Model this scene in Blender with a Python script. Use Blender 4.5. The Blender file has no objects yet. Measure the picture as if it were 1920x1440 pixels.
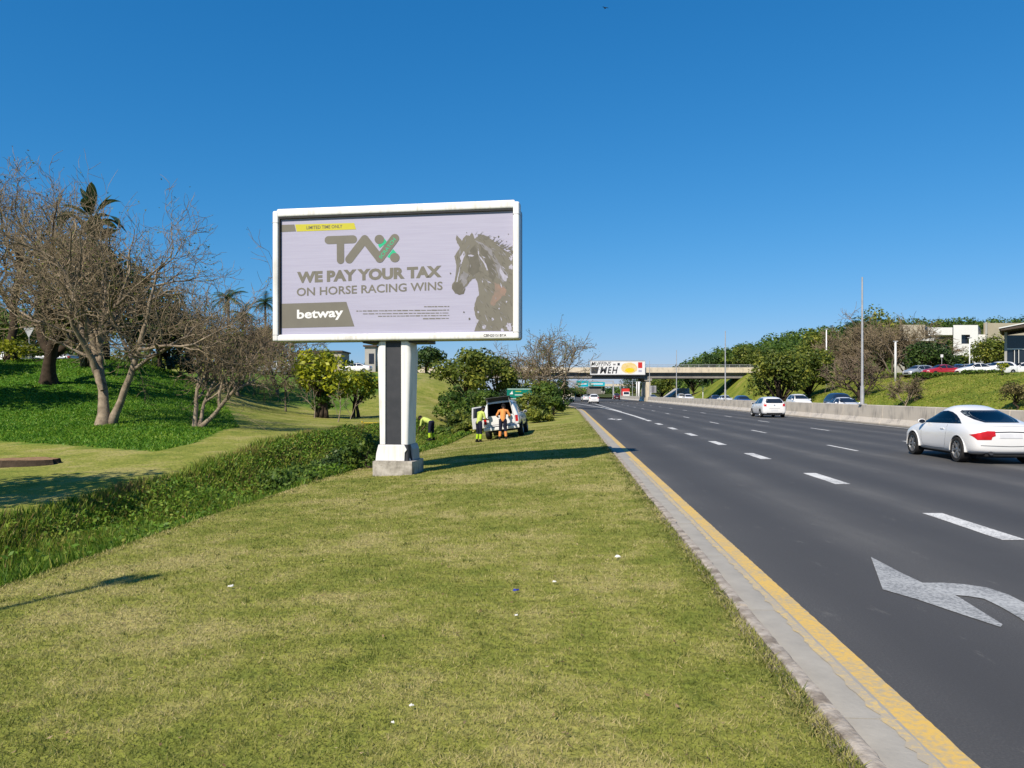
import bpy, bmesh, math, random
import numpy as np
from mathutils import Vector, Matrix, geometry
from mathutils.bvhtree import BVHTree

SC = bpy.context.scene
COL = SC.collection
R = math.radians

# ------------------------------------------------------------------ camera
FPX = 1440.0            # focal length in pixels of a 1920 px wide frame
EYE = 1.70              # eye height above the carriageway
HOR = 738.0             # horizon row
cam_d = bpy.data.cameras.new('camera')
cam_d.sensor_fit = 'HORIZONTAL'
cam_d.sensor_width = 36.0
cam_d.lens = 36.0 * FPX / 1920.0
cam_d.shift_y = (HOR - 720.0) / 1920.0
cam_d.clip_start = 0.1
cam_d.clip_end = 5000.0
cam = bpy.data.objects.new('camera', cam_d)
COL.objects.link(cam)
cam.location = (0, 0, EYE)
cam.rotation_euler = (R(90), 0, 0)
SC.camera = cam

# ------------------------------------------------------------------ sky, sun, exposure
SUN_EL = R(43.0)
SUN_H = Vector((-0.555, -0.832))          # horizontal direction towards the sun
to_sun = Vector((SUN_H.x * math.cos(SUN_EL), SUN_H.y * math.cos(SUN_EL), math.sin(SUN_EL)))
world = bpy.data.worlds.new('World')
SC.world = world
world.use_nodes = True
wn = world.node_tree.nodes
wl = world.node_tree.links
wn.clear()
w_out = wn.new('ShaderNodeOutputWorld')
w_bg = wn.new('ShaderNodeBackground')
w_sky = wn.new('ShaderNodeTexSky')
w_sky.sky_type = 'NISHITA'
w_sky.sun_disc = False
w_sky.sun_elevation = SUN_EL
w_sky.sun_rotation = math.atan2(SUN_H.x, SUN_H.y)
w_sky.altitude = 0
w_sky.air_density = 1.0
w_sky.dust_density = 0.3
w_sky.ozone_density = 3.0
EXPOSURE = 0.55
# the camera's own rendering of a clear blue sky: one contrast curve for each colour channel, the same all over the sky
w_sep = wn.new('ShaderNodeSeparateColor'); w_com = wn.new('ShaderNodeCombineColor')
wl.new(w_sky.outputs[0], w_sep.inputs[0])
for ch, (gam, gain) in enumerate(((1.60, 0.72), (0.80, 0.69), (0.65, 0.985))):
    pw = wn.new('ShaderNodeMath'); pw.operation = 'POWER'; pw.inputs[1].default_value = gam
    ml = wn.new('ShaderNodeMath'); ml.operation = 'MULTIPLY'; ml.inputs[1].default_value = gain * 0.1 ** gam / 0.1 / 2 ** EXPOSURE
    wl.new(w_sep.outputs[ch], pw.inputs[0]); wl.new(pw.outputs[0], ml.inputs[0]); wl.new(ml.outputs[0], w_com.inputs[ch])
w_bg.inputs['Strength'].default_value = 0.10
wl.new(w_com.outputs[0], w_bg.inputs['Color'])
wl.new(w_bg.outputs[0], w_out.inputs['Surface'])

sun_d = bpy.data.lights.new('sun', 'SUN')
sun_d.energy = 4.9
sun_d.angle = R(0.5)
sun_d.color = (1.0, 0.90, 0.76)
sun = bpy.data.objects.new('sun', sun_d)
COL.objects.link(sun)
sun.rotation_euler = (-to_sun).to_track_quat('-Z', 'Y').to_euler()
sun.location = (-30, -40, 60)

SC.view_settings.view_transform = 'Standard'
SC.view_settings.look = 'None'
SC.view_settings.exposure = EXPOSURE
SC.view_settings.gamma = 1.0
SC.view_settings.use_curve_mapping = False
SC.render.engine = 'CYCLES'
SC.cycles.max_bounces = 6
SC.cycles.transparent_max_bounces = 8
SC.cycles.diffuse_bounces = 3
SC.cycles.glossy_bounces = 3
SC.cycles.caustics_reflective = False
SC.cycles.caustics_refractive = False

# ------------------------------------------------------------------ helpers
RX = 0.07               # the motorway drifts 0.07 m to the right for each metre ahead


def px(x, y, d):
    """world point that stands d metres ahead and shows at pixel (x, y) of the 1920 px photograph"""
    return Vector(((x - 960.0) / FPX * d, d, EYE + (HOR - y) / FPX * d))


def pxx(x, d):
    return (x - 960.0) / FPX * d


def gp(x, y, z=0.0):
    """point of the level plane z under pixel (x, y)"""
    d = FPX * (EYE - z) / (y - HOR)
    return Vector(((x - 960.0) / FPX * d, d, z))


def rd(s, t, z=0.0):
    """road coordinates: s metres right of the camera line, t metres ahead"""
    return Vector((s + RX * t, t, z))


def tag(o, label=None, cat=None, group=None, kind=None):
    if label: o['label'] = label
    if cat: o['category'] = cat
    if group: o['group'] = group
    if kind: o['kind'] = kind
    return o


def empty(name, loc=(0, 0, 0), rz=0.0, parent=None):
    o = bpy.data.objects.new(name, None)
    o.empty_display_size = 0.2
    COL.objects.link(o)
    o.location = loc
    o.rotation_euler = (0, 0, rz)
    if parent: o.parent = parent
    return o


def mesh_obj(name, me, mats=None, parent=None):
    o = bpy.data.objects.new(name, me)
    COL.objects.link(o)
    if parent: o.parent = parent
    if mats is not None:
        if not isinstance(mats, (list, tuple)): mats = [mats]
        if len(me.materials) == 0:
            for m in mats: me.materials.append(m)
    return o


def np_mesh(name, verts, quads=None, tris=None, smooth=False, attrs=None):
    """fast mesh from numpy arrays; attrs = {name: per-vertex floats}"""
    me = bpy.data.meshes.new(name)
    verts = np.asarray(verts, dtype=np.float32).reshape(-1, 3)
    nq = 0 if quads is None else len(quads)
    nt = 0 if tris is None else len(tris)
    me.vertices.add(len(verts))
    me.vertices.foreach_set('co', verts.ravel())
    li = []
    if nq: li.append(np.asarray(quads, dtype=np.int32).ravel())
    if nt: li.append(np.asarray(tris, dtype=np.int32).ravel())
    li = np.concatenate(li)
    me.loops.add(len(li))
    me.loops.foreach_set('vertex_index', li)
    me.polygons.add(nq + nt)
    starts = np.concatenate([np.arange(nq, dtype=np.int32) * 4, nq * 4 + np.arange(nt, dtype=np.int32) * 3])
    me.polygons.foreach_set('loop_start', starts)
    if smooth:
        me.polygons.foreach_set('use_smooth', np.ones(nq + nt, dtype=bool))
    me.update(calc_edges=True)
    if attrs:
        for k, v in attrs.items():
            a = me.attributes.new(k, 'FLOAT', 'POINT')
            a.data.foreach_set('value', np.asarray(v, dtype=np.float32))
    return me


class MB:
    """collects shapes that belong to ONE part"""
    def __init__(self):
        self.v, self.f, self.m = [], [], []
        self.xf = None

    def add(self, vs, fs, mi=0):
        b = len(self.v)
        for v in vs:
            v = Vector(v)
            self.v.append(self.xf @ v if self.xf else v)
        for f in fs:
            self.f.append([b + i for i in f]); self.m.append(mi)
        return self

    def box(self, x0, x1, y0, y1, z0, z1, mi=0):
        vs = [(x0, y0, z0), (x1, y0, z0), (x1, y1, z0), (x0, y1, z0), (x0, y0, z1), (x1, y0, z1), (x1, y1, z1), (x0, y1, z1)]
        return self.add(vs, [(0, 3, 2, 1), (4, 5, 6, 7), (0, 1, 5, 4), (1, 2, 6, 5), (2, 3, 7, 6), (3, 0, 4, 7)], mi)

    def hexa(self, vs, mi=0):
        return self.add(vs, [(0, 3, 2, 1), (4, 5, 6, 7), (0, 1, 5, 4), (1, 2, 6, 5), (2, 3, 7, 6), (3, 0, 4, 7)], mi)

    def tube(self, pts, rad, n=8, cap=True, mi=0):
        pts = [Vector(p) for p in pts]
        if not isinstance(rad, (list, tuple)): rad = [rad] * len(pts)
        rings = []
        vs = []
        for i, p in enumerate(pts):
            d = (pts[min(i + 1, len(pts) - 1)] - pts[max(i - 1, 0)])
            d.normalize()
            a = Vector((1, 0, 0)) if abs(d.x) < 0.8 else Vector((0, 1, 0))
            u = d.cross(a); u.normalize(); w = d.cross(u)
            for k in range(n):
                t = 2 * math.pi * k / n
                vs.append(p + (u * math.cos(t) + w * math.sin(t)) * rad[i])
        fs = []
        for i in range(len(pts) - 1):
            for k in range(n):
                a = i * n + k; b = i * n + (k + 1) % n
                fs.append((a, b, b + n, a + n))
        if cap:
            fs.append(tuple(range(n))[::-1]); fs.append(tuple((len(pts) - 1) * n + k for k in range(n)))
        return self.add(vs, fs, mi)

    def prism(self, poly, p0, ax, ay, az, h, mi=0):
        """polygon (2-D) in the plane p0 + ax*x + ay*y, extruded by az*h"""
        p0, ax, ay, az = Vector(p0), Vector(ax), Vector(ay), Vector(az)
        n = len(poly)
        a = [p0 + ax * x + ay * y for x, y in poly]
        b = [p + az * h for p in a]
        fs = [tuple(range(n)), tuple(range(n, 2 * n))[::-1]] + [(i, i + n, (i + 1) % n + n, (i + 1) % n) for i in range(n)]
        return self.add(a + b, fs, mi)

    def lathe(self, prof, n=16, c=(0, 0, 0), axis='z', mi=0):
        vs = []
        for r, h in prof:
            for k in range(n):
                t = 2 * math.pi * k / n
                if axis == 'z': p = (c[0] + r * math.cos(t), c[1] + r * math.sin(t), c[2] + h)
                elif axis == 'x': p = (c[0] + h, c[1] + r * math.cos(t), c[2] + r * math.sin(t))
                else: p = (c[0] + r * math.cos(t), c[1] + h, c[2] + r * math.sin(t))
                vs.append(p)
        fs = []
        for i in range(len(prof) - 1):
            for k in range(n):
                a = i * n + k; b = i * n + (k + 1) % n
                fs.append((a, b, b + n, a + n))
        fs.append(tuple(range(n))[::-1]); fs.append(tuple((len(prof) - 1) * n + k for k in range(n)))
        return self.add(vs, fs, mi)

    def build(self, name, mats, parent=None, smooth=False, bevel=0.0, seg=2, autosmooth=None):
        me = bpy.data.meshes.new(name)
        me.from_pydata([tuple(v) for v in self.v], [], self.f)
        if not isinstance(mats, (list, tuple)): mats = [mats]
        for m in mats: me.materials.append(m)
        me.polygons.foreach_set('material_index', self.m)
        bm = bmesh.new(); bm.from_mesh(me)
        bmesh.ops.recalc_face_normals(bm, faces=bm.faces)
        if bevel > 0:
            bmesh.ops.remove_doubles(bm, verts=bm.verts, dist=1e-5)
            es = [e for e in bm.edges if len(e.link_faces) == 2 and e.calc_face_angle(0) > 0.5]
            bmesh.ops.bevel(bm, geom=es, offset=bevel, segments=seg, affect='EDGES', profile=0.6)
        if autosmooth is not None or smooth:
            for f in bm.faces: f.smooth = True
            if autosmooth is not None:
                for e in bm.edges:
                    if len(e.link_faces) == 2 and e.calc_face_angle(0) > autosmooth: e.smooth = False
        bm.to_mesh(me); bm.free()
        return mesh_obj(name, me, None, parent)


def copy_tree(o, parent=None):
    c = o.copy()
    COL.objects.link(c)
    c.parent = parent
    for ch in list(o.children): copy_tree(ch, c)
    return c


# ------------------------------------------------------------------ materials
def nodes_of(name):
    m = bpy.data.materials.new(name)
    m.use_nodes = True
    nt = m.node_tree
    b = nt.nodes['Principled BSDF']
    return m, nt.nodes, nt.links, b


ALB = 0.83             # all base colours sit this far below the first estimate


def ramp(N, stops):
    stops = [(p, tuple(q * ALB for q in c)) for p, c in stops]
    r = N.new('ShaderNodeValToRGB')
    e = r.color_ramp.elements
    while len(e) > 1: e.remove(e[-1])
    e[0].position = stops[0][0]; e[0].color = (*stops[0][1], 1)
    for p, c in stops[1:]:
        k = e.new(p); k.color = (*c, 1)
    return r


def pmat(name, c1, c2=None, scale=3.0, rough=0.6, spec=0.3, metal=0.0, bump=0.0, bscale=None, detail=6, coords='Object', coat=0.0, lo=0.35, hi=0.65):
    """principled material whose colour wanders between c1 and c2"""
    m, N, L, b = nodes_of(name)
    b.inputs['Roughness'].default_value = rough
    b.inputs['Specular IOR Level'].default_value = spec
    b.inputs['Metallic'].default_value = metal
    b.inputs['Coat Weight'].default_value = coat
    b.inputs['Coat Roughness'].default_value = 0.03
    if c2 is None: c2 = tuple(c * 0.82 for c in c1)
    tc = N.new('ShaderNodeTexCoord')
    n = N.new('ShaderNodeTexNoise')
    n.inputs['Scale'].default_value = scale
    n.inputs['Detail'].default_value = detail
    n.inputs['Roughness'].default_value = 0.62
    L.new(tc.outputs[coords], n.inputs['Vector'])
    r = ramp(N, [(lo, c1), (hi, c2)])
    L.new(n.outputs['Fac'], r.inputs[0])
    L.new(r.outputs[0], b.inputs['Base Color'])
    if bump > 0:
        n2 = N.new('ShaderNodeTexNoise')
        n2.inputs['Scale'].default_value = bscale or scale * 6
        n2.inputs['Detail'].default_value = 5
        L.new(tc.outputs[coords], n2.inputs['Vector'])
        bp = N.new('ShaderNodeBump')
        bp.inputs['Strength'].default_value = bump
        bp.inputs['Distance'].default_value = 0.02
        L.new(n2.outputs['Fac'], bp.inputs['Height'])
        L.new(bp.outputs[0], b.inputs['Normal'])
    return m


def leafmat(name, stops, rough=0.55, transl=0.35, attr='v', nscale=0.5):
    """leaf / blade material: colour from the per-leaf value v, shifted a little over space, with light passing through"""
    m, N, L, b = nodes_of(name)
    a = N.new('ShaderNodeAttribute'); a.attribute_name = attr
    g = N.new('ShaderNodeNewGeometry')
    n = N.new('ShaderNodeTexNoise'); n.inputs['Scale'].default_value = nscale; n.inputs['Detail'].default_value = 3
    L.new(g.outputs['Position'], n.inputs['Vector'])
    ma = N.new('ShaderNodeMath'); ma.operation = 'MULTIPLY_ADD'
    ma.inputs[1].default_value = 0.9; ma.inputs[2].default_value = -0.45
    L.new(n.outputs['Fac'], ma.inputs[0])
    ad = N.new('ShaderNodeMath'); ad.operation = 'ADD'; ad.use_clamp = True
    L.new(a.outputs['Fac'], ad.inputs[0]); L.new(ma.outputs[0], ad.inputs[1])
    r = ramp(N, stops)
    L.new(ad.outputs[0], r.inputs[0])
    L.new(r.outputs[0], b.inputs['Base Color'])
    b.inputs['Roughness'].default_value = rough
    b.inputs['Specular IOR Level'].default_value = 0.25
    t = N.new('ShaderNodeBsdfTranslucent')
    L.new(r.outputs[0], t.inputs['Color'])
    mx = N.new('ShaderNodeMixShader'); mx.inputs[0].default_value = transl
    out = N['Material Output']
    L.new(b.outputs[0], mx.inputs[1]); L.new(t.outputs[0], mx.inputs[2])
    L.new(mx.outputs[0], out.inputs['Surface'])
    return m


M = {}
def weathered(name, clean, dirty):
    """painted metal with faint water streaks and grime"""
    m, N, L, b = nodes_of(name)
    tc = N.new('ShaderNodeTexCoord')
    mp = N.new('ShaderNodeMapping'); mp.inputs['Scale'].default_value = (14, 14, 0.7)
    L.new(tc.outputs['Object'], mp.inputs[0])
    n = N.new('ShaderNodeTexNoise'); n.inputs['Scale'].default_value = 1.0; n.inputs['Detail'].default_value = 5
    L.new(mp.outputs[0], n.inputs['Vector'])
    n2 = N.new('ShaderNodeTexNoise'); n2.inputs['Scale'].default_value = 1.3; n2.inputs['Detail'].default_value = 7
    L.new(tc.outputs['Object'], n2.inputs['Vector'])
    ad = N.new('ShaderNodeMath'); ad.operation = 'MULTIPLY'
    L.new(n.outputs['Fac'], ad.inputs[0]); L.new(n2.outputs['Fac'], ad.inputs[1])
    r = ramp(N, [(0.24, clean), (0.42, dirty)])
    L.new(ad.outputs[0], r.inputs[0]); L.new(r.outputs[0], b.inputs['Base Color'])
    b.inputs['Roughness'].default_value = 0.45
    return m


M['white_paint'] = weathered('white_paint', (0.82, 0.82, 0.81), (0.60, 0.58, 0.53))
M['cabinet_grey'] = pmat('cabinet_grey', (0.42, 0.43, 0.45), (0.34, 0.35, 0.37), 1.5, 0.5)
M['charcoal'] = pmat('charcoal', (0.035, 0.038, 0.045), (0.05, 0.052, 0.06), 3.0, 0.5)
M['black'] = pmat('black', (0.012, 0.012, 0.013), (0.02, 0.02, 0.02), 5.0, 0.6)
M['rubber'] = pmat('rubber', (0.018, 0.018, 0.019), (0.03, 0.03, 0.03), 9.0, 0.85, 0.2)
M['alloy'] = pmat('alloy', (0.55, 0.56, 0.58), (0.42, 0.43, 0.45), 6.0, 0.32, 0.5, 0.85)
M['steel'] = pmat('steel', (0.42, 0.43, 0.44), (0.33, 0.34, 0.36), 2.0, 0.45, 0.5, 0.3)
M['galv'] = pmat('galvanised', (0.50, 0.51, 0.52), (0.38, 0.39, 0.41), 3.0, 0.5, 0.4, 0.25)
M['concrete'] = pmat('concrete', (0.36, 0.335, 0.295), (0.25, 0.235, 0.21), 1.1, 0.85, 0.2, bump=0.25, bscale=14)
M['barrier'] = weathered('barrier_concrete', (0.62, 0.55, 0.45), (0.34, 0.30, 0.25))
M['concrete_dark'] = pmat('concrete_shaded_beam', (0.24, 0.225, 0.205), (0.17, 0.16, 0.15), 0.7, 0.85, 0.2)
M['parapet'] = weathered('parapet_concrete', (0.68, 0.59, 0.45), (0.40, 0.35, 0.28))
M['plinth'] = pmat('stained_concrete', (0.52, 0.48, 0.43), (0.22, 0.20, 0.17), 3.2, 0.9, 0.15, bump=0.5, bscale=18, lo=0.38, hi=0.62)
M['kerb'] = pmat('kerb_stone', (0.50, 0.45, 0.39), (0.22, 0.185, 0.15), 7.0, 0.9, 0.15, bump=0.6, bscale=30)
M['gutter'] = pmat('gutter_concrete', (0.39, 0.37, 0.33), (0.31, 0.295, 0.265), 2.4, 0.88, 0.15, bump=0.15, bscale=40)
M['glass_dark'] = pmat('dark_glass', (0.012, 0.018, 0.03), (0.02, 0.026, 0.04), 1.0, 0.06, 0.6)
M['car_white'] = pmat('white_car_paint', (0.80, 0.80, 0.80), (0.78, 0.78, 0.78), 1.0, 0.30, 0.5, coat=0.7)
M['car_red'] = pmat('red_car_paint', (0.42, 0.015, 0.02), (0.36, 0.012, 0.016), 1.0, 0.30, 0.5, coat=0.7)
M['car_maroon'] = pmat('maroon_car_paint', (0.08, 0.012, 0.016), (0.06, 0.01, 0.012), 1.0, 0.30, 0.5, coat=0.6)
M['car_blue'] = pmat('blue_car_paint', (0.03, 0.07, 0.20), (0.026, 0.06, 0.17), 1.0, 0.30, 0.5, coat=0.6)
M['car_navy'] = pmat('navy_car_paint', (0.012, 0.02, 0.055), (0.01, 0.017, 0.048), 1.0, 0.30, 0.5, coat=0.6)
M['car_silver'] = pmat('silver_car_paint', (0.46, 0.49, 0.53), (0.42, 0.45, 0.48), 1.0, 0.32, 0.5, 0.4, coat=0.6)
M['lamp_red'] = pmat('red_lamp_plastic', (0.55, 0.012, 0.014), (0.42, 0.008, 0.01), 6.0, 0.22, 0.5)
M['lamp_clear'] = pmat('clear_lamp_plastic', (0.72, 0.66, 0.62), (0.6, 0.55, 0.5), 6.0, 0.2, 0.5)
M['plate'] = pmat('number_plate', (0.70, 0.71, 0.74), (0.62, 0.63, 0.66), 4.0, 0.4)
M['seat'] = pmat('dark_seat_fabric', (0.03, 0.032, 0.038), (0.02, 0.02, 0.024), 6.0, 0.8)
M['sign_green'] = pmat('green_sign', (0.0, 0.20, 0.145), (0.0, 0.17, 0.125), 0.8, 0.45)
M['sign_teal'] = pmat('teal_sign', (0.0, 0.42, 0.50), (0.0, 0.36, 0.46), 0.4, 0.45)
M['sign_white'] = pmat('white_print', (0.82, 0.82, 0.82), (0.76, 0.76, 0.76), 2.0, 0.5)
M['bark'] = pmat('grey_brown_bark', (0.20, 0.165, 0.125), (0.10, 0.08, 0.06), 4.0, 0.9, 0.15, bump=0.6, bscale=22)
M['bark_pale'] = pmat('pale_bark', (0.34, 0.275, 0.20), (0.14, 0.11, 0.08), 3.0, 0.9, 0.15, bump=0.5, bscale=20)
M['bark_dark'] = pmat('dark_bark', (0.075, 0.055, 0.04), (0.04, 0.03, 0.022), 4.0, 0.95, 0.1, bump=0.5, bscale=20)
M['twig'] = pmat('twig_bark', (0.33, 0.262, 0.17), (0.125, 0.095, 0.06), 2.2, 0.9, 0.15)
M['twig_red'] = pmat('brown_twigs', (0.28, 0.215, 0.155), (0.14, 0.105, 0.075), 0.8, 0.9, 0.15)


def glass_tint():
    m, N, L, b = nodes_of('tinted_window_glass')
    out = N['Material Output']
    t = N.new('ShaderNodeBsdfTransparent'); t.inputs[0].default_value = (0.50, 0.56, 0.60, 1)
    g = N.new('ShaderNodeBsdfGlossy'); g.inputs['Roughness'].default_value = 0.03
    f = N.new('ShaderNodeFresnel'); f.inputs[0].default_value = 1.5
    mx = N.new('ShaderNodeMixShader')
    L.new(f.outputs[0], mx.inputs[0]); L.new(t.outputs[0], mx.inputs[1]); L.new(g.outputs[0], mx.inputs[2])
    L.new(mx.outputs[0], out.inputs['Surface'])
    return m


M['glass'] = glass_tint()

# ---- text
_text_cache = {}


def text_verts(s, bold=0.0, shear=0.0, spacing=1.0):
    key = (s, bold, shear, spacing)
    if key in _text_cache: return _text_cache[key]
    c = bpy.data.curves.new('lettering', 'FONT')
    c.body = s
    c.offset = bold
    c.shear = shear
    c.space_character = spacing
    c.resolution_u = 3
    o = bpy.data.objects.new('lettering', c)
    COL.objects.link(o)
    dg = bpy.context.evaluated_depsgraph_get()
    me = bpy.data.meshes.new_from_object(o.evaluated_get(dg))
    vs = [v.co.copy() for v in me.vertices]
    fs = [list(p.vertices) for p in me.polygons]
    bpy.data.objects.remove(o); bpy.data.curves.remove(c); bpy.data.meshes.remove(me)
    x0 = min(v.x for v in vs); x1 = max(v.x for v in vs); y0 = min(v.y for v in vs); y1 = max(v.y for v in vs)
    vs = [((v.x - x0) / (x1 - x0), (v.y - y0) / (y1 - y0)) for v in vs]
    _text_cache[key] = (vs, fs)
    return vs, fs


def put_text(name, s, quad, mat, parent, bold=0.0, shear=0.0, spacing=1.0):
    """lettering stretched over the box quad = (origin, width vector, height vector)"""
    vs, fs = text_verts(s, bold, shear, spacing)
    o, w, h = (Vector(q) for q in quad)
    me = bpy.data.meshes.new(name)
    me.from_pydata([tuple(o + w * x + h * y) for x, y in vs], [], fs)
    return mesh_obj(name, me, mat, parent)


def put_letters(name, s, quad, mat, parent, bold=0.0, shear=0.0, spacing=1.0):
    """the same lettering, each letter a piece of its own"""
    vs, fs = text_verts(s, bold, shear, spacing)
    par = list(range(len(vs)))
    def find(a):
        while par[a] != a: par[a] = par[par[a]]; a = par[a]
        return a
    for f in fs:
        for k in f[1:]: par[find(k)] = find(f[0])
    isl = {}
    for i in range(len(vs)): isl.setdefault(find(i), []).append(i)
    gr = sorted(([min(vs[i][0] for i in g), max(vs[i][0] for i in g), g] for g in isl.values()), key=lambda q: q[0])
    out = []
    for g in gr:
        if out and g[0] < out[-1][1] - 0.5 * min(g[1] - g[0], out[-1][1] - out[-1][0]):
            out[-1][1] = max(out[-1][1], g[1]); out[-1][2] = out[-1][2] + g[2]
        else: out.append(g)
    o, w, h = (Vector(q) for q in quad)
    for x0, x1, g in out:
        ix = {i: k for k, i in enumerate(g)}
        me = bpy.data.meshes.new(name)
        me.from_pydata([tuple(o + w * vs[i][0] + h * vs[i][1]) for i in g], [], [[ix[i] for i in f] for f in fs if f[0] in ix])
        mesh_obj(name, me, mat, parent)
# ------------------------------------------------------------------ terrain
_EL_T = np.array([-60, 75, 90, 110, 129, 163, 220, 320, 900.0])
_EL_S = np.array([1.33, 1.33, 1.05, -0.2, -2.2, -8.0, -20, -40, -160.0])


def eL(t):
    """road coordinate s of the kerb's back edge"""
    return np.interp(t, _EL_T, _EL_S)


def sstep(a, b, x):
    u = np.clip((x - a) / (b - a), 0, 1)
    return u * u * (3 - 2 * u)


_cp = [tuple(px(*q)) for q in [
    (50, 870, 22.5), (150, 905, 18), (0, 960, 14), (300, 870, 21.5), (0, 825, 30), (200, 837, 27), (350, 845, 24.5),
    (455, 800, 37), (195, 798, 32), (368, 803, 32), (100, 715, 44), (0, 690, 47), (250, 690, 52), (330, 697, 58),
    (0, 760, 38), (200, 762, 39), (300, 765, 40), (550, 785, 48), (620, 786, 50), (700, 790, 48), (500, 762, 58),
    (430, 742, 60), (500, 722, 70), (600, 722, 76), (700, 742, 70), (800, 760, 62), (800, 722, 80), (700, 700, 92), (800, 700, 95)]]
_cp += [(-30, 100, 4.4), (-60, 80, 4.3), (-60, 55, 3.8), (-38, 62, 3.8), (-90, 60, 4.2), (-4, 105, 1.2), (-8, 135, 2.0), (-30, 150, 5),
        (-16, 108, 4.3), (-50, 200, 6), (-100, 120, 5.5), (-200, 100, 8), (-300, 300, 10), (-60, 400, 8), (-100, 30, 3.8), (-60, 30, 2.6),
        (-42, 22, 0.8), (-60, 0, 1.0), (-30, 0, -0.2), (-20, -30, -0.3), (-100, -30, 1.5), (-14, 5, -0.45), (-300, -60, 6), (-9, 62, 0.2), (-6, 75, 0.5)]
_cp = np.array(_cp)
_n = len(_cp)


def _phi(r2):
    return 0.5 * r2 * np.log(r2 + 1e-9)


_K = _phi(((_cp[:, None, :2] - _cp[None, :, :2]) ** 2).sum(-1)) + np.eye(_n) * 2.0
_P = np.c_[np.ones(_n), _cp[:, :2]]
_A = np.block([[_K, _P], [_P.T, np.zeros((3, 3))]])
_W = np.linalg.solve(_A, np.r_[_cp[:, 2], 0, 0, 0])


def tps(x, y):
    x = np.asarray(x, float); y = np.asarray(y, float)
    out = np.empty(x.shape)
    xf, yf, of = x.ravel(), y.ravel(), out.reshape(-1)
    for i in range(0, len(xf), 20000):
        d = (xf[i:i + 20000, None] - _cp[None, :, 0]) ** 2 + (yf[i:i + 20000, None] - _cp[None, :, 1]) ** 2
        of[i:i + 20000] = _phi(d) @ _W[:_n] + _W[_n] + _W[_n + 1] * xf[i:i + 20000] + _W[_n + 2] * yf[i:i + 20000]
    return np.clip(out, -0.9, 10.0)


def terr(x, y):
    x = np.asarray(x, float); y = np.asarray(y, float)
    s = x - RX * y
    e = s - eL(y)
    zd = np.interp(y, [0, 12, 18, 30, 38, 52, 70, 80], [-0.25, -0.25, -0.30, -0.62, -0.80, -0.70, -0.25, 0.0])
    u = np.clip(-e / 6.8, 0, 1)
    verge = 0.06 + (zd - 0.06) * u
    ditch = np.interp(e, [-12.0, -11.2, -10.3, -9.0, -8.0, -7.0], [-0.30, -0.42, -0.95, -1.10, -0.75, 0.0])
    fade = 1 - sstep(48, 62, y)
    prof = np.where(e > -6.8, verge, zd * np.clip((e + 12) / 5.2, 0, 1) + ditch * fade)
    left = tps(x, y)
    w = sstep(-9.5, -13.0, e) * (1 - fade) * 1.0 + sstep(-10.9, -12.2, e) * fade
    zl = prof * (1 - w) + left * w
    zr = np.interp(s, [31.6, 32.2, 34.0, 43.0, 60, 120, 300, 700], [-0.08, 0.12, 1.2, 3.7, 4.0, 5.2, 9, 16])
    zr = zr + sstep(125, 152, y) * (1 - sstep(185, 220, y)) * sstep(33, 40, s) * np.clip(6.4 - zr, 0, 9) * 0.9
    z = np.where(s > 25, zr, np.where(e > -0.02, -0.09, zl))
    return z


def tz(x, y):
    return float(terr(np.array([x]), np.array([y]))[0])


def lines(segs):
    out = []
    for a, b, st in segs:
        out.append(np.arange(a, b, st))
    return np.concatenate(out)


_sl = lines([(-700, -300, 40), (-300, -120, 12), (-120, -40, 4), (-40, -16, 1.2), (-16, 1.2, 0.25)])
_sl = np.concatenate([_sl, [1.2, 1.315, 1.36, 1.6], lines([(2.5, 31, 4.0), (31, 46, 0.8), (46, 120, 4), (120, 400, 25), (400, 1001, 60)])])
_tl = lines([(-60, -8, 6), (-8, 48, 0.45), (48, 110, 1.5), (110, 230, 4), (230, 500, 15), (500, 2001, 120)])
S_, T_ = np.meshgrid(_sl, _tl)
# the near columns follow the kerb line where it swings away
E_ = S_ + np.where((S_ > -40) & (S_ < 1.7), eL(T_) - 1.33, 0.0)
E_ = np.where(S_ <= -40, np.minimum(S_, -40 + (eL(T_) - 1.33) + (S_ + 40)), E_)
X_ = E_ + RX * T_
Z_ = terr(X_, T_)
nt_, ns_ = S_.shape
idx = np.arange(nt_ * ns_).reshape(nt_, ns_)
quads = np.stack([idx[:-1, :-1], idx[:-1, 1:], idx[1:, 1:], idx[1:, :-1]], -1).reshape(-1, 4)

BANK = [(-70, 33), (-30, 31), (-19.9, 29.6), (-14.2, 26.6), (-11.4, 24.6), (-11.2, 27), (-12.6, 35.5), (-17, 46), (-20, 51), (-24, 58), (-45, 59), (-75, 52)]
BANK2 = [(-36, 64), (-22, 62), (-13.5, 63), (-13, 72), (-10, 84), (-16, 92), (-45, 95)]


def in_poly(x, y, poly):
    r = np.zeros(x.shape, bool)
    n = len(poly)
    for i in range(n):
        x0, y0 = poly[i]; x1, y1 = poly[(i + 1) % n]
        c = ((y0 > y) != (y1 > y)) & (x < (x1 - x0) * (y - y0) / (y1 - y0 + 1e-12) + x0)
        r ^= c
    return r


zone = np.zeros(X_.shape)
zone[in_poly(X_, T_, BANK)] = 1.0
zone[in_poly(X_, T_, BANK2)] = 0.8
rightz = (X_ - RX * T_ > 28).astype(float)


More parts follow.
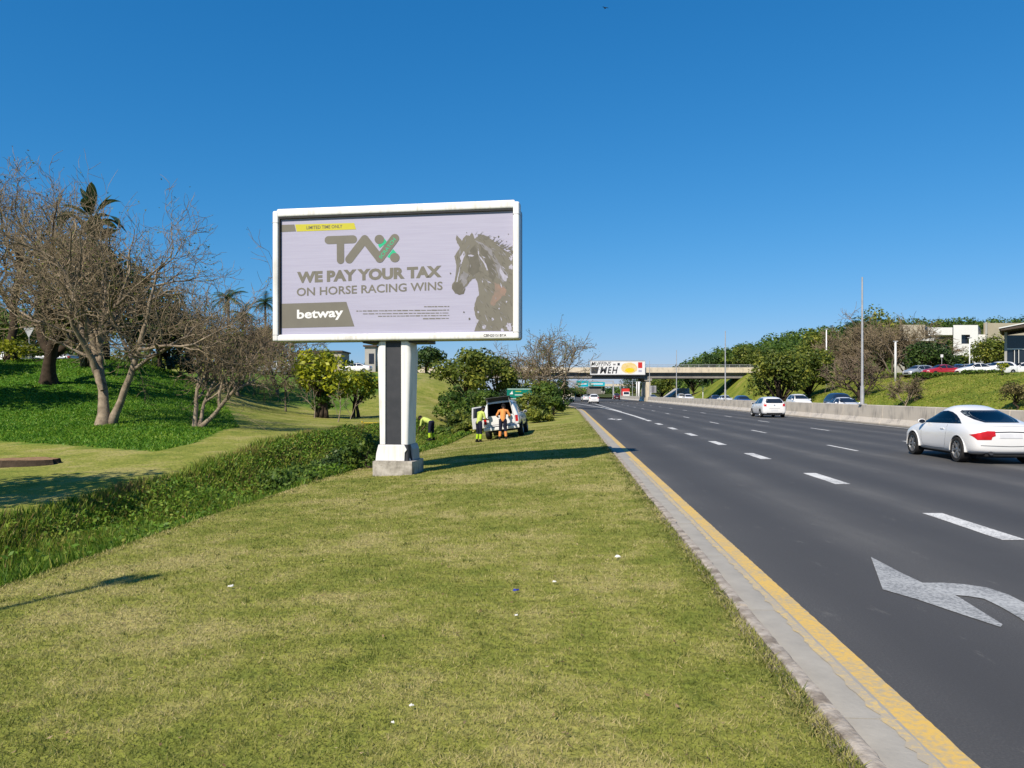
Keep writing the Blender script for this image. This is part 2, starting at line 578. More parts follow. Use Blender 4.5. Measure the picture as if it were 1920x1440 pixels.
def grass_colour(N, L):
    """dry straw and green patches that lie where they lie on the ground"""
    g = N.new('ShaderNodeNewGeometry')
    n1 = N.new('ShaderNodeTexNoise'); n1.inputs['Scale'].default_value = 0.42; n1.inputs['Detail'].default_value = 5; n1.inputs['Roughness'].default_value = 0.65
    n2 = N.new('ShaderNodeTexNoise'); n2.inputs['Scale'].default_value = 2.6; n2.inputs['Detail'].default_value = 4
    L.new(g.outputs['Position'], n1.inputs['Vector']); L.new(g.outputs['Position'], n2.inputs['Vector'])
    mx = N.new('ShaderNodeMath'); mx.operation = 'MULTIPLY_ADD'; mx.inputs[1].default_value = 0.45
    L.new(n2.outputs['Fac'], mx.inputs[0]); L.new(n1.outputs['Fac'], mx.inputs[2])
    return g, mx


def ground_mat():
    m, N, L, b = nodes_of('ground_grass')
    b.inputs['Roughness'].default_value = 0.95
    b.inputs['Specular IOR Level'].default_value = 0.1
    g, mx = grass_colour(N, L)
    r = ramp(N, [(0.52, (0.150, 0.190, 0.032)), (0.70, (0.235, 0.250, 0.050)), (0.86, (0.32, 0.295, 0.10))])
    L.new(mx.outputs[0], r.inputs[0])
    a = N.new('ShaderNodeAttribute'); a.attribute_name = 'zone'
    n3 = N.new('ShaderNodeTexNoise'); n3.inputs['Scale'].default_value = 0.9; n3.inputs['Detail'].default_value = 6
    L.new(g.outputs['Position'], n3.inputs['Vector'])
    r2 = ramp(N, [(0.35, (0.035, 0.115, 0.010)), (0.65, (0.085, 0.19, 0.016))])
    L.new(n3.outputs['Fac'], r2.inputs[0])
    m1 = N.new('ShaderNodeMix'); m1.data_type = 'RGBA'
    L.new(a.outputs['Fac'], m1.inputs[0]); L.new(r.outputs[0], m1.inputs[6]); L.new(r2.outputs[0], m1.inputs[7])
    a2 = N.new('ShaderNodeAttribute'); a2.attribute_name = 'right'
    n4 = N.new('ShaderNodeTexNoise'); n4.inputs['Scale'].default_value = 0.22; n4.inputs['Detail'].default_value = 7; n4.inputs['Roughness'].default_value = 0.7
    L.new(g.outputs['Position'], n4.inputs['Vector'])
    r3 = ramp(N, [(0.34, (0.060, 0.105, 0.014)), (0.48, (0.165, 0.205, 0.026)), (0.58, (0.215, 0.230, 0.035)), (0.70, (0.33, 0.27, 0.10))])
    L.new(n4.outputs['Fac'], r3.inputs[0])
    m2 = N.new('ShaderNodeMix'); m2.data_type = 'RGBA'
    L.new(a2.outputs['Fac'], m2.inputs[0]); L.new(m1.outputs[2], m2.inputs[6]); L.new(r3.outputs[0], m2.inputs[7])
    L.new(m2.outputs[2], b.inputs['Base Color'])
    nb = N.new('ShaderNodeTexNoise'); nb.inputs['Scale'].default_value = 9; nb.inputs['Detail'].default_value = 6
    L.new(g.outputs['Position'], nb.inputs['Vector'])
    bp = N.new('ShaderNodeBump'); bp.inputs['Strength'].default_value = 0.9; bp.inputs['Distance'].default_value = 0.08
    L.new(nb.outputs['Fac'], bp.inputs['Height']); L.new(bp.outputs[0], b.inputs['Normal'])
    return m


M['ground'] = ground_mat()
me = np_mesh('ground', np.stack([X_, T_, Z_], -1), quads, smooth=True, attrs={'zone': zone.ravel(), 'right': rightz.ravel()})
ground = tag(mesh_obj('ground', me, M['ground']), kind='structure')

# ------------------------------------------------------------------ carriageways
def asphalt_mat():
    m, N, L, b = nodes_of('asphalt')
    b.inputs['Roughness'].default_value = 0.82
    b.inputs['Specular IOR Level'].default_value = 0.28
    tc = N.new('ShaderNodeTexCoord')
    mp = N.new('ShaderNodeMapping'); mp.inputs['Rotation'].default_value = (0, 0, math.atan(RX)); mp.inputs['Scale'].default_value = (1.1, 0.03, 1)
    L.new(tc.outputs['Object'], mp.inputs[0])
    n1 = N.new('ShaderNodeTexNoise'); n1.inputs['Scale'].default_value = 1.0; n1.inputs['Detail'].default_value = 4
    L.new(mp.outputs[0], n1.inputs['Vector'])
    n2 = N.new('ShaderNodeTexNoise'); n2.inputs['Scale'].default_value = 70; n2.inputs['Detail'].default_value = 6; n2.inputs['Roughness'].default_value = 0.8
    L.new(tc.outputs['Object'], n2.inputs['Vector'])
    n3 = N.new('ShaderNodeTexNoise'); n3.inputs['Scale'].default_value = 0.35; n3.inputs['Detail'].default_value = 6
    L.new(tc.outputs['Object'], n3.inputs['Vector'])
    a1 = N.new('ShaderNodeMath'); a1.operation = 'MULTIPLY_ADD'; a1.inputs[1].default_value = 0.16
    n3b = N.new('ShaderNodeMath'); n3b.operation = 'MULTIPLY_ADD'; n3b.inputs[1].default_value = 0.13; n3b.inputs[2].default_value = 0.645
    L.new(n3.outputs['Fac'], n3b.inputs[0])
    L.new(n1.outputs['Fac'], a1.inputs[0]); L.new(n3b.outputs[0], a1.inputs[2])
    # tyres have polished two tracks along each lane
    sx = N.new('ShaderNodeSeparateXYZ'); L.new(tc.outputs['Object'], sx.inputs[0])
    sm = N.new('ShaderNodeMath'); sm.operation = 'MULTIPLY_ADD'; sm.inputs[1].default_value = -RX
    L.new(sx.outputs[1], sm.inputs[0]); L.new(sx.outputs[0], sm.inputs[2])
    sw = N.new('ShaderNodeMath'); sw.operation = 'MULTIPLY_ADD'; sw.inputs[1].default_value = 2 * math.pi / 1.74; sw.inputs[2].default_value = -5.2 * 2 * math.pi / 1.74
    L.new(sm.outputs[0], sw.inputs[0])
    sc_ = N.new('ShaderNodeMath'); sc_.operation = 'COSINE'; L.new(sw.outputs[0], sc_.inputs[0])
    a1b = N.new('ShaderNodeMath'); a1b.operation = 'MULTIPLY_ADD'; a1b.inputs[1].default_value = 0.045
    L.new(sc_.outputs[0], a1b.inputs[0]); L.new(a1.outputs[0], a1b.inputs[2])
    a2 = N.new('ShaderNodeMath'); a2.operation = 'MULTIPLY_ADD'; a2.inputs[1].default_value = 0.5
    L.new(n2.outputs['Fac'], a2.inputs[0]); L.new(a1b.outputs[0], a2.inputs[2])
    r = ramp(N, [(0.70, (0.042, 0.042, 0.045)), (1.05 / 1.2, (0.062, 0.062, 0.064)), (0.96, (0.085, 0.084, 0.084)), (1.0, (0.17, 0.165, 0.155))])
    ms = N.new('ShaderNodeMath'); ms.operation = 'MULTIPLY'; ms.inputs[1].default_value = 0.87
    L.new(a2.outputs[0], ms.inputs[0])
    L.new(ms.outputs[0], r.inputs[0]); L.new(r.outputs[0], b.inputs['Base Color'])
    # pale dust and scuffs
    mp2 = N.new('ShaderNodeMapping'); mp2.inputs['Rotation'].default_value = (0, 0, math.atan(RX)); mp2.inputs['Scale'].default_value = (5.0, 1.6, 1)
    L.new(tc.outputs['Object'], mp2.inputs[0])
    n5 = N.new('ShaderNodeTexNoise'); n5.inputs['Scale'].default_value = 1.0; n5.inputs['Detail'].default_value = 10; n5.inputs['Roughness'].default_value = 0.75
    L.new(mp2.outputs[0], n5.inputs['Vector'])
    r5 = ramp(N, [(0.60, (0, 0, 0)), (0.78, (1, 1, 1))]); L.new(n5.outputs['Fac'], r5.inputs[0])
    m5 = N.new('ShaderNodeMix'); m5.data_type = 'RGBA'; m5.inputs[7].default_value = (0.17, 0.165, 0.155, 1)
    L.new(r5.outputs[0], m5.inputs[0]); L.new(r.outputs[0], m5.inputs[6]); L.new(m5.outputs[2], b.inputs['Base Color'])
    bp = N.new('ShaderNodeBump'); bp.inputs['Strength'].default_value = 0.5; bp.inputs['Distance'].default_value = 0.006
    L.new(n2.outputs['Fac'], bp.inputs['Height']); L.new(bp.outputs[0], b.inputs['Normal'])
    return m


def paint_mat(name, c, under, scale=26, keep=0.5, soft=0.08):
    """road paint with worn-through specks"""
    m, N, L, b = nodes_of(name)
    b.inputs['Roughness'].default_value = 0.75
    tc = N.new('ShaderNodeTexCoord')
    n = N.new('ShaderNodeTexNoise'); n.inputs['Scale'].default_value = scale; n.inputs['Detail'].default_value = 7; n.inputs['Roughness'].default_value = 0.7
    L.new(tc.outputs['Object'], n.inputs['Vector'])
    n2 = N.new('ShaderNodeTexNoise'); n2.inputs['Scale'].default_value = 1.7; n2.inputs['Detail'].default_value = 4
    L.new(tc.outputs['Object'], n2.inputs['Vector'])
    ad = N.new('ShaderNodeMath'); ad.operation = 'MULTIPLY_ADD'; ad.inputs[1].default_value = 0.45
    L.new(n2.outputs['Fac'], ad.inputs[0]); L.new(n.outputs['Fac'], ad.inputs[2])
    r = ramp(N, [(keep - soft + 0.22, c), (keep + soft + 0.22, under)])
    L.new(ad.outputs[0], r.inputs[0]); L.new(r.outputs[0], b.inputs['Base Color'])
    return m


M['asphalt'] = asphalt_mat()
M['paint_white'] = paint_mat('white_road_paint', (0.72, 0.72, 0.70), (0.30, 0.30, 0.30), 30, 0.55, 0.10)
M['paint_arrow'] = paint_mat('worn_arrow_paint', (0.44, 0.45, 0.45), (0.16, 0.165, 0.17), 34, 0.52, 0.12)
M['paint_yellow'] = paint_mat('yellow_road_paint', (0.66, 0.43, 0.10), (0.40, 0.34, 0.23), 30, 0.55, 0.12)
M['paint_yellow_old'] = paint_mat('old_yellow_paint', (0.62, 0.45, 0.17), (0.40, 0.35, 0.27), 30, 0.46, 0.10)


def strip(pts_l, pts_r):
    n = len(pts_l)
    v = np.array([tuple(p) for p in pts_l] + [tuple(p) for p in pts_r])
    q = [(i, n + i, n + i + 1, i + 1) for i in range(n - 1)]
    return v, q


_ts = list(np.arange(-40, 75, 5.0)) + list(np.arange(75, 240, 4.0)) + list(np.arange(240, 461, 20.0))
v, q = strip([rd(float(eL(t)) + 0.33, t, 0.0) for t in _ts], [rd(17.45, t, 0.0) for t in _ts])
road = tag(mesh_obj('road', np_mesh('road', v, q), M['asphalt']), kind='structure')
v, q = strip([rd(17.46, t, 0.0) for t in _ts], [rd(31.9, t, 0.0) for t in _ts])
opp = tag(mesh_obj('opposite_road', np_mesh('opposite_road', v, q), M['asphalt']), kind='structure')


def ribbon(name, s0, s1, t0, t1, z, mat, parent=road, jitter=0.0, step=4.0, seed=1):
    rg = random.Random(seed)
    n = max(2, int((t1 - t0) / step) + 1)
    ts = [t0 + (t1 - t0) * i / (n - 1) for i in range(n)]
    f = (lambda c, t: c(t) if callable(c) else c)
    a = [rd(f(s0, t) + rg.uniform(-jitter, jitter), t, z) for t in ts]
    b = [rd(f(s1, t) + rg.uniform(-jitter, jitter) * 0.4, t, z) for t in ts]
    v, q = strip(a, b)
    return mesh_obj(name, np_mesh(name, v, q), mat, parent)


kl = lambda off: (lambda t: float(eL(t)) + off)
ribbon('yellow_edge_line', kl(0.365), kl(0.545), -3, 16, 0.0085, M['paint_yellow'], jitter=0.010, step=0.05)
ribbon('yellow_edge_line', kl(0.365), kl(0.545), 16, 128, 0.0085, M['paint_yellow'], jitter=0.006, step=0.5, seed=2)
ribbon('old_edge_paint', kl(0.305), kl(0.368), -3, 20, 0.0150, M['paint_yellow_old'], jitter=0.018, step=0.06, seed=8)
ribbon('white_edge_line', 16.62, 16.75, 18, 160, 0.005, M['paint_white'])
_wl = lambda off: (lambda t: float(np.interp(t, [0, 60, 75, 95, 130, 163, 220], [5.2, 5.2, 5.0, 4.3, 1.9, -2.4, -13])) + off)
ribbon('solid_lane_line', _wl(-0.13), _wl(0.13), 50, 190, 0.005, M['paint_white'])
ribbon('solid_lane_line', lambda t: float(np.interp(t, [72, 100, 140], [5.05, 4.9, 4.7])), lambda t: float(np.interp(t, [72, 100, 140], [5.30, 5.1, 4.85])), 72, 140, 0.0052, M['paint_white'])
t = 4.4
while t < 50:
    ribbon('lane_dash', 5.06, 5.34, t - 1.0, t + 1.0, 0.005, M['paint_white'], jitter=0.008, step=0.25, seed=int(t * 7))
    t += 5.5
for i in range(16):
    if i: ribbon('lane_dash', 8.58, 8.70, 13.7 + 10.35 * i - 1.3, 13.7 + 10.35 * i + 1.3, 0.005, M['paint_white'], jitter=0.006, step=0.4, seed=100 + i)
    ribbon('lane_dash', 12.02, 12.14, 26.2 + 10.35 * i - 1.3, 26.2 + 10.35 * i + 1.3, 0.005, M['paint_white'], jitter=0.006, step=0.4, seed=200 + i)

# bent arrow: head and shaft outlines lie on the road surface
_head = [(1633, 1045), (1655, 1106), (1720, 1125), (1800, 1152), (1876, 1177), (1880, 1172), (1800, 1122), (1765, 1103), (1728, 1093), (1690, 1075)]
_sh_a = [(1728, 1094), (1770, 1094), (1810, 1097), (1850, 1103), (1890, 1116), (1930, 1136), (1990, 1174), (2060, 1235)]
_sh_b = [(1765, 1116), (1790, 1117), (1815, 1119), (1845, 1124), (1876, 1139), (1912, 1160), (1962, 1198), (2020, 1262)]


def arrow_geo(dt):
    def P(q): p = gp(q[0], q[1], 0.0); return (p.x + RX * dt, p.y + dt, 0.006)
    bm = bmesh.new()
    hv = [bm.verts.new(P(q)) for q in _head]
    fc = bm.faces.new(hv)
    bmesh.ops.triangulate(bm, faces=[fc])
    for i in range(len(_sh_a) - 1):
        a, b_, c, d = (P(_sh_a[i]), P(_sh_a[i + 1]), P(_sh_b[i + 1]), P(_sh_b[i]))
        dz = 0.0012
        bm.faces.new([bm.verts.new((p[0], p[1], p[2] + dz)) for p in (a, b_, c, d)])
    bmesh.ops.recalc_face_normals(bm, faces=bm.faces)
    for f in bm.faces:
        if f.normal.z < 0: f.normal_flip()
    m = bpy.data.meshes.new('lane_arrow'); bm.to_mesh(m); bm.free()
    return m


mesh_obj('lane_arrow', arrow_geo(0.0), M['paint_arrow'], road)
mesh_obj('lane_arrow', arrow_geo(44.5), M['paint_white'], road)

# ------------------------------------------------------------------ kerb
kerb = tag(empty('kerb', rd(1.33, 0, 0)), kind='structure')


def rough_block(name, x0, x1, y0, y1, z0, z1, cuts, jit, seed, bev):
    rg = random.Random(seed)
    bm = bmesh.new()
    bmesh.ops.create_cube(bm, size=1.0)
    for v in bm.verts:
        v.co = ((x0 + x1) / 2 + v.co.x * (x1 - x0), (y0 + y1) / 2 + v.co.y * (y1 - y0), (z0 + z1) / 2 + v.co.z * (z1 - z0))
    ed = [e for e in bm.edges if abs((e.verts[0].co - e.verts[1].co).y) > 0.01]
    bmesh.ops.subdivide_edges(bm, edges=ed, cuts=cuts, use_grid_fill=True)
    ed = [e for e in bm.edges if e.verts[0].co.z > z1 - 1e-4 and e.verts[1].co.z > z1 - 1e-4 and abs((e.verts[0].co - e.verts[1].co).y) > 0.01 and len(e.link_faces) == 2 and e.calc_face_angle(0) > 0.5]
    if bev > 0: bmesh.ops.bevel(bm, geom=ed, offset=bev, segments=2, affect='EDGES', profile=0.6)
    for v in bm.verts:
        if v.co.z > z0 + 0.01:
            v.co.x += rg.uniform(-jit, jit); v.co.z += rg.uniform(-jit, jit) * 0.6
    for f in bm.faces: f.smooth = True
    for e in bm.edges:
        if len(e.link_faces) == 2 and e.calc_face_angle(0) > 0.7: e.smooth = False
    m = bpy.data.meshes.new(name); bm.to_mesh(m); bm.free()
    return m


_ks = [rough_block('kerb_stone', 0.0, 0.098, 0.004, 0.992, -0.09, 0.055, 14, 0.006, 40 + i, 0.025) for i in range(4)]
_gs = [rough_block('gutter_slab', 0.0, 0.285, 0.004, 1.994, -0.08, 0.012, 6, 0.0016, 60 + i, 0.006) for i in range(3)]
for me in _ks: me.materials.append(M['kerb'])
for me in _gs: me.materials.append(M['gutter'])
_rg = random.Random(5)


def along_kerb(t0, L, mesh, name, off, dz=0.0, jit=0.0):
    o = mesh_obj(name, mesh, None, kerb)
    a = rd(float(eL(t0)) + off, t0); b = rd(float(eL(t0 + L)) + off, t0 + L)
    o.location = a - Vector(kerb.location) + Vector((_rg.uniform(-jit, jit), 0, dz + _rg.uniform(-jit, jit) * 0.6))
    o.rotation_euler = (_rg.uniform(-jit, jit) * 0.6, 0, -math.atan2(b.x - a.x, b.y - a.y) + _rg.uniform(-jit, jit) * 0.7)


t = -2.0
k = 0
while t < 118:
    along_kerb(t, 1.0, _ks[k % 4], 'kerb_stone', 0.0, 0.0, 0.011)
    if k % 2 == 0: along_kerb(t, 2.0, _gs[(k // 2) % 3], 'gutter_slab', 0.105, 0.0, 0.0012)
    t += 1.0; k += 1

# ------------------------------------------------------------------ median barrier
_bp = [(-0.30, 0.0), (-0.30, 0.08), (-0.14, 0.36), (-0.09, 1.04), (-0.07, 1.06), (0.07, 1.06), (0.09, 1.04), (0.14, 0.36), (0.30, 0.08), (0.30, 0.0)]
barrier = tag(empty('concrete_barrier', rd(17.45, 18, 0)), 'long grey concrete median barrier along the far side of the motorway', 'barrier')


def barrier_mesh(L, seed):
    rg = random.Random(seed)
    mb = MB()
    mb.prism(_bp, (0, 0.006, 0), (1, 0, 0), (0, 0, 1), (0, 1, 0), L - 0.012)
    o = mb.build('barrier_segment', M['barrier'], barrier, bevel=0.008, seg=1)
    return o


_dir = math.atan(RX)


def set_seg(o, t):
    o.location = rd(17.45, t, 0) - Vector(barrier.location)
    o.rotation_euler = (0, 0, -_dir)


_b0 = barrier_mesh(6.0, 1); set_seg(_b0, 18.0)
t = 24.0
while t < 162:
    o = _b0.copy(); COL.objects.link(o); set_seg(o, t); t += 6.0 / math.cos(_dir) * 0.9976
_b1 = barrier_mesh(30.0, 2); set_seg(_b1, 169.5)
for i in range(1, 9):
    o = _b1.copy(); COL.objects.link(o); set_seg(o, 169.5 + 30 * i)

# ------------------------------------------------------------------ mown grass of the verge
rng = np.random.default_rng(7)


def blades(n, X, Y, Z, hmin, hmax, wbase, lean, rng, vmean=0.5, vspread=0.25):
    h = rng.uniform(hmin, hmax, n)
    az = rng.uniform(0, 2 * np.pi, n)
    ln = rng.uniform(0.1, lean, n) * h
    wv = rng.uniform(0, 2 * np.pi, n)
    w = wbase * rng.uniform(0.7, 1.3, n)
    base = np.stack([X, Y, Z - 0.008], -1)
    side = np.stack([np.cos(wv), np.sin(wv), np.zeros(n)], -1) * w[:, None]
    tip = base + np.stack([np.cos(az) * ln, np.sin(az) * ln, h], -1)
    V = np.stack([base - side, base + side, tip], 1).reshape(-1, 3)
    F = np.arange(n * 3).reshape(-1, 3)
    v = np.repeat(np.clip(rng.normal(vmean, vspread, n), 0, 1), 3)
    return V, F, v


def turf_mat():
    m, N, L, b = nodes_of('turf_blades')
    g, mx = grass_colour(N, L)
    a = N.new('ShaderNodeAttribute'); a.attribute_name = 'v'
    ad = N.new('ShaderNodeMath'); ad.operation = 'MULTIPLY_ADD'; ad.inputs[1].default_value = 0.30; 
    L.new(a.outputs['Fac'], ad.inputs[0]); L.new(mx.outputs[0], ad.inputs[2])
    r = ramp(N, [(0.56, (0.120, 0.168, 0.026)), (0.75, (0.208, 0.232, 0.046)), (0.89, (0.330, 0.318, 0.090)), (1.0, (0.50, 0.43, 0.20))])
    L.new(ad.outputs[0], r.inputs[0]); L.new(r.outputs[0], b.inputs['Base Color'])
    b.inputs['Roughness'].default_value = 0.6; b.inputs['Specular IOR Level'].default_value = 0.2
    t = N.new('ShaderNodeBsdfTranslucent'); L.new(r.outputs[0], t.inputs['Color'])
    ms = N.new('ShaderNodeMixShader'); ms.inputs[0].default_value = 0.3
    L.new(b.outputs[0], ms.inputs[1]); L.new(t.outputs[0], ms.inputs[2]); L.new(ms.outputs[0], N['Material Output'].inputs['Surface'])
    return m


M['turf'] = turf_mat()
NB = 760000
u = rng.uniform(0, 1, NB)
p_ = 0.35
y0_, y1_ = 2.3, 46.0
Yb = (y0_ ** p_ + u * (y1_ ** p_ - y0_ ** p_)) ** (1 / p_)
lo_ = -0.80 * Yb - 1.0
hi_ = np.minimum(1.345 + RX * Yb + 0.01, 0.8 * Yb + 1.0)
Xb = rng.uniform(0, 1, NB) * (hi_ - lo_) + lo_
eb = Xb - RX * Yb - eL(Yb)
keep = (eb > -7.3) & (eb < 0.012 + 0.05 * np.sin(Yb * 3.1) * np.sin(Yb * 1.17 + 1))
Xb, Yb = Xb[keep], Yb[keep]
V, F, v = blades(len(Xb), Xb, Yb, terr(Xb, Yb) , 0.012, 0.038, 0.0019 + 0.00048 * Yb, 1.8, rng)
turf = tag(mesh_obj('verge_grass', np_mesh('verge_grass', V, None, F, attrs={'v': v}), M['turf']),
           'short mown grass with dry straw patches on the roadside verge', 'grass', kind='stuff')

# dark green ground cover on the left bank
M['bankleaf'] = leafmat('bank_ground_cover', [(0.0, (0.045, 0.135, 0.010)), (0.5, (0.115, 0.265, 0.018)), (1.0, (0.26, 0.37, 0.035))], 0.5, 0.35)
n = 300000
xs = rng.uniform(-46, -10, n); ys = rng.uniform(24, 62, n)
kp = in_poly(xs, ys, BANK) & (rng.uniform(0, 1, n) < np.clip(30 / ys, 0, 1) ** 1.5)
xs, ys = xs[kp], ys[kp]
V, F, v = blades(len(xs), xs, ys, terr(xs, ys), 0.04, 0.12, 0.016 + 0.0005 * ys, 1.9, rng)
tag(mesh_obj('ground_cover', np_mesh('ground_cover', V, None, F, attrs={'v': v}), M['bankleaf']),
    'lush dark green ground cover on the bank under the bare trees', 'ground cover', kind='stuff')

# rank weeds filling the ditch
M['weed'] = leafmat('ditch_weeds', [(0.0, (0.045, 0.105, 0.010)), (0.4, (0.125, 0.245, 0.020)), (0.75, (0.26, 0.33, 0.04)), (0.92, (0.30, 0.27, 0.07)), (1.0, (0.26, 0.18, 0.07))], 0.55, 0.35)
n = 170000
ys = 3.5 + 49 * rng.uniform(0, 1, n) ** 1.5
e_ = rng.uniform(0, 1, n); e_ = -7.15 - e_ * np.interp(ys, [0, 20, 30, 52], [3.7, 4.2, 5.0, 5.2])
lump = 0.5 + 0.5 * np.sin(ys * 0.9 + e_ * 0.8) * np.sin(ys * 0.37 - e_ * 1.3 + 1.0)
xs = e_ + eL(ys) + RX * ys
shade = np.interp(ys, [0, 13, 16, 30, 52], [0.9, 0.9, 0.75, 0.65, 0.6])
prof_h = np.interp(e_, [-12.6, -11.2, -9.3, -7.8, -7.1], [0.25, 0.5, 1.0, 0.7, 0.2])
H = (0.18 + 0.62 * lump * prof_h) * np.interp(ys, [0, 14, 24, 52], [0.75, 0.75, 0.78, 0.9])
V, F, v = blades(n, xs, ys, terr(xs, ys), 0.45, 1.2, 0.008 + 0.0006 * ys, 0.8, rng, 0.55, 0.25)
V = V.reshape(-1, 3, 3); zb = V[:, 0, 2].copy()
V[:, 2, 2] = zb + (V[:, 2, 2] - zb) * H
V[:, 2, :2] = V[:, :2, :2].mean(1) + (V[:, 2, :2] - V[:, :2, :2].mean(1)) * H[:, None]
v = np.clip(v + np.repeat(np.interp(e_, [-12.6, -10.3, -8.3, -7.1], [0.26, 0.12, -0.08, -0.05]) * np.interp(ys, [0, 12, 20], [0.2, 0.4, 1.0]) - np.interp(ys, [0, 12, 18], [0.12, 0.08, 0.0]), 3), 0, 1)
nl = 110000
yl = 6 + 46 * rng.uniform(0, 1, nl) ** 1.1
el_ = -7.15 - rng.uniform(0, 1, nl) * np.interp(yl, [0, 20, 30, 52], [3.2, 3.8, 4.6, 4.8])
lump2 = 0.5 + 0.5 * np.sin(yl * 0.9 + el_ * 0.8) * np.sin(yl * 0.37 - el_ * 1.3 + 1.0)
xl = el_ + eL(yl) + RX * yl
spc = np.sin(yl * 0.55 + 2.0) * np.sin(el_ * 1.1 + yl * 0.21)      # where broad-leaved weeds grow between the grasses
keepl = rng.uniform(0, 1, nl) < np.clip(np.interp(yl, [6, 15, 19, 52], [0.12, 0.35, 0.8, 0.9]) + 0.5 * spc, 0.05, 1)
yl, el_, xl, lump2 = yl[keepl], el_[keepl], xl[keepl], lump2[keepl]; nl = len(yl)
zl = terr(xl, yl) + rng.uniform(0.05, 0.85, nl) * (0.2 + 0.55 * lump2 * np.interp(el_, [-12.4, -9.5, -7.4, -6.9], [0.5, 1.0, 0.75, 0.3]))


def leaf_quads(P, nrm, size, aspect, rng, fold=0.0):
    n = len(P)
    nrm = nrm / (np.linalg.norm(nrm, axis=1, keepdims=True) + 1e-9)
    a = rng.normal(size=(n, 3))
    u = np.cross(nrm, a); u /= (np.linalg.norm(u, axis=1, keepdims=True) + 1e-9)
    w = np.cross(nrm, u)
    L = size[:, None]
    V = np.stack([P - u * L, P + w * L * aspect - nrm * L * fold, P + u * L, P - w * L * aspect - nrm * L * fold], 1)
    return V.reshape(-1, 3), np.arange(n * 4).reshape(-1, 4)


nr = rng.normal(size=(nl, 3)) * 0.7 + np.array([0, 0, 0.8])
V2, Q2 = leaf_quads(np.stack([xl, yl, zl], -1), nr, rng.uniform(0.016, 0.045, nl) + 0.0009 * yl, 0.5, rng)
v2 = np.repeat(np.clip(rng.normal(0.42, 0.2, nl), 0, 1), 4)
Vall = np.concatenate([V.reshape(-1, 3), V2]); Q2 = Q2 + len(V) * 3
tag(mesh_obj('ditch_weeds', np_mesh('ditch_weeds', Vall, Q2, F, attrs={'v': np.concatenate([v, v2])}), M['weed']),
    'tall rank weeds and leafy plants filling the ditch beside the verge', 'weeds', kind='stuff')

# taller darker tufts, dry stalks and fallen leaves in the verge
nt2 = 420
ty = 2.6 + 22 * rng.uniform(0, 1, nt2) ** 1.5
tx = rng.uniform(0, 1, nt2) * (np.minimum(1.3 + RX * ty, 0.8 * ty + 1) - np.maximum(-0.8 * ty - 1, -6.5 + RX * ty)) + np.maximum(-0.8 * ty - 1, -6.5 + RX * ty)
ek = rng.uniform(0, 1, nt2) < 0.25
tx = np.where(ek, 1.33 + RX * ty - np.abs(rng.normal(0, 0.12, nt2)), tx)
per = 16
bx_ = np.repeat(tx, per) + rng.normal(0, 0.03, nt2 * per); by_ = np.repeat(ty, per) + rng.normal(0, 0.03, nt2 * per)
V, F, v = blades(nt2 * per, bx_, by_, terr(bx_, by_), 0.025, 0.06, 0.0022 + 0.0004 * by_, 1.6, rng, 0.5, 0.25)
M['tuft'] = leafmat('weed_tufts', [(0, (0.045, 0.085, 0.012)), (0.5, (0.13, 0.17, 0.028)), (1, (0.30, 0.28, 0.08))], 0.6, 0.3)
tag(mesh_obj('grass_tufts', np_mesh('grass_tufts', V, None, F, attrs={'v': v}), M['tuft']), 'scattered coarse tufts standing above the mown verge', 'grass', kind='stuff')
nf = 1500
fy = 2.6 + 24 * rng.uniform(0, 1, nf) ** 1.4
fx = rng.uniform(0, 1, nf) * (1.3 + RX * fy - np.maximum(-0.8 * fy - 1, -6.5 + RX * fy)) + np.maximum(-0.8 * fy - 1, -6.5 + RX * fy)
V, Q = leaf_quads(np.stack([fx, fy, terr(fx, fy) + rng.uniform(0.02, 0.04, nf)], -1), rng.normal(size=(nf, 3)) * 0.35 + np.array([0, 0, 1]), rng.uniform(0.006, 0.020, nf), 0.45, rng, 0.2)
M['dry_leaf'] = leafmat('dry_leaves', [(0, (0.10, 0.055, 0.025)), (0.5, (0.24, 0.16, 0.08)), (1, (0.48, 0.38, 0.22))], 0.7, 0.15, nscale=30)
tag(mesh_obj('fallen_leaves', np_mesh('fallen_leaves', V, Q, attrs={'v': np.repeat(rng.uniform(0, 1, nf), 4)}), M['dry_leaf']), 'dry brown leaves and bits scattered over the verge', 'leaves', kind='stuff')
# rough grass on the right bank
n = 90000
ys = rng.uniform(45, 130, n); ss = rng.uniform(31.8, 58, n) ; xs = ss + RX * ys
V, F, v = blades(n, xs, ys, terr(xs, ys), 0.03, 0.13, 0.05, 2.2, rng, 0.55, 0.3)
M['rough'] = leafmat('rough_bank_grass', [(0, (0.10, 0.165, 0.014)), (0.5, (0.24, 0.285, 0.030)), (1, (0.42, 0.36, 0.11))], 0.7, 0.3, nscale=0.22)
tag(mesh_obj('bank_grass', np_mesh('bank_grass', V, None, F, attrs={'v': v}), M['rough']), 'rough yellow green grass on the bank beyond the motorway', 'grass', kind='stuff')
# ------------------------------------------------------------------ billboard
M['screen'] = None


def screen_mat():
    m, N, L, b = nodes_of('billboard_face')
    tc = N.new('ShaderNodeTexCoord')
    mp = N.new('ShaderNodeMapping'); mp.inputs['Scale'].default_value = (0.25, 1, 9)
    L.new(tc.outputs['Object'], mp.inputs[0])
    n = N.new('ShaderNodeTexNoise'); n.inputs['Scale'].default_value = 4.0; n.inputs['Detail'].default_value = 6
    L.new(mp.outputs[0], n.inputs['Vector'])
    r = ramp(N, [(0.3, (0.395, 0.385, 0.505)), (0.7, (0.435, 0.430, 0.550))])
    L.new(n.outputs['Fac'], r.inputs[0]); L.new(r.outputs[0], b.inputs['Base Color'])
    b.inputs['Roughness'].default_value = 0.6
    b.inputs['Specular IOR Level'].default_value = 0.2
    return m


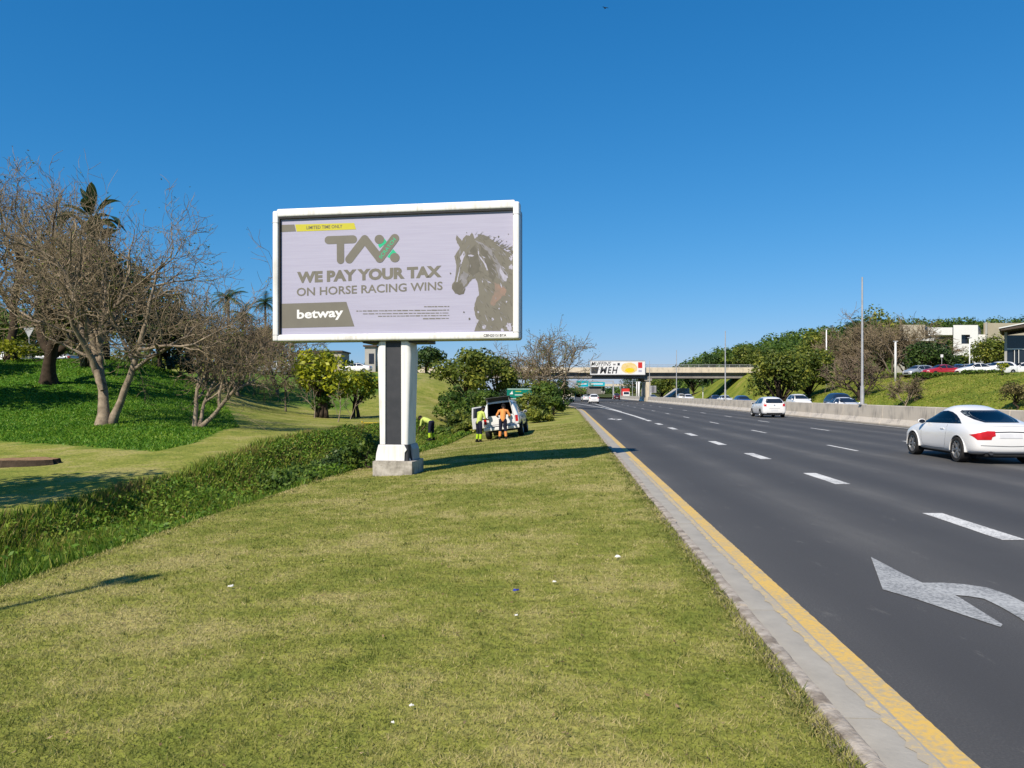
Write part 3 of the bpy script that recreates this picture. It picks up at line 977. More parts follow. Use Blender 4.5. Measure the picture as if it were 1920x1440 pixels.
M['screen'] = screen_mat()
M['print_grey'] = pmat('print_grey', (0.190, 0.180, 0.150), (0.170, 0.160, 0.135), 2.0, 0.6, 0.2)
M['print_dark'] = pmat('print_dark', (0.125, 0.118, 0.100), (0.150, 0.140, 0.118), 7.0, 0.6, 0.2)
M['print_mid'] = pmat('print_mid', (0.270, 0.262, 0.285), (0.215, 0.208, 0.215), 8.0, 0.6, 0.2)
M['print_pale'] = pmat('print_pale', (0.46, 0.45, 0.56), (0.38, 0.375, 0.45), 8.0, 0.6, 0.2)
M['print_brown'] = pmat('print_brown', (0.30, 0.205, 0.165), (0.23, 0.185, 0.155), 6.0, 0.6, 0.2)
M['print_yellow'] = pmat('print_yellow', (0.56, 0.52, 0.055), (0.52, 0.48, 0.05), 2.0, 0.6, 0.2)
M['print_green'] = pmat('print_green', (0.03, 0.50, 0.26), (0.03, 0.45, 0.23), 2.0, 0.6, 0.2)

BB_C = px(741, HOR, 18.0)
bb_z = -0.24
bb = tag(empty('billboard', (BB_C.x - 0.055, 18.0, bb_z), R(-9.0)), 'large white framed billboard with a horse on a single pillar', 'billboard')
PW, Z0, Z1 = 3.0, 2.95 - bb_z, 6.10 - bb_z          # half width, bottom and top of the panel above the foot
FW = 0.165
# local axes: x to the right along the panel, -y towards the viewer
mb = MB(); mb.box(-PW + 0.06, PW - 0.06, 0.10, 0.95, Z0 + 0.02, Z1 - 0.03)
cab = mb.build('cabinet', M['cabinet_grey'], bb, bevel=0.09, seg=3, autosmooth=0.7)
for nm, a in (('frame_top', (-PW + 0.10, PW - 0.10, -0.02, 0.22, Z1 - FW, Z1 + 0.035)), ('frame_bottom', (-PW + 0.02, PW - 0.02, -0.015, 0.22, Z0, Z0 + FW)),
              ('frame_side', (-PW, -PW + 0.15, -0.03, 0.26, Z0 + 0.002, Z1 - 0.01)), ('frame_side', (PW - 0.15, PW, -0.03, 0.26, Z0 + 0.002, Z1 - 0.01))):
    mb = MB(); mb.box(*a)
    mb.build(nm, M['white_paint'], bb, bevel=0.055, seg=4, autosmooth=0.9)
for sx in (-1, 1):
    for zc in (Z1 - 0.30, Z0 + 0.155):
        mb = MB(); xa = sx * (PW - 0.075)
        mb.box(xa - 0.0785, xa + 0.0785, -0.0335, 0.262, zc, zc + 0.008)
        mb.build('frame_joint', M['cabinet_grey'], bb)
SX0, SX1 = -PW + 0.15, PW - 0.15
SZ0, SZ1 = Z0 + FW, Z1 - FW
mb = MB()
for a in ((SX0, SX1, 0.0, 0.09, SZ1 - 0.035, SZ1 + 0.02), (SX0, SX0 + 0.035, 0.0, 0.09, SZ0, SZ1 - 0.036)): mb.box(*a)
mb.build('shadow_border', M['black'], bb)  # black border strips that draw the frame's shadow on the panel's top and left
mb = MB(); mb.box(SX0 - 0.03, SX1 + 0.03, 0.06, 0.12, SZ0 - 0.03, SZ1 + 0.03)
screen = mb.build('advert_panel', M['screen'], bb)


# the printed picture, read off a 1645 x 850 grid of the panel
def art(x, y, off=0.004):
    u = (x - 120.0) / 1645.0
    top = 180 - 75 * u; bot = 1005 - 20 * u
    v_ = (bot - y) / (bot - top)
    return Vector((SX0 + u * (SX1 - SX0), 0.06 - off, SZ0 + v_ * (SZ1 - SZ0)))


def art_poly(name, pts, mat, off=0.004):
    pp = [art(x, y, off) for x, y in pts]
    flat = [Vector((p.x, p.z)) for p in pp]
    tris = geometry.tessellate_polygon([[Vector((p.x, p.y, 0)) for p in flat]])
    me = bpy.data.meshes.new(name)
    me.from_pydata([tuple(p) for p in pp], [], [tuple(t) for t in tris])
    return mesh_obj(name, me, mat, screen)


def capsule(x0, y0, x1, y1, r, n=12):
    a = math.atan2(y1 - y0, x1 - x0)
    pts = []
    for k in range(n + 1): pts.append((x1 + r * math.cos(a - math.pi / 2 + math.pi * k / n), y1 + r * math.sin(a - math.pi / 2 + math.pi * k / n)))
    for k in range(n + 1): pts.append((x0 + r * math.cos(a + math.pi / 2 + math.pi * k / n), y0 + r * math.sin(a + math.pi / 2 + math.pi * k / n)))
    return pts


def art_text(name, s, x0, y0, x1, y1, mat, bold=0.0, off=0.004, shear=0.0, spacing=1.0):
    """box: lower left (x0, y0) to upper right (x1, y1) measured at the left end"""
    drop = -0.045 * (x1 - x0)          # the lettering runs with the panel
    a = art(x0, y0, off); b_ = art(x1, y0 + drop, off); c = art(x0, y1, off)
    return (put_letters if name == 'letter' else put_text)(name, s, (a, b_ - a, c - a), mat, screen, bold, shear, spacing)


art_poly('corner_tag', [(122, 230), (228, 226), (240, 274), (122, 281)], M['print_grey'])
art_poly('yellow_banner', [(234, 226), (662, 212), (676, 257), (246, 276)], M['print_yellow'])
art_text('small_lettering', 'LIMITED TIME ONLY', 318, 260, 578, 236, M['print_dark'], 0.015, 0.006)
gy = M['print_grey']
T2 = (7.385, 7.385)
def z2(x, y): return (120 + (x - 12) * 0.5098 - 4, 162.5 + (y - 0) * 0.509 - 12)
def cap2(x0, y0, x1, y1, r): 
    a = z2(x0, y0); b_ = z2(x1, y1); return capsule(a[0], a[1], b_[0], b_[1], r * 0.509)
art_poly('logo_letter', cap2(722, 362, 1068, 348, 56), gy, 0.004)
art_poly('logo_letter', cap2(890, 380, 892, 640, 52), gy, 0.0055)
art_poly('logo_letter', cap2(1015, 628, 1232, 345, 57), gy, 0.004)
art_poly('logo_letter', cap2(1232, 345, 1440, 612, 57), gy, 0.0055)
art_poly('logo_patch', [z2(*p) for p in ((1500, 330), (1545, 385), (1440, 470), (1418, 425))], M['print_green'], 0.004)
art_poly('logo_patch', [z2(*p) for p in ((1625, 480), (1672, 535), (1585, 610), (1545, 590))], M['print_green'], 0.004)
art_poly('logo_letter', cap2(1440, 612, 1650, 330, 60), gy, 0.007)
art_poly('logo_dot', cap2(1434, 347, 1438, 347, 64), gy, 0.007)
art_poly('logo_dot', cap2(1648, 600, 1652, 600, 64), gy, 0.007)
_a = art(*z2(1465, 622), 0.0085); _b = art(*z2(1668, 350), 0.0085); _w = _b - _a
_h = Vector((-_w.z, 0, _w.x)).normalized() * 0.085
put_text('small_lettering', 'SCRATCH', (_a, _w, _h), M['print_green'], screen, 0.012)
art_text('letter', 'WE PAY YOUR TAX', 248, 641, 1278, 560, gy, 0.055)
art_text('letter', 'ON HORSE RACING WINS', 246, 732, 1284, 674, gy, 0.016)
art_poly('name_block', [(122, 786), (606, 771), (664, 945), (122, 958)], gy)
art_text('letter', 'betway', 248, 912, 584, 828, M['sign_white'], 0.028, 0.006)
_rg = random.Random(3)
for x0, x1, y in ((1155, 1330, 805), (678, 1330, 836), (725, 1330, 856), (832, 1330, 873), (1148, 1330, 890)):
    mb = MB(); x = x0
    while x < x1 - 6:
        w = min(_rg.uniform(12, 42), x1 - x)
        yy = y - 0.012 * (x - x0)
        h = _rg.uniform(2.2, 3.8)
        p = [art(x, yy + h), art(x + w, yy + h), art(x + w, yy - h), art(x, yy - h)]
        mb.add(p, [(0, 1, 2, 3)]); x += w + _rg.uniform(3, 7)
    tag(mb.build('fine_print_line', gy, screen), kind='stuff')


def hz(x, y):
    """picture of the horse, read off its own enlarged crop, into panel units"""
    X = 840 + x / 6.0; Y = 400 + y / 6.0
    return ((X - 490) * 3.7647, (Y - 360) * 3.7647)


def wobbly(pts, amp, seed, sub=4):
    rg = random.Random(seed)
    out = []
    n = len(pts)
    for i in range(n):
        a, b_ = pts[i], pts[(i + 1) % n]
        for k in range(sub):
            t_ = k / sub
            out.append((a[0] + (b_[0] - a[0]) * t_ + rg.uniform(-amp, amp), a[1] + (b_[1] - a[1]) * t_ + rg.uniform(-amp, amp)))
    return out


_body = [(100, 225), (125, 255), (158, 295), (180, 255), (205, 228), (240, 235), (268, 195), (285, 240), (300, 270), (345, 225), (400, 225), (450, 250), (500, 290),
         (545, 340), (600, 380), (650, 415), (700, 440), (712, 520), (712, 1320), (290, 1320), (318, 1250), (330, 1210), (305, 1150), (290, 1080), (296, 1010),
         (318, 940), (345, 905), (338, 830), (325, 760), (300, 716), (268, 730), (240, 762), (215, 800), (190, 828), (196, 850), (180, 898), (130, 906), (85, 890),
         (48, 840), (46, 800), (75, 750), (92, 660), (98, 570), (80, 500), (74, 470), (100, 430), (138, 365), (105, 320), (90, 270)]
art_poly('horse_shape', [hz(*p) for p in wobbly(_body, 3.0, 5, 3)], M['print_grey'], 0.004)


def hshape(name, pts, mat, amp, seed, off):
    return art_poly(name, [hz(*p) for p in wobbly(pts, amp, seed)], mat, off)


hshape('horse_blaze', [(180, 408), (196, 450), (175, 490), (160, 540), (140, 620), (122, 690), (108, 762), (98, 758), (112, 690), (130, 600), (145, 520), (135, 478), (160, 440)], M['print_pale'], 2, 1, 0.0055)
hshape('horse_cheek', [(300, 330), (335, 470), (365, 560), (340, 640), (280, 700), (220, 640), (240, 540), (215, 470), (260, 380)], M['print_dark'], 5, 2, 0.0052)
hshape('horse_muzzle', [(75, 770), (160, 780), (195, 835), (178, 895), (120, 902), (60, 860), (52, 810)], M['print_dark'], 3, 3, 0.0052)
hshape('horse_nose_light', [(140, 700), (170, 640), (215, 660), (245, 690), (205, 720), (215, 770), (180, 815), (155, 770), (130, 740)], M['print_mid'], 5, 4, 0.0055)
hshape('horse_eye', [(222, 455), (258, 448), (292, 462), (270, 474), (235, 470)], M['print_pale'], 2, 6, 0.0066)
hshape('horse_neck_light', [(300, 292), (370, 312), (440, 360), (500, 430), (545, 520), (590, 590), (650, 660), (655, 720), (600, 770), (550, 690), (535, 600), (500, 500), (450, 430), (390, 370), (340, 330)], M['print_mid'], 7, 7, 0.0052)
hshape('horse_rein', [(330, 330), (345, 440), (380, 500), (425, 560), (440, 630), (425, 625), (405, 560), (362, 500), (335, 440)], M['print_pale'], 3, 8, 0.0055)
hshape('horse_neck_dark', [(370, 350), (450, 440), (510, 560), (530, 680), (500, 760), (450, 700), (440, 600), (400, 500), (360, 420)], M['print_dark'], 6, 9, 0.0055)
hshape('horse_chest_glow', [(505, 770), (560, 790), (640, 850), (625, 910), (560, 960), (500, 1040), (460, 1010), (490, 920), (520, 860)], M['print_brown'], 9, 10, 0.0052)
hshape('horse_shoulder_light', [(560, 560), (600, 640), (650, 700), (640, 760), (600, 730), (570, 660)], M['print_pale'], 7, 11, 0.0066)
for i, (x, y, r) in enumerate(((490, 1185, 13), (400, 1275, 20), (668, 1270, 34), (335, 1105, 10), (640, 985, 8), (595, 1312, 16), (690, 590, 22), (685, 490, 20), (560, 1065, 8), (320, 1205, 18))):
    hshape('horse_fleck', [(x + r * math.cos(a), y + 1.4 * r * math.sin(a)) for a in np.arange(0, 6.2, 0.9)], M['print_pale'], r * 0.35, 20 + i, 0.0066)
for i, (x, y, r) in enumerate(((33, 664, 8), (180, 1104, 8), (605, 350, 9), (700, 420, 16), (555, 245, 9), (660, 215, 5), (240, 1180, 10), (640, 300, 5), (505, 250, 6), (585, 290, 5), (210, 200, 5))):
    hshape('ink_splash', [(x + r * math.cos(a), y + 1.3 * r * math.sin(a)) for a in np.arange(0, 6.2, 1.0)], M['print_dark'], r * 0.3, 40 + i, 0.0066)
_rg = random.Random(9)
mb = MB()
for i in range(70):
    x = _rg.uniform(300, 700); y0 = 215 + (x - 300) * 0.50 + _rg.uniform(-10, 20)
    a = _rg.uniform(-1.2, 0.2); L_ = _rg.uniform(30, 100)
    pts = []
    for k in range(5):
        t_ = k / 4
        pts.append((x + L_ * t_ * math.cos(a), y0 + L_ * t_ * math.sin(a) + 22 * t_ * t_ * _rg.uniform(0, 1)))
    for k in range(4):
        w0 = 4.5 * (1 - k / 4.2); w1 = 4.5 * (1 - (k + 1) / 4.2)
        q4 = [(pts[k][0], pts[k][1] - w0), (pts[k + 1][0], pts[k + 1][1] - w1), (pts[k + 1][0], pts[k + 1][1] + w1), (pts[k][0], pts[k][1] + w0)]
        if max(q[0] for q in q4) < 712: mb.add([art(*hz(*q), 0.0052 + 0.00003 * i) for q in q4], [(0, 1, 2, 3)])
tag(mb.build('horse_mane', M['print_grey'], screen), kind='stuff')
_rg = random.Random(19)
_hb = [tuple(p) for p in _body]
for mat_, off_, n_ in (('print_dark', 0.0072, 90), ('print_mid', 0.0078, 60), ('print_pale', 0.0084, 9)):
    mb = MB(); k = 0
    while k < n_:
        x, y = _rg.uniform(60, 700), _rg.uniform(240, 1300)
        a = math.radians(55) + _rg.uniform(-0.5, 0.5) if x > 300 else math.radians(100) + _rg.uniform(-0.5, 0.5)
        L_ = _rg.uniform(25, 90); w = _rg.uniform(2.5, 7)
        q4 = [(x, y), (x + L_ * 0.5 * math.cos(a) + w * math.sin(a), y + L_ * 0.5 * math.sin(a) - w * math.cos(a)), (x + L_ * math.cos(a), y + L_ * math.sin(a)), (x + L_ * 0.5 * math.cos(a) - w * math.sin(a), y + L_ * 0.5 * math.sin(a) + w * math.cos(a))]
        if all(in_poly(np.array([q[0]]), np.array([q[1]]), _hb)[0] for q in q4):
            mb.add([art(*hz(*q), off_ + 0.000004 * k) for q in q4], [(0, 1, 2, 3)]); k += 1
    tag(mb.build('horse_brushwork', M[mat_], screen), kind='stuff')
# number on the frame
_a = Vector((PW - 0.83, -0.0175, Z0 + 0.055)); put_text('frame_number', 'CBN20151BTA', (_a, Vector((0.53, 0, 0)), Vector((0, 0, 0.065))), M['black'], bb, 0.02)

# pillar
def loft(mb, secs, mi=0):
    n = len(secs[0]); vs = [v for s in secs for v in s]; fs = []
    for i in range(len(secs) - 1):
        for k in range(n):
            a = i * n + k; b_ = i * n + (k + 1) % n
            fs.append((a, b_, b_ + n, a + n))
    fs.append(tuple(range(n))[::-1]); fs.append(tuple((len(secs) - 1) * n + k for k in range(n)))
    mb.add(vs, fs, mi)


def rrect(x0, x1, y0, y1, z, rl, rr, n=4):
    """rounded rectangle with its own corner radius on the left and on the right"""
    out = []
    for cx, cy, r, a0 in ((x1 - rr, y1 - rr, rr, 0), (x0 + rl, y1 - rl, rl, 90), (x0 + rl, y0 + rl, rl, 180), (x1 - rr, y0 + rr, rr, 270)):
        for k in range(n + 1):
            a = R(a0 + 90 * k / n); out.append((cx + r * math.cos(a), cy + r * math.sin(a), z))
    return out


zt, zb = Z0 - 0.02, 0.74
px0 = -0.02
for side in (-1, 1):
    mb = MB(); secs = []
    for k in range(9):
        u_ = k / 8; z = zb + (zt - zb) * u_
        outer = 0.355 + 0.085 * u_ ** 1.3
        inner = 0.205 - 0.005 * u_
        rnd = 0.15
        if k == 8: outer -= 0.05
        if side < 0: secs.append(rrect(px0 - outer, px0 - inner, 0.12, 0.80, z, min(rnd, (outer - inner) / 2 - 0.005), 0.012))
        else: secs.append(rrect(px0 + inner - 0.02, px0 + outer, 0.12, 0.80, z, 0.012, min(rnd, (outer - inner) / 2 - 0.005)))
    loft(mb, secs)
    mb.build('pillar_column', M['white_paint'], bb, autosmooth=0.8)
mb = MB(); mb.box(px0 - 0.206, px0 + 0.186, 0.16, 0.76, 0.70, Z0 + 0.04)
mb.build('pillar_channel', M['charcoal'], bb)
mb = MB(); mb.box(-0.80, 0.80, 0.14, 0.90, Z0 - 0.05, Z0 + 0.03)
mb.build('mounting_plate', M['charcoal'], bb, bevel=0.02)
# foot with a broken corner
mb = MB()
fr = [(-0.36, 0.735), (0.27, 0.735), (0.335, 0.62), (0.285, 0.55), (0.275, 0.355), (-0.43, 0.355), (-0.415, 0.52)]
mb.prism(fr, (px0, 0.075, 0), (1, 0, 0), (0, 0, 1), (0, 1, 0), 0.03)
mb.build('foot_cover', M['white_paint'], bb, bevel=0.012)
mb = MB(); loft(mb, [rrect(px0 - 0.415, px0 + 0.37, 0.108, 0.88, 0.355, 0.02, 0.02, 1), rrect(px0 - 0.34, px0 + 0.36, 0.108, 0.84, 0.738, 0.02, 0.02, 1)])
mb.build('foot_base', M['charcoal'], bb)
mb = MB(); mb.prism([(0.285, 0.36), (0.40, 0.36), (0.31, 0.53)], (px0, 0.10, 0), (1, 0.25, 0), (0, 0, 1), (0, 1, 0), 0.02)
mb.build('broken_shard', M['white_paint'], bb)
mb = MB(); mb.prism([(0.40, 0.36), (0.43, 0.36), (0.41, 0.62), (0.36, 0.735), (0.345, 0.735)], (px0, 0.30, 0), (1, 0, 0), (0, 0, 1), (0, 1, 0), 0.55)
mb.build('foot_cover', M['cabinet_grey'], bb)
pl = rough_block('plinth', -0.49, 0.47, 0.0, 1.0, -0.25, 0.352, 5, 0.010, 77, 0.02)
mesh_obj('plinth', pl, M['plinth'], bb)

# ------------------------------------------------------------------ street lamps
def lamp_post(name, loc, h, label, r0=0.082, r1=0.045, arms=0, base=True, mat='galv', az=0.0, group='tall thin light masts in the median'):
    t_ = tag(empty(name, loc, az), label, 'lamp post', group)
    mb = MB(); mb.tube([(0, 0, 0), (0, 0, h * 0.5), (0, 0, h)], [r0, (r0 + r1) / 2, r1], 10)
    mb.build('pole', M[mat], t_, autosmooth=0.8)
    if base:
        mb = MB(); mb.box(-0.19, 0.19, -0.19, 0.19, 0, 0.05); mb.tube([(0, 0, 0.05), (0, 0, 1.1)], [r0 * 1.35, r0 * 1.3], 10)
        mb.build('base', M[mat], t_)
    for s in ([-1, 1] if arms == 2 else [1] if arms == 1 else []):
        mb = MB(); mb.tube([(0, 0, h - 0.1), (s * 0.5, 0, h + 0.10), (s * 1.1, 0, h + 0.16)], [0.045, 0.04, 0.035], 8)
        mb.build('arm', M[mat], t_, autosmooth=0.8)
        mb = MB(); loft(mb, [rrect(min(s * 1.05, s * 1.75), max(s * 1.05, s * 1.75), -0.14, 0.14, h + 0.09, 0.06, 0.06, 2), rrect(min(s * 1.1, s * 1.65), max(s * 1.1, s * 1.65), -0.10, 0.10, h + 0.22, 0.05, 0.05, 2)])
        mb.build('lamp_head', M['cabinet_grey'], t_)
    return t_


_names = ['nearest tall grey light mast rising from the median beside the white bakkie', 'second tall light mast in the median, left of the big bushy tree',
          'third light mast in the median, standing before the bridge', 'light mast in the median beside the pale bridge pier',
          'light mast in the median just beyond the bridge', 'farthest light mast in the median beyond the bridge']
for i, t_ in enumerate((45.2, 84, 121, 160, 201, 243)):
    lamp_post('light_mast', rd(17.45, t_, 1.055), 7.5, _names[i], base=(i < 2))
# its shadow lies across the lower left of the verge; the lamp itself stands outside the view
_tip = gp(205, 1093, -0.2)
_hh = 8.6
_off = (_hh + 0.2) / math.tan(SUN_EL)
_foot = Vector((_tip.x + SUN_H.x * _off, _tip.y + SUN_H.y * _off, 0))
_foot.z = tz(_foot.x, _foot.y)
_lp = tag(empty('street_lamp', _foot, math.atan2(-SUN_H.x, SUN_H.y) + math.pi), 'street lamp whose long shadow crosses the lower left verge', 'lamp post')
_h = _hh - _foot.z
mb = MB(); mb.tube([(0, 0, -0.1), (0, 0, _h * 0.5), (0, 0, _h)], [0.085, 0.07, 0.05], 10); mb.build('pole', M['galv'], _lp, autosmooth=0.8)
for s, l0 in ((-0.10, 0.02), (0.13, 0.14)):
    mb = MB(); mb.tube([(0, 0, _h - 0.08), (s, l0 * 0.5, _h), (s, l0, _h)], 0.03, 8); arm_ = mb.build('arm', M['galv'], _lp)
    mb = MB(); loft(mb, [rrect(s - 0.11, s + 0.11, l0 - 0.05, l0 + 0.36, _h - 0.05, 0.08, 0.08, 2), rrect(s - 0.08, s + 0.08, l0, l0 + 0.30, _h + 0.06, 0.07, 0.07, 2)]); mb.build('lamp_head', M['cabinet_grey'], _lp)

# ------------------------------------------------------------------ overpass
BD = 165.0
br = tag(empty('overpass_bridge', (pxx(1215, BD), BD, 0)), 'concrete road bridge with pale parapets spanning the motorway', 'bridge')
bx = br.location.x
XA, XB = -22.0 - bx, 56.0 - bx
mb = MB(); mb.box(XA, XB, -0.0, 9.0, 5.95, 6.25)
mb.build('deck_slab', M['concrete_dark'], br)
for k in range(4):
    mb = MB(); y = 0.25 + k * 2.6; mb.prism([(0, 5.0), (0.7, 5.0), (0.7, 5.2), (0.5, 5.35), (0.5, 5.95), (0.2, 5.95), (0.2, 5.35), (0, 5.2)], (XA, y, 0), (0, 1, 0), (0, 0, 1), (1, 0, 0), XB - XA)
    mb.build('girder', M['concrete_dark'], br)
for y in (-0.25, 8.75):
    for x0 in np.arange(XA, XB - 0.1, 6.5):
        mb = MB(); mb.box(x0 + 0.01, min(x0 + 6.49, XB), y, y + 0.3, 6.20, 7.32)
        mb.build('parapet_panel', M['parapet'], br)
for y in (-0.1, 8.9):
    mb = MB()
    for z in (7.62, 7.92): mb.tube([(XA, y, z), (XB, y, z)], 0.035, 6)
    mb.build('handrail', M['galv'], br)
    x = XA + 0.5
    while x < XB:
        mb = MB(); mb.box(x - 0.03, x + 0.03, y - 0.03, y + 0.03, 7.30, 7.95); mb.build('rail_post', M['galv'], br); x += 2.2
for k in range(3):
    mb = MB(); mb.prism([(-0.42, 0), (0.42, 0), (0.50, 4.45), (-0.50, 4.45)], (0.15 + RX * k * 3, 0.5 + k * 3.2, 0), (1, 0, 0), (0, 0, 1), (0, 1, 0), 1.3)
    mb.build('pier', M['parapet'], br, bevel=0.05)
mb = MB(); mb.box(-0.7, 0.9, 0.3, 8.5, 4.45, 5.02); mb.build('pier_cap', M['concrete'], br)
for xa, xb in ((XA - 3, -17 - bx), (50.5 - bx, XB + 3)):
    mb = MB(); mb.box(xa, xb, 0.2, 8.8, 0.0, 5.0); mb.build('abutment', M['concrete'], br)

# advertising board hung on the bridge
bo = tag(empty('bridge_advert_board', (pxx(1107, BD - 0.6), BD - 0.6, EYE + (HOR - 702) / FPX * (BD - 0.6))), 'wide white advertising board about muffins fixed to the bridge parapet', 'advert board')
bw, bh = 11.65, 2.85
mb = MB(); mb.box(0, bw, 0, 0.18, 0, bh); pan = mb.build('board_panel', M['sign_white'], bo)
mb = MB()
for a in ((-0.08, bw + 0.08, -0.05, 0.2, bh, bh + 0.12), (-0.08, bw + 0.08, -0.05, 0.2, -0.12, 0), (-0.1, 0, -0.05, 0.2, -0.0, bh), (bw, bw + 0.1, -0.05, 0.2, 0, bh)): mb.box(*a)
mb.build('board_frame', M['cabinet_grey'], bo)
kb = M['charcoal']


def flat(name, pts, mat, off, parent):
    me = bpy.data.meshes.new(name)
    tr = geometry.tessellate_polygon([[Vector((x, y, 0)) for x, y in pts]])
    me.from_pydata([(x, -off, y) for x, y in pts], [], [tuple(t) for t in tr])
    return mesh_obj(name, me, mat, parent)


put_text('lettering', 'MUFFINS', ((0.15, -0.006, 1.85), (4.3, 0, 0), (0, 0, 0.85)), kb, pan, 0.012, 0.25)
for ch_, x0_, w_ in (('M', 2.0, 1.65), ('E', 3.65, 0.95), ('H', 4.6, 1.3)): put_text('letter', ch_, ((x0_, -0.006, 0.18), (w_, 0, 0), (0, 0, 1.45)), kb, pan, 0.03, 0.25)
flat('dark_block', [(0.15, 0.15), (1.5, 0.15), (1.85, 1.6), (0.15, 1.6)], kb, 0.006, pan)
M['muffin'] = pmat('muffin_print', (0.72, 0.50, 0.16), (0.80, 0.66, 0.36), 1.5, 0.6, 0.2)
M['yolk'] = pmat('yolk_print', (0.78, 0.62, 0.02), (0.75, 0.52, 0.02), 1.5, 0.6, 0.2)
M['print_red'] = pmat('print_red', (0.60, 0.035, 0.03), (0.55, 0.03, 0.03), 1.5, 0.6, 0.2)


def ell(cx, cy, rx, ry, n=20): return [(cx + rx * math.cos(2 * math.pi * k / n), cy + ry * math.sin(2 * math.pi * k / n)) for k in range(n)]


flat('food_print', wobbly(ell(8.3, 1.35, 1.75, 1.2), 0.06, 3, 2), M['muffin'], 0.006, pan)
flat('food_print', wobbly(ell(8.4, 0.9, 1.0, 0.5), 0.04, 4, 2), M['yolk'], 0.009, pan)
flat('small_words', [(4.85, 1.95), (5.4, 1.95), (5.4, 2.3), (4.85, 2.3)], M['print_mid'], 0.006, pan)
flat('small_words', [(5.8, 1.9), (6.3, 1.9), (6.3, 2.45), (5.8, 2.45)], kb, 0.006, pan)
flat('red_logo', [(10.2, 1.35), (11.1, 1.35), (11.1, 2.6), (10.2, 2.6)], M['print_red'], 0.006, pan)
flat('small_words', [(10.3, 0.5), (11.0, 0.5), (11.0, 0.95), (10.3, 0.95)], M['print_pale'], 0.006, pan)


# ------------------------------------------------------------------ road signs and far structures
def sign_on_posts(name, loc, w, h, z0, mat, label, cat='road sign', posts=2, marks=(), rz=0.0):
    t_ = tag(empty(name, loc, rz), label, cat)
    xs = [-w * 0.35, w * 0.35] if posts == 2 else [0.0]
    for x in xs:
        mb = MB(); mb.tube([(x, 0.08, -0.3), (x, 0.08, z0 + h)], 0.05, 8); mb.build('post', M['galv'], t_)
    mb = MB(); mb.box(-w / 2, w / 2, -0.03, 0.03, z0, z0 + h); p = mb.build('sign_face', M[mat], t_)
    e_ = 0.04 * h
    mb = MB()
    for a in ((-w / 2 + e_, w / 2 - e_, z0 + e_, z0 + 2 * e_), (-w / 2 + e_, w / 2 - e_, z0 + h - 2 * e_, z0 + h - e_)): mb.box(a[0], a[1], -0.036, -0.0305, a[2], a[3])
    mb.build('sign_border', M['sign_white'], p)
    for nm, pts, m_ in marks:
        flat(nm, [(x, y + z0) for x, y in pts], M[m_], 0.038, p)
    return t_


_p = px(974, 742, 66.0)
sign_on_posts('direction_sign', (_p.x, 66.0, tz(_p.x, 66)), 2.15, 0.95, EYE + (HOR - 749) / FPX * 66 - tz(_p.x, 66), 'sign_green', 'green direction sign rising behind the bushes near the white pickup',
              marks=[('arrow_mark', [(-0.85, 0.45), (-0.62, 0.75), (-0.55, 0.45)], 'sign_white'), ('lettering', [(-0.35, 0.66), (0.15, 0.66), (0.15, 0.72), (-0.35, 0.72)], 'print_yellow'), ('lettering', [(-0.4, 0.36), (0.85, 0.36), (0.85, 0.42), (-0.4, 0.42)], 'sign_white')])
_d = 235.0
g = tag(empty('sign_gantry', (pxx(1107, _d), _d, 0)), 'teal overhead direction signs on a gantry seen under the bridge', 'gantry')
for x in (-7.5, 7.0):
    mb = MB(); mb.box(x - 0.2, x + 0.2, -0.2, 0.2, 0, 5.7); mb.build('gantry_leg', M['galv'], g)
mb = MB(); mb.box(-7.5, 7.0, -0.15, 0.15, 5.35, 5.7); mb.build('gantry_beam', M['galv'], g)
for a, b_ in ((-4.3, -0.6), (-0.4, 4.4)):
    mb = MB(); mb.box(a, b_, -0.3, -0.2, 3.85 if a < -1 else 4.0, 5.65 if a < -1 else 5.2); p = mb.build('sign_face', M['sign_teal'], g)
    flat('lettering', [(a + 0.5, 4.5), (b_ - 0.6, 4.5), (b_ - 0.6, 4.8), (a + 0.5, 4.8)], M['sign_white'], 0.305, p)
    flat('sign_panel', [(a + 0.2, 3.95 if a < -1 else 4.1), (a + 1.4, 3.95 if a < -1 else 4.1), (a + 1.4, 5.4 if a < -1 else 5.0), (a + 0.2, 5.4 if a < -1 else 5.0)], M['sign_green'], 0.303, p)
_d = 175.0
sign_on_posts('route_sign', (pxx(1075, _d), _d, 0.0), 1.15, 1.3, 1.0, 'sign_green', 'small green exit number sign beside the slip road under the bridge', marks=[('arrow_mark', [(-0.15, 0.3), (0.15, 0.3), (0.0, 0.9)], 'sign_white')])
g = tag(empty('portal_frame', (pxx(1078, 178.0), 178.0, 0.0)), 'slim pale portal frame beside the slip road under the bridge', 'sign frame')
mb = MB(); mb.box(-0.62, -0.48, 0, 0.14, 0, 3.6); mb.build('frame_post', M['galv'], g)
mb = MB(); mb.box(-0.48, 0.7, 0, 0.14, 3.3, 3.6); mb.build('frame_arm', M['galv'], g)
_d = 190.0
g = tag(empty('flared_column', (pxx(1060, _d), _d, 0.0)), 'pale flared concrete column standing left of the slip road under the bridge', 'column')
mb = MB(); mb.lathe([(1.2, 0.0), (0.7, 0.8), (0.3, 1.9), (0.14, 3.2), (0.12, 6.0)], 10); mb.build('shaft', M['parapet'], g, autosmooth=0.8)
_d = 161.5
g = tag(empty('information_sign', (pxx(1225.5, _d), _d, 0)), 'small grey framed information board beside the bridge pier', 'sign')
mb = MB(); mb.box(-0.75, -0.63, 0, 0.12, 0, 3.35); mb.build('post', M['galv'], g)
mb = MB(); mb.box(-0.63, 0.55, 0, 0.12, 1.9, 3.35); p = mb.build('sign_face', M['cabinet_grey'], g)
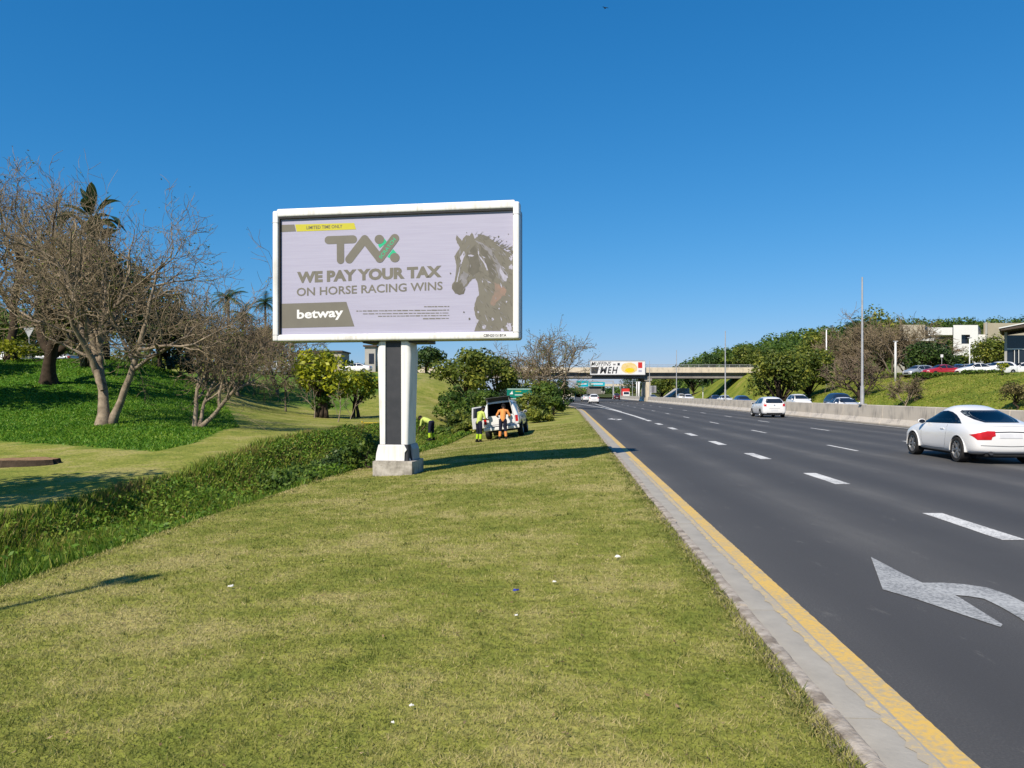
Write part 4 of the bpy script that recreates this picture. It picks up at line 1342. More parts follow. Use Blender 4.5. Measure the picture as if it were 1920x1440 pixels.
flat('sign_print', [(-0.5, 2.05), (0.42, 2.05), (0.42, 3.2), (-0.5, 3.2)], M['print_mid'], 0.005, p)
# second bridge far beyond
_d = 335.0
g = tag(empty('far_bridge', (pxx(1155, _d), _d, 0)), 'second distant concrete bridge glimpsed below the first one', 'bridge')
mb = MB(); mb.box(-12, 12, 0, 8, 4.9, 5.9); mb.build('deck_slab', M['parapet'], g)
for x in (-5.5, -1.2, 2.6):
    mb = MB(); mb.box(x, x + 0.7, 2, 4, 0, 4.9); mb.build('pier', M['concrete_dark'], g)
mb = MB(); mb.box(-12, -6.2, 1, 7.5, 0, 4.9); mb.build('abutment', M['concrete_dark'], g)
# ------------------------------------------------------------------ vehicles
def eval_mesh(o):
    dg = bpy.context.evaluated_depsgraph_get()
    return bpy.data.meshes.new_from_object(o.evaluated_get(dg))


def car_cage(st):
    bm = bmesh.new()
    rings = []
    for (y, zb, w, zm, zt, wt) in st:
        dz = min(0.07, (zt - zm) * 0.45)
        half = [(0, zb), (w * 0.86, zb), (w * 0.975, zb + 0.09), (w, zb + (zm - zb) * 0.55), (w * 0.965, zm), (wt, zt - dz), (wt * 0.62, zt - 0.012), (0, zt)]
        loop = half + [(-x, z) for x, z in half[-2:0:-1]]
        rings.append([bm.verts.new((x, y, z)) for x, z in loop])
    n = len(rings[0])
    for i in range(len(rings) - 1):
        for k in range(n):
            bm.faces.new((rings[i][k], rings[i][(k + 1) % n], rings[i + 1][(k + 1) % n], rings[i + 1][k]))
    bm.faces.new(rings[0]); bm.faces.new(rings[-1][::-1])
    bmesh.ops.recalc_face_normals(bm, faces=bm.faces)
    me = bpy.data.meshes.new('body'); bm.to_mesh(me); bm.free()
    return me


def patch(name, bvh, outline, axis, mat, parent, off=0.004, step=0.07):
    """a sheet laid on the body: outline is drawn in side view (y, z) or end view (x, z)"""
    pts = []
    n = len(outline)
    for i in range(n):
        a, b_ = outline[i], outline[(i + 1) % n]
        L_ = math.hypot(b_[0] - a[0], b_[1] - a[1]); m_ = max(1, int(L_ / step))
        for k in range(m_): pts.append(Vector((a[0] + (b_[0] - a[0]) * k / m_, a[1] + (b_[1] - a[1]) * k / m_)))
    nb = len(pts)
    xs = [p.x for p in pts]; ys = [p.y for p in pts]
    x = min(xs) + step * 0.5
    outl = np.array([(p.x, p.y) for p in pts])
    while x < max(xs):
        y = min(ys) + step * 0.5
        while y < max(ys):
            if in_poly(np.array([x]), np.array([y]), [tuple(p) for p in outl])[0] and np.min(np.hypot(outl[:, 0] - x, outl[:, 1] - y)) > step * 0.35:
                pts.append(Vector((x, y)))
            y += step
        x += step
    vs, _, fs, _, _, _ = geometry.delaunay_2d_cdt(pts, [], [list(range(nb))], 1, 1e-5)
    out = []
    for p in vs:
        if axis == 'x+': o_, d_ = Vector((3, p.x, p.y)), Vector((-1, 0, 0))
        elif axis == 'x-': o_, d_ = Vector((-3, p.x, p.y)), Vector((1, 0, 0))
        elif axis == 'y-': o_, d_ = Vector((p.x, -5, p.y)), Vector((0, 1, 0))
        else: o_, d_ = Vector((p.x, 5, p.y)), Vector((0, -1, 0))
        h, nn, _, _ = bvh.ray_cast(o_, d_)
        if h is None:
            h, nn, _, _ = bvh.find_nearest(o_ + d_ * 3)
        if nn.dot(d_) > 0: nn = -nn
        out.append(tuple(h + nn * off))
    me = bpy.data.meshes.new(name)
    me.from_pydata(out, [], [tuple(f) for f in fs])
    me.polygons.foreach_set('use_smooth', [True] * len(me.polygons))
    bm = bmesh.new(); bm.from_mesh(me); bmesh.ops.recalc_face_normals(bm, faces=bm.faces)
    c = sum((f.normal * f.calc_area() for f in bm.faces), Vector())
    want = {'x+': Vector((1, 0, 0)), 'x-': Vector((-1, 0, 0)), 'y-': Vector((0, -1, 0)), 'y+': Vector((0, 1, 0))}[axis]
    if c.dot(want) < 0: bmesh.ops.reverse_faces(bm, faces=bm.faces)
    bm.to_mesh(me); bm.free()
    return mesh_obj(name, me, mat, parent)


def seam(pts, w=0.006):
    """thin closed outline around a polyline"""
    a, b_ = [], []
    for i, p in enumerate(pts):
        q0 = pts[max(i - 1, 0)]; q1 = pts[min(i + 1, len(pts) - 1)]
        dx, dy = q1[0] - q0[0], q1[1] - q0[1]; L_ = math.hypot(dx, dy)
        a.append((p[0] - dy / L_ * w, p[1] + dx / L_ * w)); b_.append((p[0] + dy / L_ * w, p[1] - dx / L_ * w))
    return a + b_[::-1]


_wheel_cache = {}


def wheel(parent, x, y, r, width, side, spokes=6, rim_frac=0.70):
    key = (r, width, spokes)
    if key not in _wheel_cache:
        mb = MB(); w = width
        mb.lathe([(r * rim_frac, -w / 2), (r * 0.93, -w / 2), (r, -w * 0.36), (r, w * 0.36), (r * 0.93, w / 2), (r * rim_frac, w / 2), (r * (rim_frac - 0.03), w * 0.2), (r * (rim_frac - 0.03), -w * 0.2)], 28, axis='x')
        a = mb.build('wheel', M['rubber'], None, autosmooth=0.7).data
        mb = MB(); ri = r * rim_frac
        mb.lathe([(ri, w * 0.30), (ri * 1.01, w * 0.47), (ri * 0.93, w * 0.48), (ri * 0.90, w * 0.30)], 28, axis='x')
        mb.lathe([(ri * 0.26, w * 0.12), (ri * 0.26, w * 0.40), (ri * 0.16, w * 0.44), (0.004, w * 0.44)], 16, axis='x')
        for k in range(spokes):
            t_ = 2 * math.pi * k / spokes
            c, s_ = math.cos(t_), math.sin(t_)
            def P(rad, tang, xx): return (xx, c * rad - s_ * tang, s_ * rad + c * tang)
            ws, we = ri * 0.11, ri * 0.17
            mb.hexa([P(ri * 0.2, -ws, w * 0.25), P(ri * 0.2, ws, w * 0.25), P(ri * 0.95, we, w * 0.30), P(ri * 0.95, -we, w * 0.30),
                     P(ri * 0.2, -ws, w * 0.41), P(ri * 0.2, ws, w * 0.41), P(ri * 0.95, we, w * 0.45), P(ri * 0.95, -we, w * 0.45)])
        b_ = mb.build('rim', M['alloy'], None, autosmooth=0.6).data
        mb = MB(); mb.lathe([(ri * 0.97, -w * 0.3), (ri * 0.97, w * 0.08), (0.005, w * 0.08), (0.005, -w * 0.3)], 20, axis='x')
        c_ = mb.build('brake_disc', M['charcoal'], None).data
        for me_ in (a, b_, c_):
            for o in [o for o in COL.objects if o.data == me_]: bpy.data.objects.remove(o)
        _wheel_cache[key] = (a, b_, c_)
    a, b_, c_ = _wheel_cache[key]
    o = mesh_obj('wheel', a, None, parent); o.location = (x, y, r)
    if side < 0: o.rotation_euler = (0, 0, math.pi)
    mesh_obj('rim', b_, None, o); mesh_obj('brake_disc', c_, None, o)
    return o


def shell(st, wheels, rw, wheel_x, paint, cutters=(), sub=2, arch=0.05):
    """smooth body with wheel wells (and openings) cut out; returns (mesh, bvh of the uncut body)"""
    o = mesh_obj('body', car_cage(st), paint)
    md = o.modifiers.new('s', 'SUBSURF'); md.levels = sub; md.render_levels = sub
    me = eval_mesh(o)
    bpy.data.objects.remove(o)
    o = mesh_obj('body', me, paint)
    bm = bmesh.new(); bm.from_mesh(me); bvh = BVHTree.FromBMesh(bm); bm.free()
    objs = []
    mb = MB()
    for y in wheels:
        for s in (-1, 1):
            xa, xb = sorted((s * (wheel_x - 0.17), s * (wheel_x + 0.35)))
            mb.lathe([(rw + arch, xa), (rw + arch, xb)], 32, (0, y, rw), axis='x')
    objs.append(mb.build('cutter', M['black']))
    for poly, axis, a, b_ in cutters:
        mb = MB()
        if axis == 'x': mb.prism(poly, (a, 0, 0), (0, 1, 0), (0, 0, 1), (1, 0, 0), b_ - a)
        else: mb.prism(poly, (0, a, 0), (1, 0, 0), (0, 0, 1), (0, 1, 0), b_ - a)
        objs.append(mb.build('cutter', M['seat']))
    for c in objs:
        md = o.modifiers.new('b', 'BOOLEAN'); md.operation = 'DIFFERENCE'; md.object = c; md.solver = 'EXACT'; md.material_mode = 'TRANSFER'
    me2 = eval_mesh(o)
    bpy.data.objects.remove(o)
    for c in objs: bpy.data.objects.remove(c)
    bm = bmesh.new(); bm.from_mesh(me2)
    for f in bm.faces: f.smooth = True
    for e in bm.edges:
        if len(e.link_faces) == 2 and e.calc_face_angle(0) > 0.55: e.smooth = False
    bm.to_mesh(me2); bm.free()
    return me2, bvh


def mirrorx(poly): return [(-x, y) for x, y in poly][::-1]


def car_common(root, bvh, cfg):
    """windows, lamps, plate, handles, mirrors and wheels from outlines"""
    gl = cfg.get('glass', M['glass_dark'])
    for s, ax in ((1, 'x+'), (-1, 'x-')):
        for w in cfg['side_windows']: patch('side_window', bvh, w, ax, gl, root)
        for sm in cfg.get('seams', []): patch('door_seam', bvh, seam(sm, 0.005), ax, M['charcoal'], root, 0.0015)
        for (y, z) in cfg.get('handles', []):
            mb = MB(); x = bvh.ray_cast(Vector((3 * s, y, z)), Vector((-s, 0, 0)))[0].x
            mb.box(x - 0.02, x + 0.02, y - 0.09, y + 0.09, z - 0.014, z + 0.014); mb.build('door_handle', cfg['paint'], root, bevel=0.01)
        y, z = cfg['mirror']
        x = bvh.ray_cast(Vector((3 * s, y, z)), Vector((-s, 0, 0)))[0].x
        bm = bmesh.new(); bmesh.ops.create_uvsphere(bm, u_segments=14, v_segments=9, radius=1.0)
        for v_ in bm.verts:
            yy = v_.co.y * 0.065
            if v_.co.y < -0.1: yy = -0.012
            v_.co = (x + s * 0.10 + v_.co.x * 0.105, y + yy, z + 0.05 + v_.co.z * 0.068)
        for f in bm.faces: f.smooth = True
        me_ = bpy.data.meshes.new('wing_mirror'); bm.to_mesh(me_); bm.free()
        mo = mesh_obj('wing_mirror', me_, cfg.get('mirror_mat', cfg['paint']), root)
        mb = MB(); mb.add([(x + s * 0.10 + 0.085 * math.cos(a), y - 0.016, z + 0.05 + 0.052 * math.sin(a)) for a in np.arange(0, 6.28, 0.5236)], [tuple(range(12))])
        mb.build('mirror_glass', M['glass_dark'], mo)
        for w in cfg.get('tail_lamps', []):
            tl = patch('tail_lamp', bvh, w if s > 0 else mirrorx(w), 'y-', M['lamp_red'], root, 0.006, 0.022)
        for w in cfg.get('head_lamps', []):
            patch('head_lamp', bvh, w if s > 0 else mirrorx(w), 'y+', M['lamp_clear'], root, 0.006, 0.05)
        for y in cfg['wheels']: wheel(root, s * cfg['wheel_x'], y, cfg['rw'], cfg.get('ww', 0.21), s, cfg.get('spokes', 6))
    patch('rear_window', bvh, cfg['rear_window'], 'y-', gl, root)
    patch('windscreen', bvh, cfg['windscreen'], 'y+', gl, root)
    if 'plate' in cfg: patch('number_plate', bvh, cfg['plate'], 'y-', M['plate'], root, 0.008, 0.08)
    for nm, poly, m_ in cfg.get('rear_marks', []): patch(nm, bvh, poly, 'y-', m_, root, 0.005, 0.05)
    for nm, poly, m_ in cfg.get('front_marks', []): patch(nm, bvh, poly, 'y+', m_, root, 0.005, 0.05)


def build_car(name, st, cfg, loc, heading, label, cat='car', group=None, cutters=()):
    root = tag(empty(name, loc, heading), label, cat, group)
    me, bvh = shell(st, cfg['wheels'], cfg['rw'], cfg['wheel_x'], cfg['paint'], cutters)
    mesh_obj('body', me, None, root)
    car_common(root, bvh, cfg)
    return root


def quadr(x0, x1, z0, z1): return [(x0, z0), (x1, z0), (x1, z1), (x0, z1)]


HEAD = -math.atan(RX)

# ---- white coupe in the near lane
TT = [(-2.02, 0.36, 0.60, 0.66, 0.72, 0.50), (-1.98, 0.27, 0.76, 0.80, 0.89, 0.62), (-1.80, 0.22, 0.85, 0.88, 0.975, 0.66), (-1.50, 0.20, 0.885, 0.92, 1.045, 0.63),
      (-1.15, 0.19, 0.89, 0.92, 1.155, 0.60), (-0.72, 0.18, 0.865, 0.91, 1.31, 0.53), (-0.25, 0.18, 0.855, 0.90, 1.43, 0.50), (0.18, 0.18, 0.855, 0.89, 1.395, 0.505),
      (0.58, 0.18, 0.865, 0.88, 1.16, 0.58), (0.98, 0.18, 0.87, 0.87, 0.975, 0.68), (1.35, 0.19, 0.875, 0.82, 0.90, 0.66), (1.70, 0.22, 0.84, 0.72, 0.79, 0.60), (1.94, 0.26, 0.72, 0.60, 0.66, 0.50), (2.02, 0.36, 0.52, 0.50, 0.55, 0.38)]
tt_side = [(-1.26, 0.955), (0.80, 0.915), (0.70, 0.99), (0.56, 1.08), (0.36, 1.175), (0.12, 1.238), (-0.15, 1.255), (-0.42, 1.225), (-0.70, 1.155), (-0.98, 1.06)]
tt_rear = [(-0.40, 0.995), (0.40, 0.995), (0.50, 1.06), (0.53, 1.15), (0.50, 1.235), (0.44, 1.275), (-0.44, 1.275), (-0.50, 1.235), (-0.53, 1.15), (-0.50, 1.06)]
tt_front = [(-0.62, 0.99), (0.62, 0.99), (0.50, 1.26), (-0.50, 1.26)]
shrink = lambda P, k, c: [(c[0] + (x - c[0]) * k, c[1] + (y - c[1]) * k) for x, y in P]
cfg = dict(paint=M['car_white'], glass=M['glass'], wheels=(-1.24, 1.19), wheel_x=0.775, rw=0.312, ww=0.225, side_windows=[tt_side], rear_window=tt_rear, windscreen=tt_front,
           handles=[(-0.42, 0.80)], mirror=(0.62, 0.90), spokes=6,
           tail_lamps=[[(0.36, 0.80), (0.35, 0.69), (0.43, 0.66), (0.45, 0.595), (0.74, 0.59), (0.83, 0.71), (0.70, 0.765), (0.52, 0.805)]],
           head_lamps=[[(0.35, 0.60), (0.62, 0.62), (0.62, 0.52), (0.40, 0.50)]], plate=quadr(-0.26, 0.26, 0.635, 0.745),
           seams=[[(0.66, 0.90), (0.72, 0.70), (0.70, 0.45), (0.62, 0.30)], [(-0.62, 0.92), (-0.64, 0.70), (-0.60, 0.45), (-0.50, 0.30)], [(0.62, 0.30), (0.0, 0.285), (-0.50, 0.30)]],
           rear_marks=[('boot_seam', seam([(-0.68, 0.46), (0.0, 0.44), (0.68, 0.46)], 0.006), M['charcoal']), ('boot_seam', seam([(-0.42, 0.775), (0.0, 0.785), (0.42, 0.775)], 0.012), M['charcoal']),
                       ('spoiler_edge', seam([(-0.60, 0.895), (0.0, 0.915), (0.60, 0.895)], 0.005), M['cabinet_grey'])])
tt_cut = [(-0.95, 0.965), (0.70, 0.935), (0.61, 1.005), (0.49, 1.075), (0.31, 1.155), (0.10, 1.212), (-0.15, 1.228), (-0.39, 1.20), (-0.63, 1.135), (-0.84, 1.05)]
cut = [(tt_cut, 'x', -1.2, 1.2), (shrink(tt_rear, 0.80, (0, 1.11)), 'y', -2.2, -0.7), (shrink(tt_front, 0.95, (0, 1.12)), 'y', -0.1, 1.6), (quadr(-0.46, 0.46, 0.82, 1.19), 'y', -0.95, 0.50)]
tt = build_car('coupe', TT, cfg, rd(10.58, 20.25, 0), HEAD, 'white rounded two door coupe passing in the near lanes', 'car', None, cut)
for s in (-1, 1):
    mb = MB(); mb.lathe([(0.042, -0.008), (0.038, 0.004), (0.002, 0.004)], 14, (s * 0.445, -1.985, 0.655), 'y'); mb.build('reversing_lamp', M['lamp_clear'], tt)
_, _tb = shell(TT, cfg['wheels'], cfg['rw'], cfg['wheel_x'], cfg['paint'])
def surround(outer, inner, axis):
    for i in range(len(outer)):
        j = (i + 1) % len(outer)
        patch('window_surround', _tb, [outer[i], outer[j], inner[j], inner[i]], axis, M['black'], tt, 0.0022, 0.05)
surround(tt_rear, shrink(tt_rear, 0.82, (0, 1.11)), 'y-')
for ax_ in ('x+', 'x-'): surround(tt_side, [(-0.93, 0.968), (0.68, 0.94), (0.60, 1.0), (0.48, 1.07), (0.30, 1.15), (0.10, 1.206), (-0.15, 1.222), (-0.38, 1.195), (-0.62, 1.13), (-0.83, 1.045)], ax_)
for s in (-1, 1):
    mb = MB(); loft(mb, [rrect(s * 0.33 - 0.2, s * 0.33 + 0.2, -0.30, -0.16, 0.80, 0.04, 0.04, 2), rrect(s * 0.33 - 0.19, s * 0.33 + 0.19, -0.38, -0.26, 1.06, 0.04, 0.04, 2), rrect(s * 0.33 - 0.11, s * 0.33 + 0.11, -0.40, -0.32, 1.09, 0.03, 0.03, 2), rrect(s * 0.33 - 0.10, s * 0.33 + 0.10, -0.41, -0.34, 1.20, 0.03, 0.03, 2)])
    mb.build('seat', M['seat'], tt, autosmooth=0.8)
mb = MB(); mb.lathe([(0.045, -0.02), (0.05, 0.06), (0.042, 0.06), (0.038, 0.0)], 14, (-0.45, -1.99, 0.275), 'y'); mb.build('exhaust_pipe', M['charcoal'], tt)
mb = MB(); mb.box(-0.55, 0.55, -1.93, -1.7, 0.20, 0.30); mb.build('underbody', M['black'], tt)
mb = MB(); mb.box(-0.62, 0.62, -1.7, 1.7, 0.15, 0.22); mb.build('underbody', M['black'], tt)
mb = MB(); mb.box(-0.60, 0.60, 0.52, 0.66, 0.80, 0.98); mb.build('dashboard', M['seat'], tt, bevel=0.03)
for s in (-1, 1):
    for y in (-1.24, 1.19):
        mb = MB(); pr = []
        for k in range(15):
            a = R(-6 + 192 * k / 14); pr.append((y + 0.385 * math.cos(a), 0.312 + 0.385 * math.sin(a)))
        pts = pr + [(y + (0.355) * math.cos(R(-6 + 192 * k / 14)), 0.312 + 0.355 * math.sin(R(-6 + 192 * k / 14))) for k in range(14, -1, -1)]
        x0 = 0.862
        mb.prism(pts, (s * (x0 - 0.06), 0, 0), (0, 1, 0), (0, 0, 1), (s, 0, 0), 0.075)
        mb.build('wheel_arch_lip', M['car_white'], tt, bevel=0.01, autosmooth=0.8)

# ---- hatchback (and its relatives)
HB = [(-1.98, 0.42, 0.58, 0.78, 0.86, 0.50), (-1.95, 0.28, 0.76, 0.92, 1.04, 0.60), (-1.86, 0.22, 0.82, 0.95, 1.16, 0.60), (-1.66, 0.20, 0.845, 0.96, 1.40, 0.575), (-1.30, 0.19, 0.85, 0.96, 1.47, 0.57), (-0.6, 0.18, 0.85, 0.95, 1.49, 0.57),
      (0.2, 0.18, 0.85, 0.94, 1.465, 0.57), (0.55, 0.18, 0.85, 0.93, 1.33, 0.58), (1.0, 0.18, 0.84, 0.92, 1.03, 0.66), (1.4, 0.2, 0.83, 0.86, 0.94, 0.64), (1.75, 0.22, 0.79, 0.76, 0.83, 0.6),
      (1.94, 0.28, 0.68, 0.62, 0.70, 0.5), (1.99, 0.38, 0.5, 0.54, 0.6, 0.4)]
hb_cfg = dict(paint=M['car_white'], wheels=(-1.24, 1.22), wheel_x=0.745, rw=0.30, ww=0.20, side_windows=[[(-0.18, 0.965), (0.86, 0.955), (0.52, 1.22), (0.22, 1.355), (-0.18, 1.375)], [(-1.42, 1.0), (-0.25, 0.968), (-0.25, 1.378), (-1.05, 1.36), (-1.35, 1.20)]],
              rear_window=[(-0.56, 1.02), (0.56, 1.02), (0.60, 1.10), (0.50, 1.33), (-0.50, 1.33), (-0.60, 1.10)], windscreen=[(-0.62, 1.03), (0.62, 1.03), (0.50, 1.36), (-0.50, 1.36)],
              handles=[(-0.05, 0.86), (-0.98, 0.88)], mirror=(0.72, 0.93), tail_lamps=[[(0.56, 0.80), (0.74, 0.80), (0.73, 0.97), (0.68, 1.0), (0.56, 0.97)]],
              head_lamps=[[(0.34, 0.60), (0.60, 0.64), (0.62, 0.74), (0.38, 0.68)]], plate=quadr(-0.24, 0.24, 0.47, 0.56),
              rear_marks=[('boot_seam', seam([(-0.36, 0.65), (0.0, 0.645), (0.36, 0.65)], 0.012), M['cabinet_grey']), ('badge', ell(0, 0.88, 0.05, 0.05, 10), M['alloy']), ('lower_bumper', [(-0.55, 0.26), (0.55, 0.26), (0.55, 0.34), (-0.55, 0.34)], M['charcoal'])],
              front_marks=[('grille', [(-0.36, 0.40), (0.36, 0.40), (0.34, 0.56), (-0.34, 0.56)], M['black'])],
              seams=[[(0.92, 0.92), (0.86, 0.5), (0.7, 0.3)], [(-0.22, 0.95), (-0.22, 0.5), (-0.2, 0.3)], [(-1.30, 0.97), (-1.0, 0.70), (-0.90, 0.45)]])
polo = build_car('hatchback', HB, hb_cfg, rd(14.75, 56.2, 0), HEAD, 'white hatchback driving away close to the concrete barrier', 'car')
mb = MB(); mb.box(-0.6, 0.6, -1.7, 1.6, 0.16, 0.24); mb.build('underbody', M['black'], polo)

# ---- sedan
SD = [(-2.25, 0.42, 0.60, 0.80, 0.88, 0.52), (-2.20, 0.28, 0.78, 0.92, 1.02, 0.62), (-1.95, 0.22, 0.85, 0.96, 1.06, 0.66), (-1.45, 0.2, 0.86, 0.97, 1.10, 0.62), (-1.0, 0.19, 0.86, 0.96, 1.33, 0.57), (-0.5, 0.18, 0.86, 0.95, 1.44, 0.56),
      (0.1, 0.18, 0.86, 0.94, 1.43, 0.56), (0.55, 0.18, 0.86, 0.93, 1.27, 0.58), (1.0, 0.18, 0.86, 0.92, 1.02, 0.66), (1.5, 0.2, 0.85, 0.87, 0.95, 0.64), (1.95, 0.22, 0.80, 0.77, 0.84, 0.6), (2.2, 0.28, 0.70, 0.62, 0.70, 0.5), (2.26, 0.38, 0.5, 0.54, 0.6, 0.4)]
sd_cfg = dict(hb_cfg, wheels=(-1.35, 1.38), side_windows=[[(-0.18, 0.965), (0.86, 0.955), (0.50, 1.20), (0.15, 1.32), (-0.18, 1.335)], [(-1.30, 1.0), (-0.25, 0.968), (-0.25, 1.338), (-0.75, 1.30)]],
              rear_window=[(-0.55, 1.12), (0.55, 1.12), (0.48, 1.34), (-0.48, 1.34)], tail_lamps=[[(0.52, 0.78), (0.76, 0.78), (0.75, 0.92), (0.52, 0.92)]], rear_marks=[], seams=[])


def paint_tree(o, mat):
    """give the body of a copied car its own paint"""
    for ch in o.children:
        if ch.name.split('.')[0] in ('body', 'door_handle', 'wing_mirror'):
            sl = ch.material_slots
            if len(sl): sl[0].link = 'OBJECT'; sl[0].material = mat


def clone(src, name, loc, heading, label, paint, group=None, scale=(1, 1, 1), cat='car'):
    c = copy_tree(src)
    c.name = name
    c.location = loc; c.rotation_euler = (0, 0, heading); c.scale = scale
    for k in ('group',):
        if k in c: del c[k]
    tag(c, label, cat, group)
    paint_tree(c, paint)
    return c


# oncoming traffic beyond the barrier
TOW = math.pi + HEAD
G1 = 'oncoming cars beyond the barrier'
sed = build_car('sedan', SD, sd_cfg, rd(21.6, 59.5, 0), TOW, 'white car with a blue tinted windscreen behind the barrier, near the tall mast', 'car', G1)
clone(polo, 'suv', rd(25.2, 70.5, 0), TOW, 'dark navy suv beyond the barrier, overlapping a white car', M['car_navy'], G1, (1.08, 1.1, 1.2))
clone(polo, 'small_van', rd(24.0, 79.0, 0), TOW, 'small white van beyond the barrier just right of the white hatchback', M['car_white'], G1, (1.02, 1.0, 1.13))
clone(polo, 'hatchback', rd(22.0, 95.5, 0), TOW, 'blue hatchback beyond the barrier just left of the white hatchback', M['car_blue'], G1)
clone(sed, 'sedan', rd(23.0, 111.0, 0), TOW, 'white sedan beyond the barrier beside the second light mast', M['car_white'], G1, (1, 1, 1.05))
clone(polo, 'hatchback', rd(26.0, 133.0, 0), TOW, 'dark blue car beyond the barrier left of the second light mast', M['car_navy'], G1)
clone(polo, 'hatchback', rd(22.0, 138.0, 0), TOW, 'right one of two white cars beyond the barrier below the bridge', M['car_white'], G1, (1, 1, 1.1))
clone(polo, 'hatchback', rd(25.0, 166.0, 0), TOW, 'left one of two white cars beyond the barrier below the bridge', M['car_white'], G1, (1, 1, 1.15))
clone(sed, 'sedan', rd(21.6, 190.0, 0), TOW, 'silver sedan beyond the barrier right of the bridge pier', M['car_silver'], G1)

# traffic ahead
G2 = 'traffic ahead near the bridge'
clone(polo, 'people_carrier', px(1113, HOR, 131) - Vector((0, 0, EYE)), HEAD, 'white people carrier ahead on the slip lane before the bridge', M['car_white'], G2, (1.05, 1.1, 1.12))
clone(sed, 'sedan', px(1098, HOR, 168) - Vector((0, 0, EYE)), HEAD + 0.12, 'white car ahead under the bridge, left of the people carrier', M['car_white'], G2)
clone(polo, 'hatchback', px(1156, HOR, 212) - Vector((0, 0, EYE)), HEAD, 'dark maroon car ahead beyond the bridge shadow', M['car_maroon'], G2, (1.05, 1, 1.15))


def box_truck(name, loc, heading, label, mat, L_=7.0, H_=3.4, W_=2.4):
    r_ = tag(empty(name, loc, heading), label, 'truck')
    mb = MB(); mb.box(-W_ / 2, W_ / 2, -L_ / 2, L_ / 2 - 1.9, 0.95, H_); mb.build('cargo_box', mat, r_, bevel=0.04)
    mb = MB(); mb.prism([(L_ / 2 - 1.8, 0.5), (L_ / 2, 0.5), (L_ / 2, 1.4), (L_ / 2 - 0.35, 2.35), (L_ / 2 - 1.8, 2.4)], (-W_ * 0.46, 0, 0), (0, 1, 0), (0, 0, 1), (1, 0, 0), W_ * 0.92)
    cab_ = mb.build('cab', M['car_white'], r_, bevel=0.05)
    mb = MB(); mb.hexa([(-W_ * 0.4, L_ / 2 - 0.01, 1.45), (W_ * 0.4, L_ / 2 - 0.01, 1.45), (W_ * 0.4, L_ / 2 + 0.01, 1.45), (-W_ * 0.4, L_ / 2 + 0.01, 1.45), (-W_ * 0.36, L_ / 2 - 0.34, 2.25), (W_ * 0.36, L_ / 2 - 0.34, 2.25), (W_ * 0.36, L_ / 2 - 0.31, 2.25), (-W_ * 0.36, L_ / 2 - 0.31, 2.25)])
    mb.build('windscreen', M['glass_dark'], cab_)
    mb = MB(); mb.box(-W_ * 0.4, W_ * 0.4, -L_ / 2 + 0.1, L_ / 2 - 0.2, 0.6, 0.94); mb.build('chassis', M['charcoal'], r_)
    for y in (-L_ / 2 + 1.4, L_ / 2 - 1.1):
        for s in (-1, 1): wheel(r_, s * W_ * 0.42, y, 0.46, 0.28, s, 5)
    return r_


box_truck('box_truck', rd(20.4, 262, 0), TOW, 'red box truck seen under the bridge beyond the maroon car', M['print_red'])
box_truck('box_truck', rd(25.0, 238, 0), TOW, 'white box truck seen under the bridge, right of the red one', M['car_white'], H_=3.3)
# loaded bakkie ahead on the slip road
_l = px(1067, HOR, 150) - Vector((0, 0, EYE))
r_ = tag(empty('loaded_bakkie', _l, HEAD + 0.1), 'small bakkie with a pale covered load leaving on the slip road', 'pickup')
mb = MB(); mb.box(-0.85, 0.85, -2.4, 0.2, 0.55, 1.05); mb.box(-0.84, 0.84, 0.2, 2.4, 0.45, 1.05); mb.build('body', M['car_silver'], r_, bevel=0.05)
mb = MB(); mb.prism([(0.2, 1.05), (1.5, 1.05), (1.0, 1.65), (0.3, 1.68)], (-0.75, 0, 0), (0, 1, 0), (0, 0, 1), (1, 0, 0), 1.5); mb.build('cab', M['glass_dark'], r_, bevel=0.05)
mb = MB(); loft(mb, [rrect(-0.82, 0.82, -2.35, 0.15, 1.0, 0.1, 0.1, 2), rrect(-0.8, 0.8, -2.3, 0.1, 1.6, 0.2, 0.2, 2), rrect(-0.5, 0.55, -1.9, -0.2, 1.95, 0.2, 0.2, 2)]); mb.build('covered_load', M['parapet'], r_, autosmooth=0.8)
for y in (-1.5, 1.5):
    for s in (-1, 1): wheel(r_, s * 0.72, y, 0.33, 0.2, s, 5)

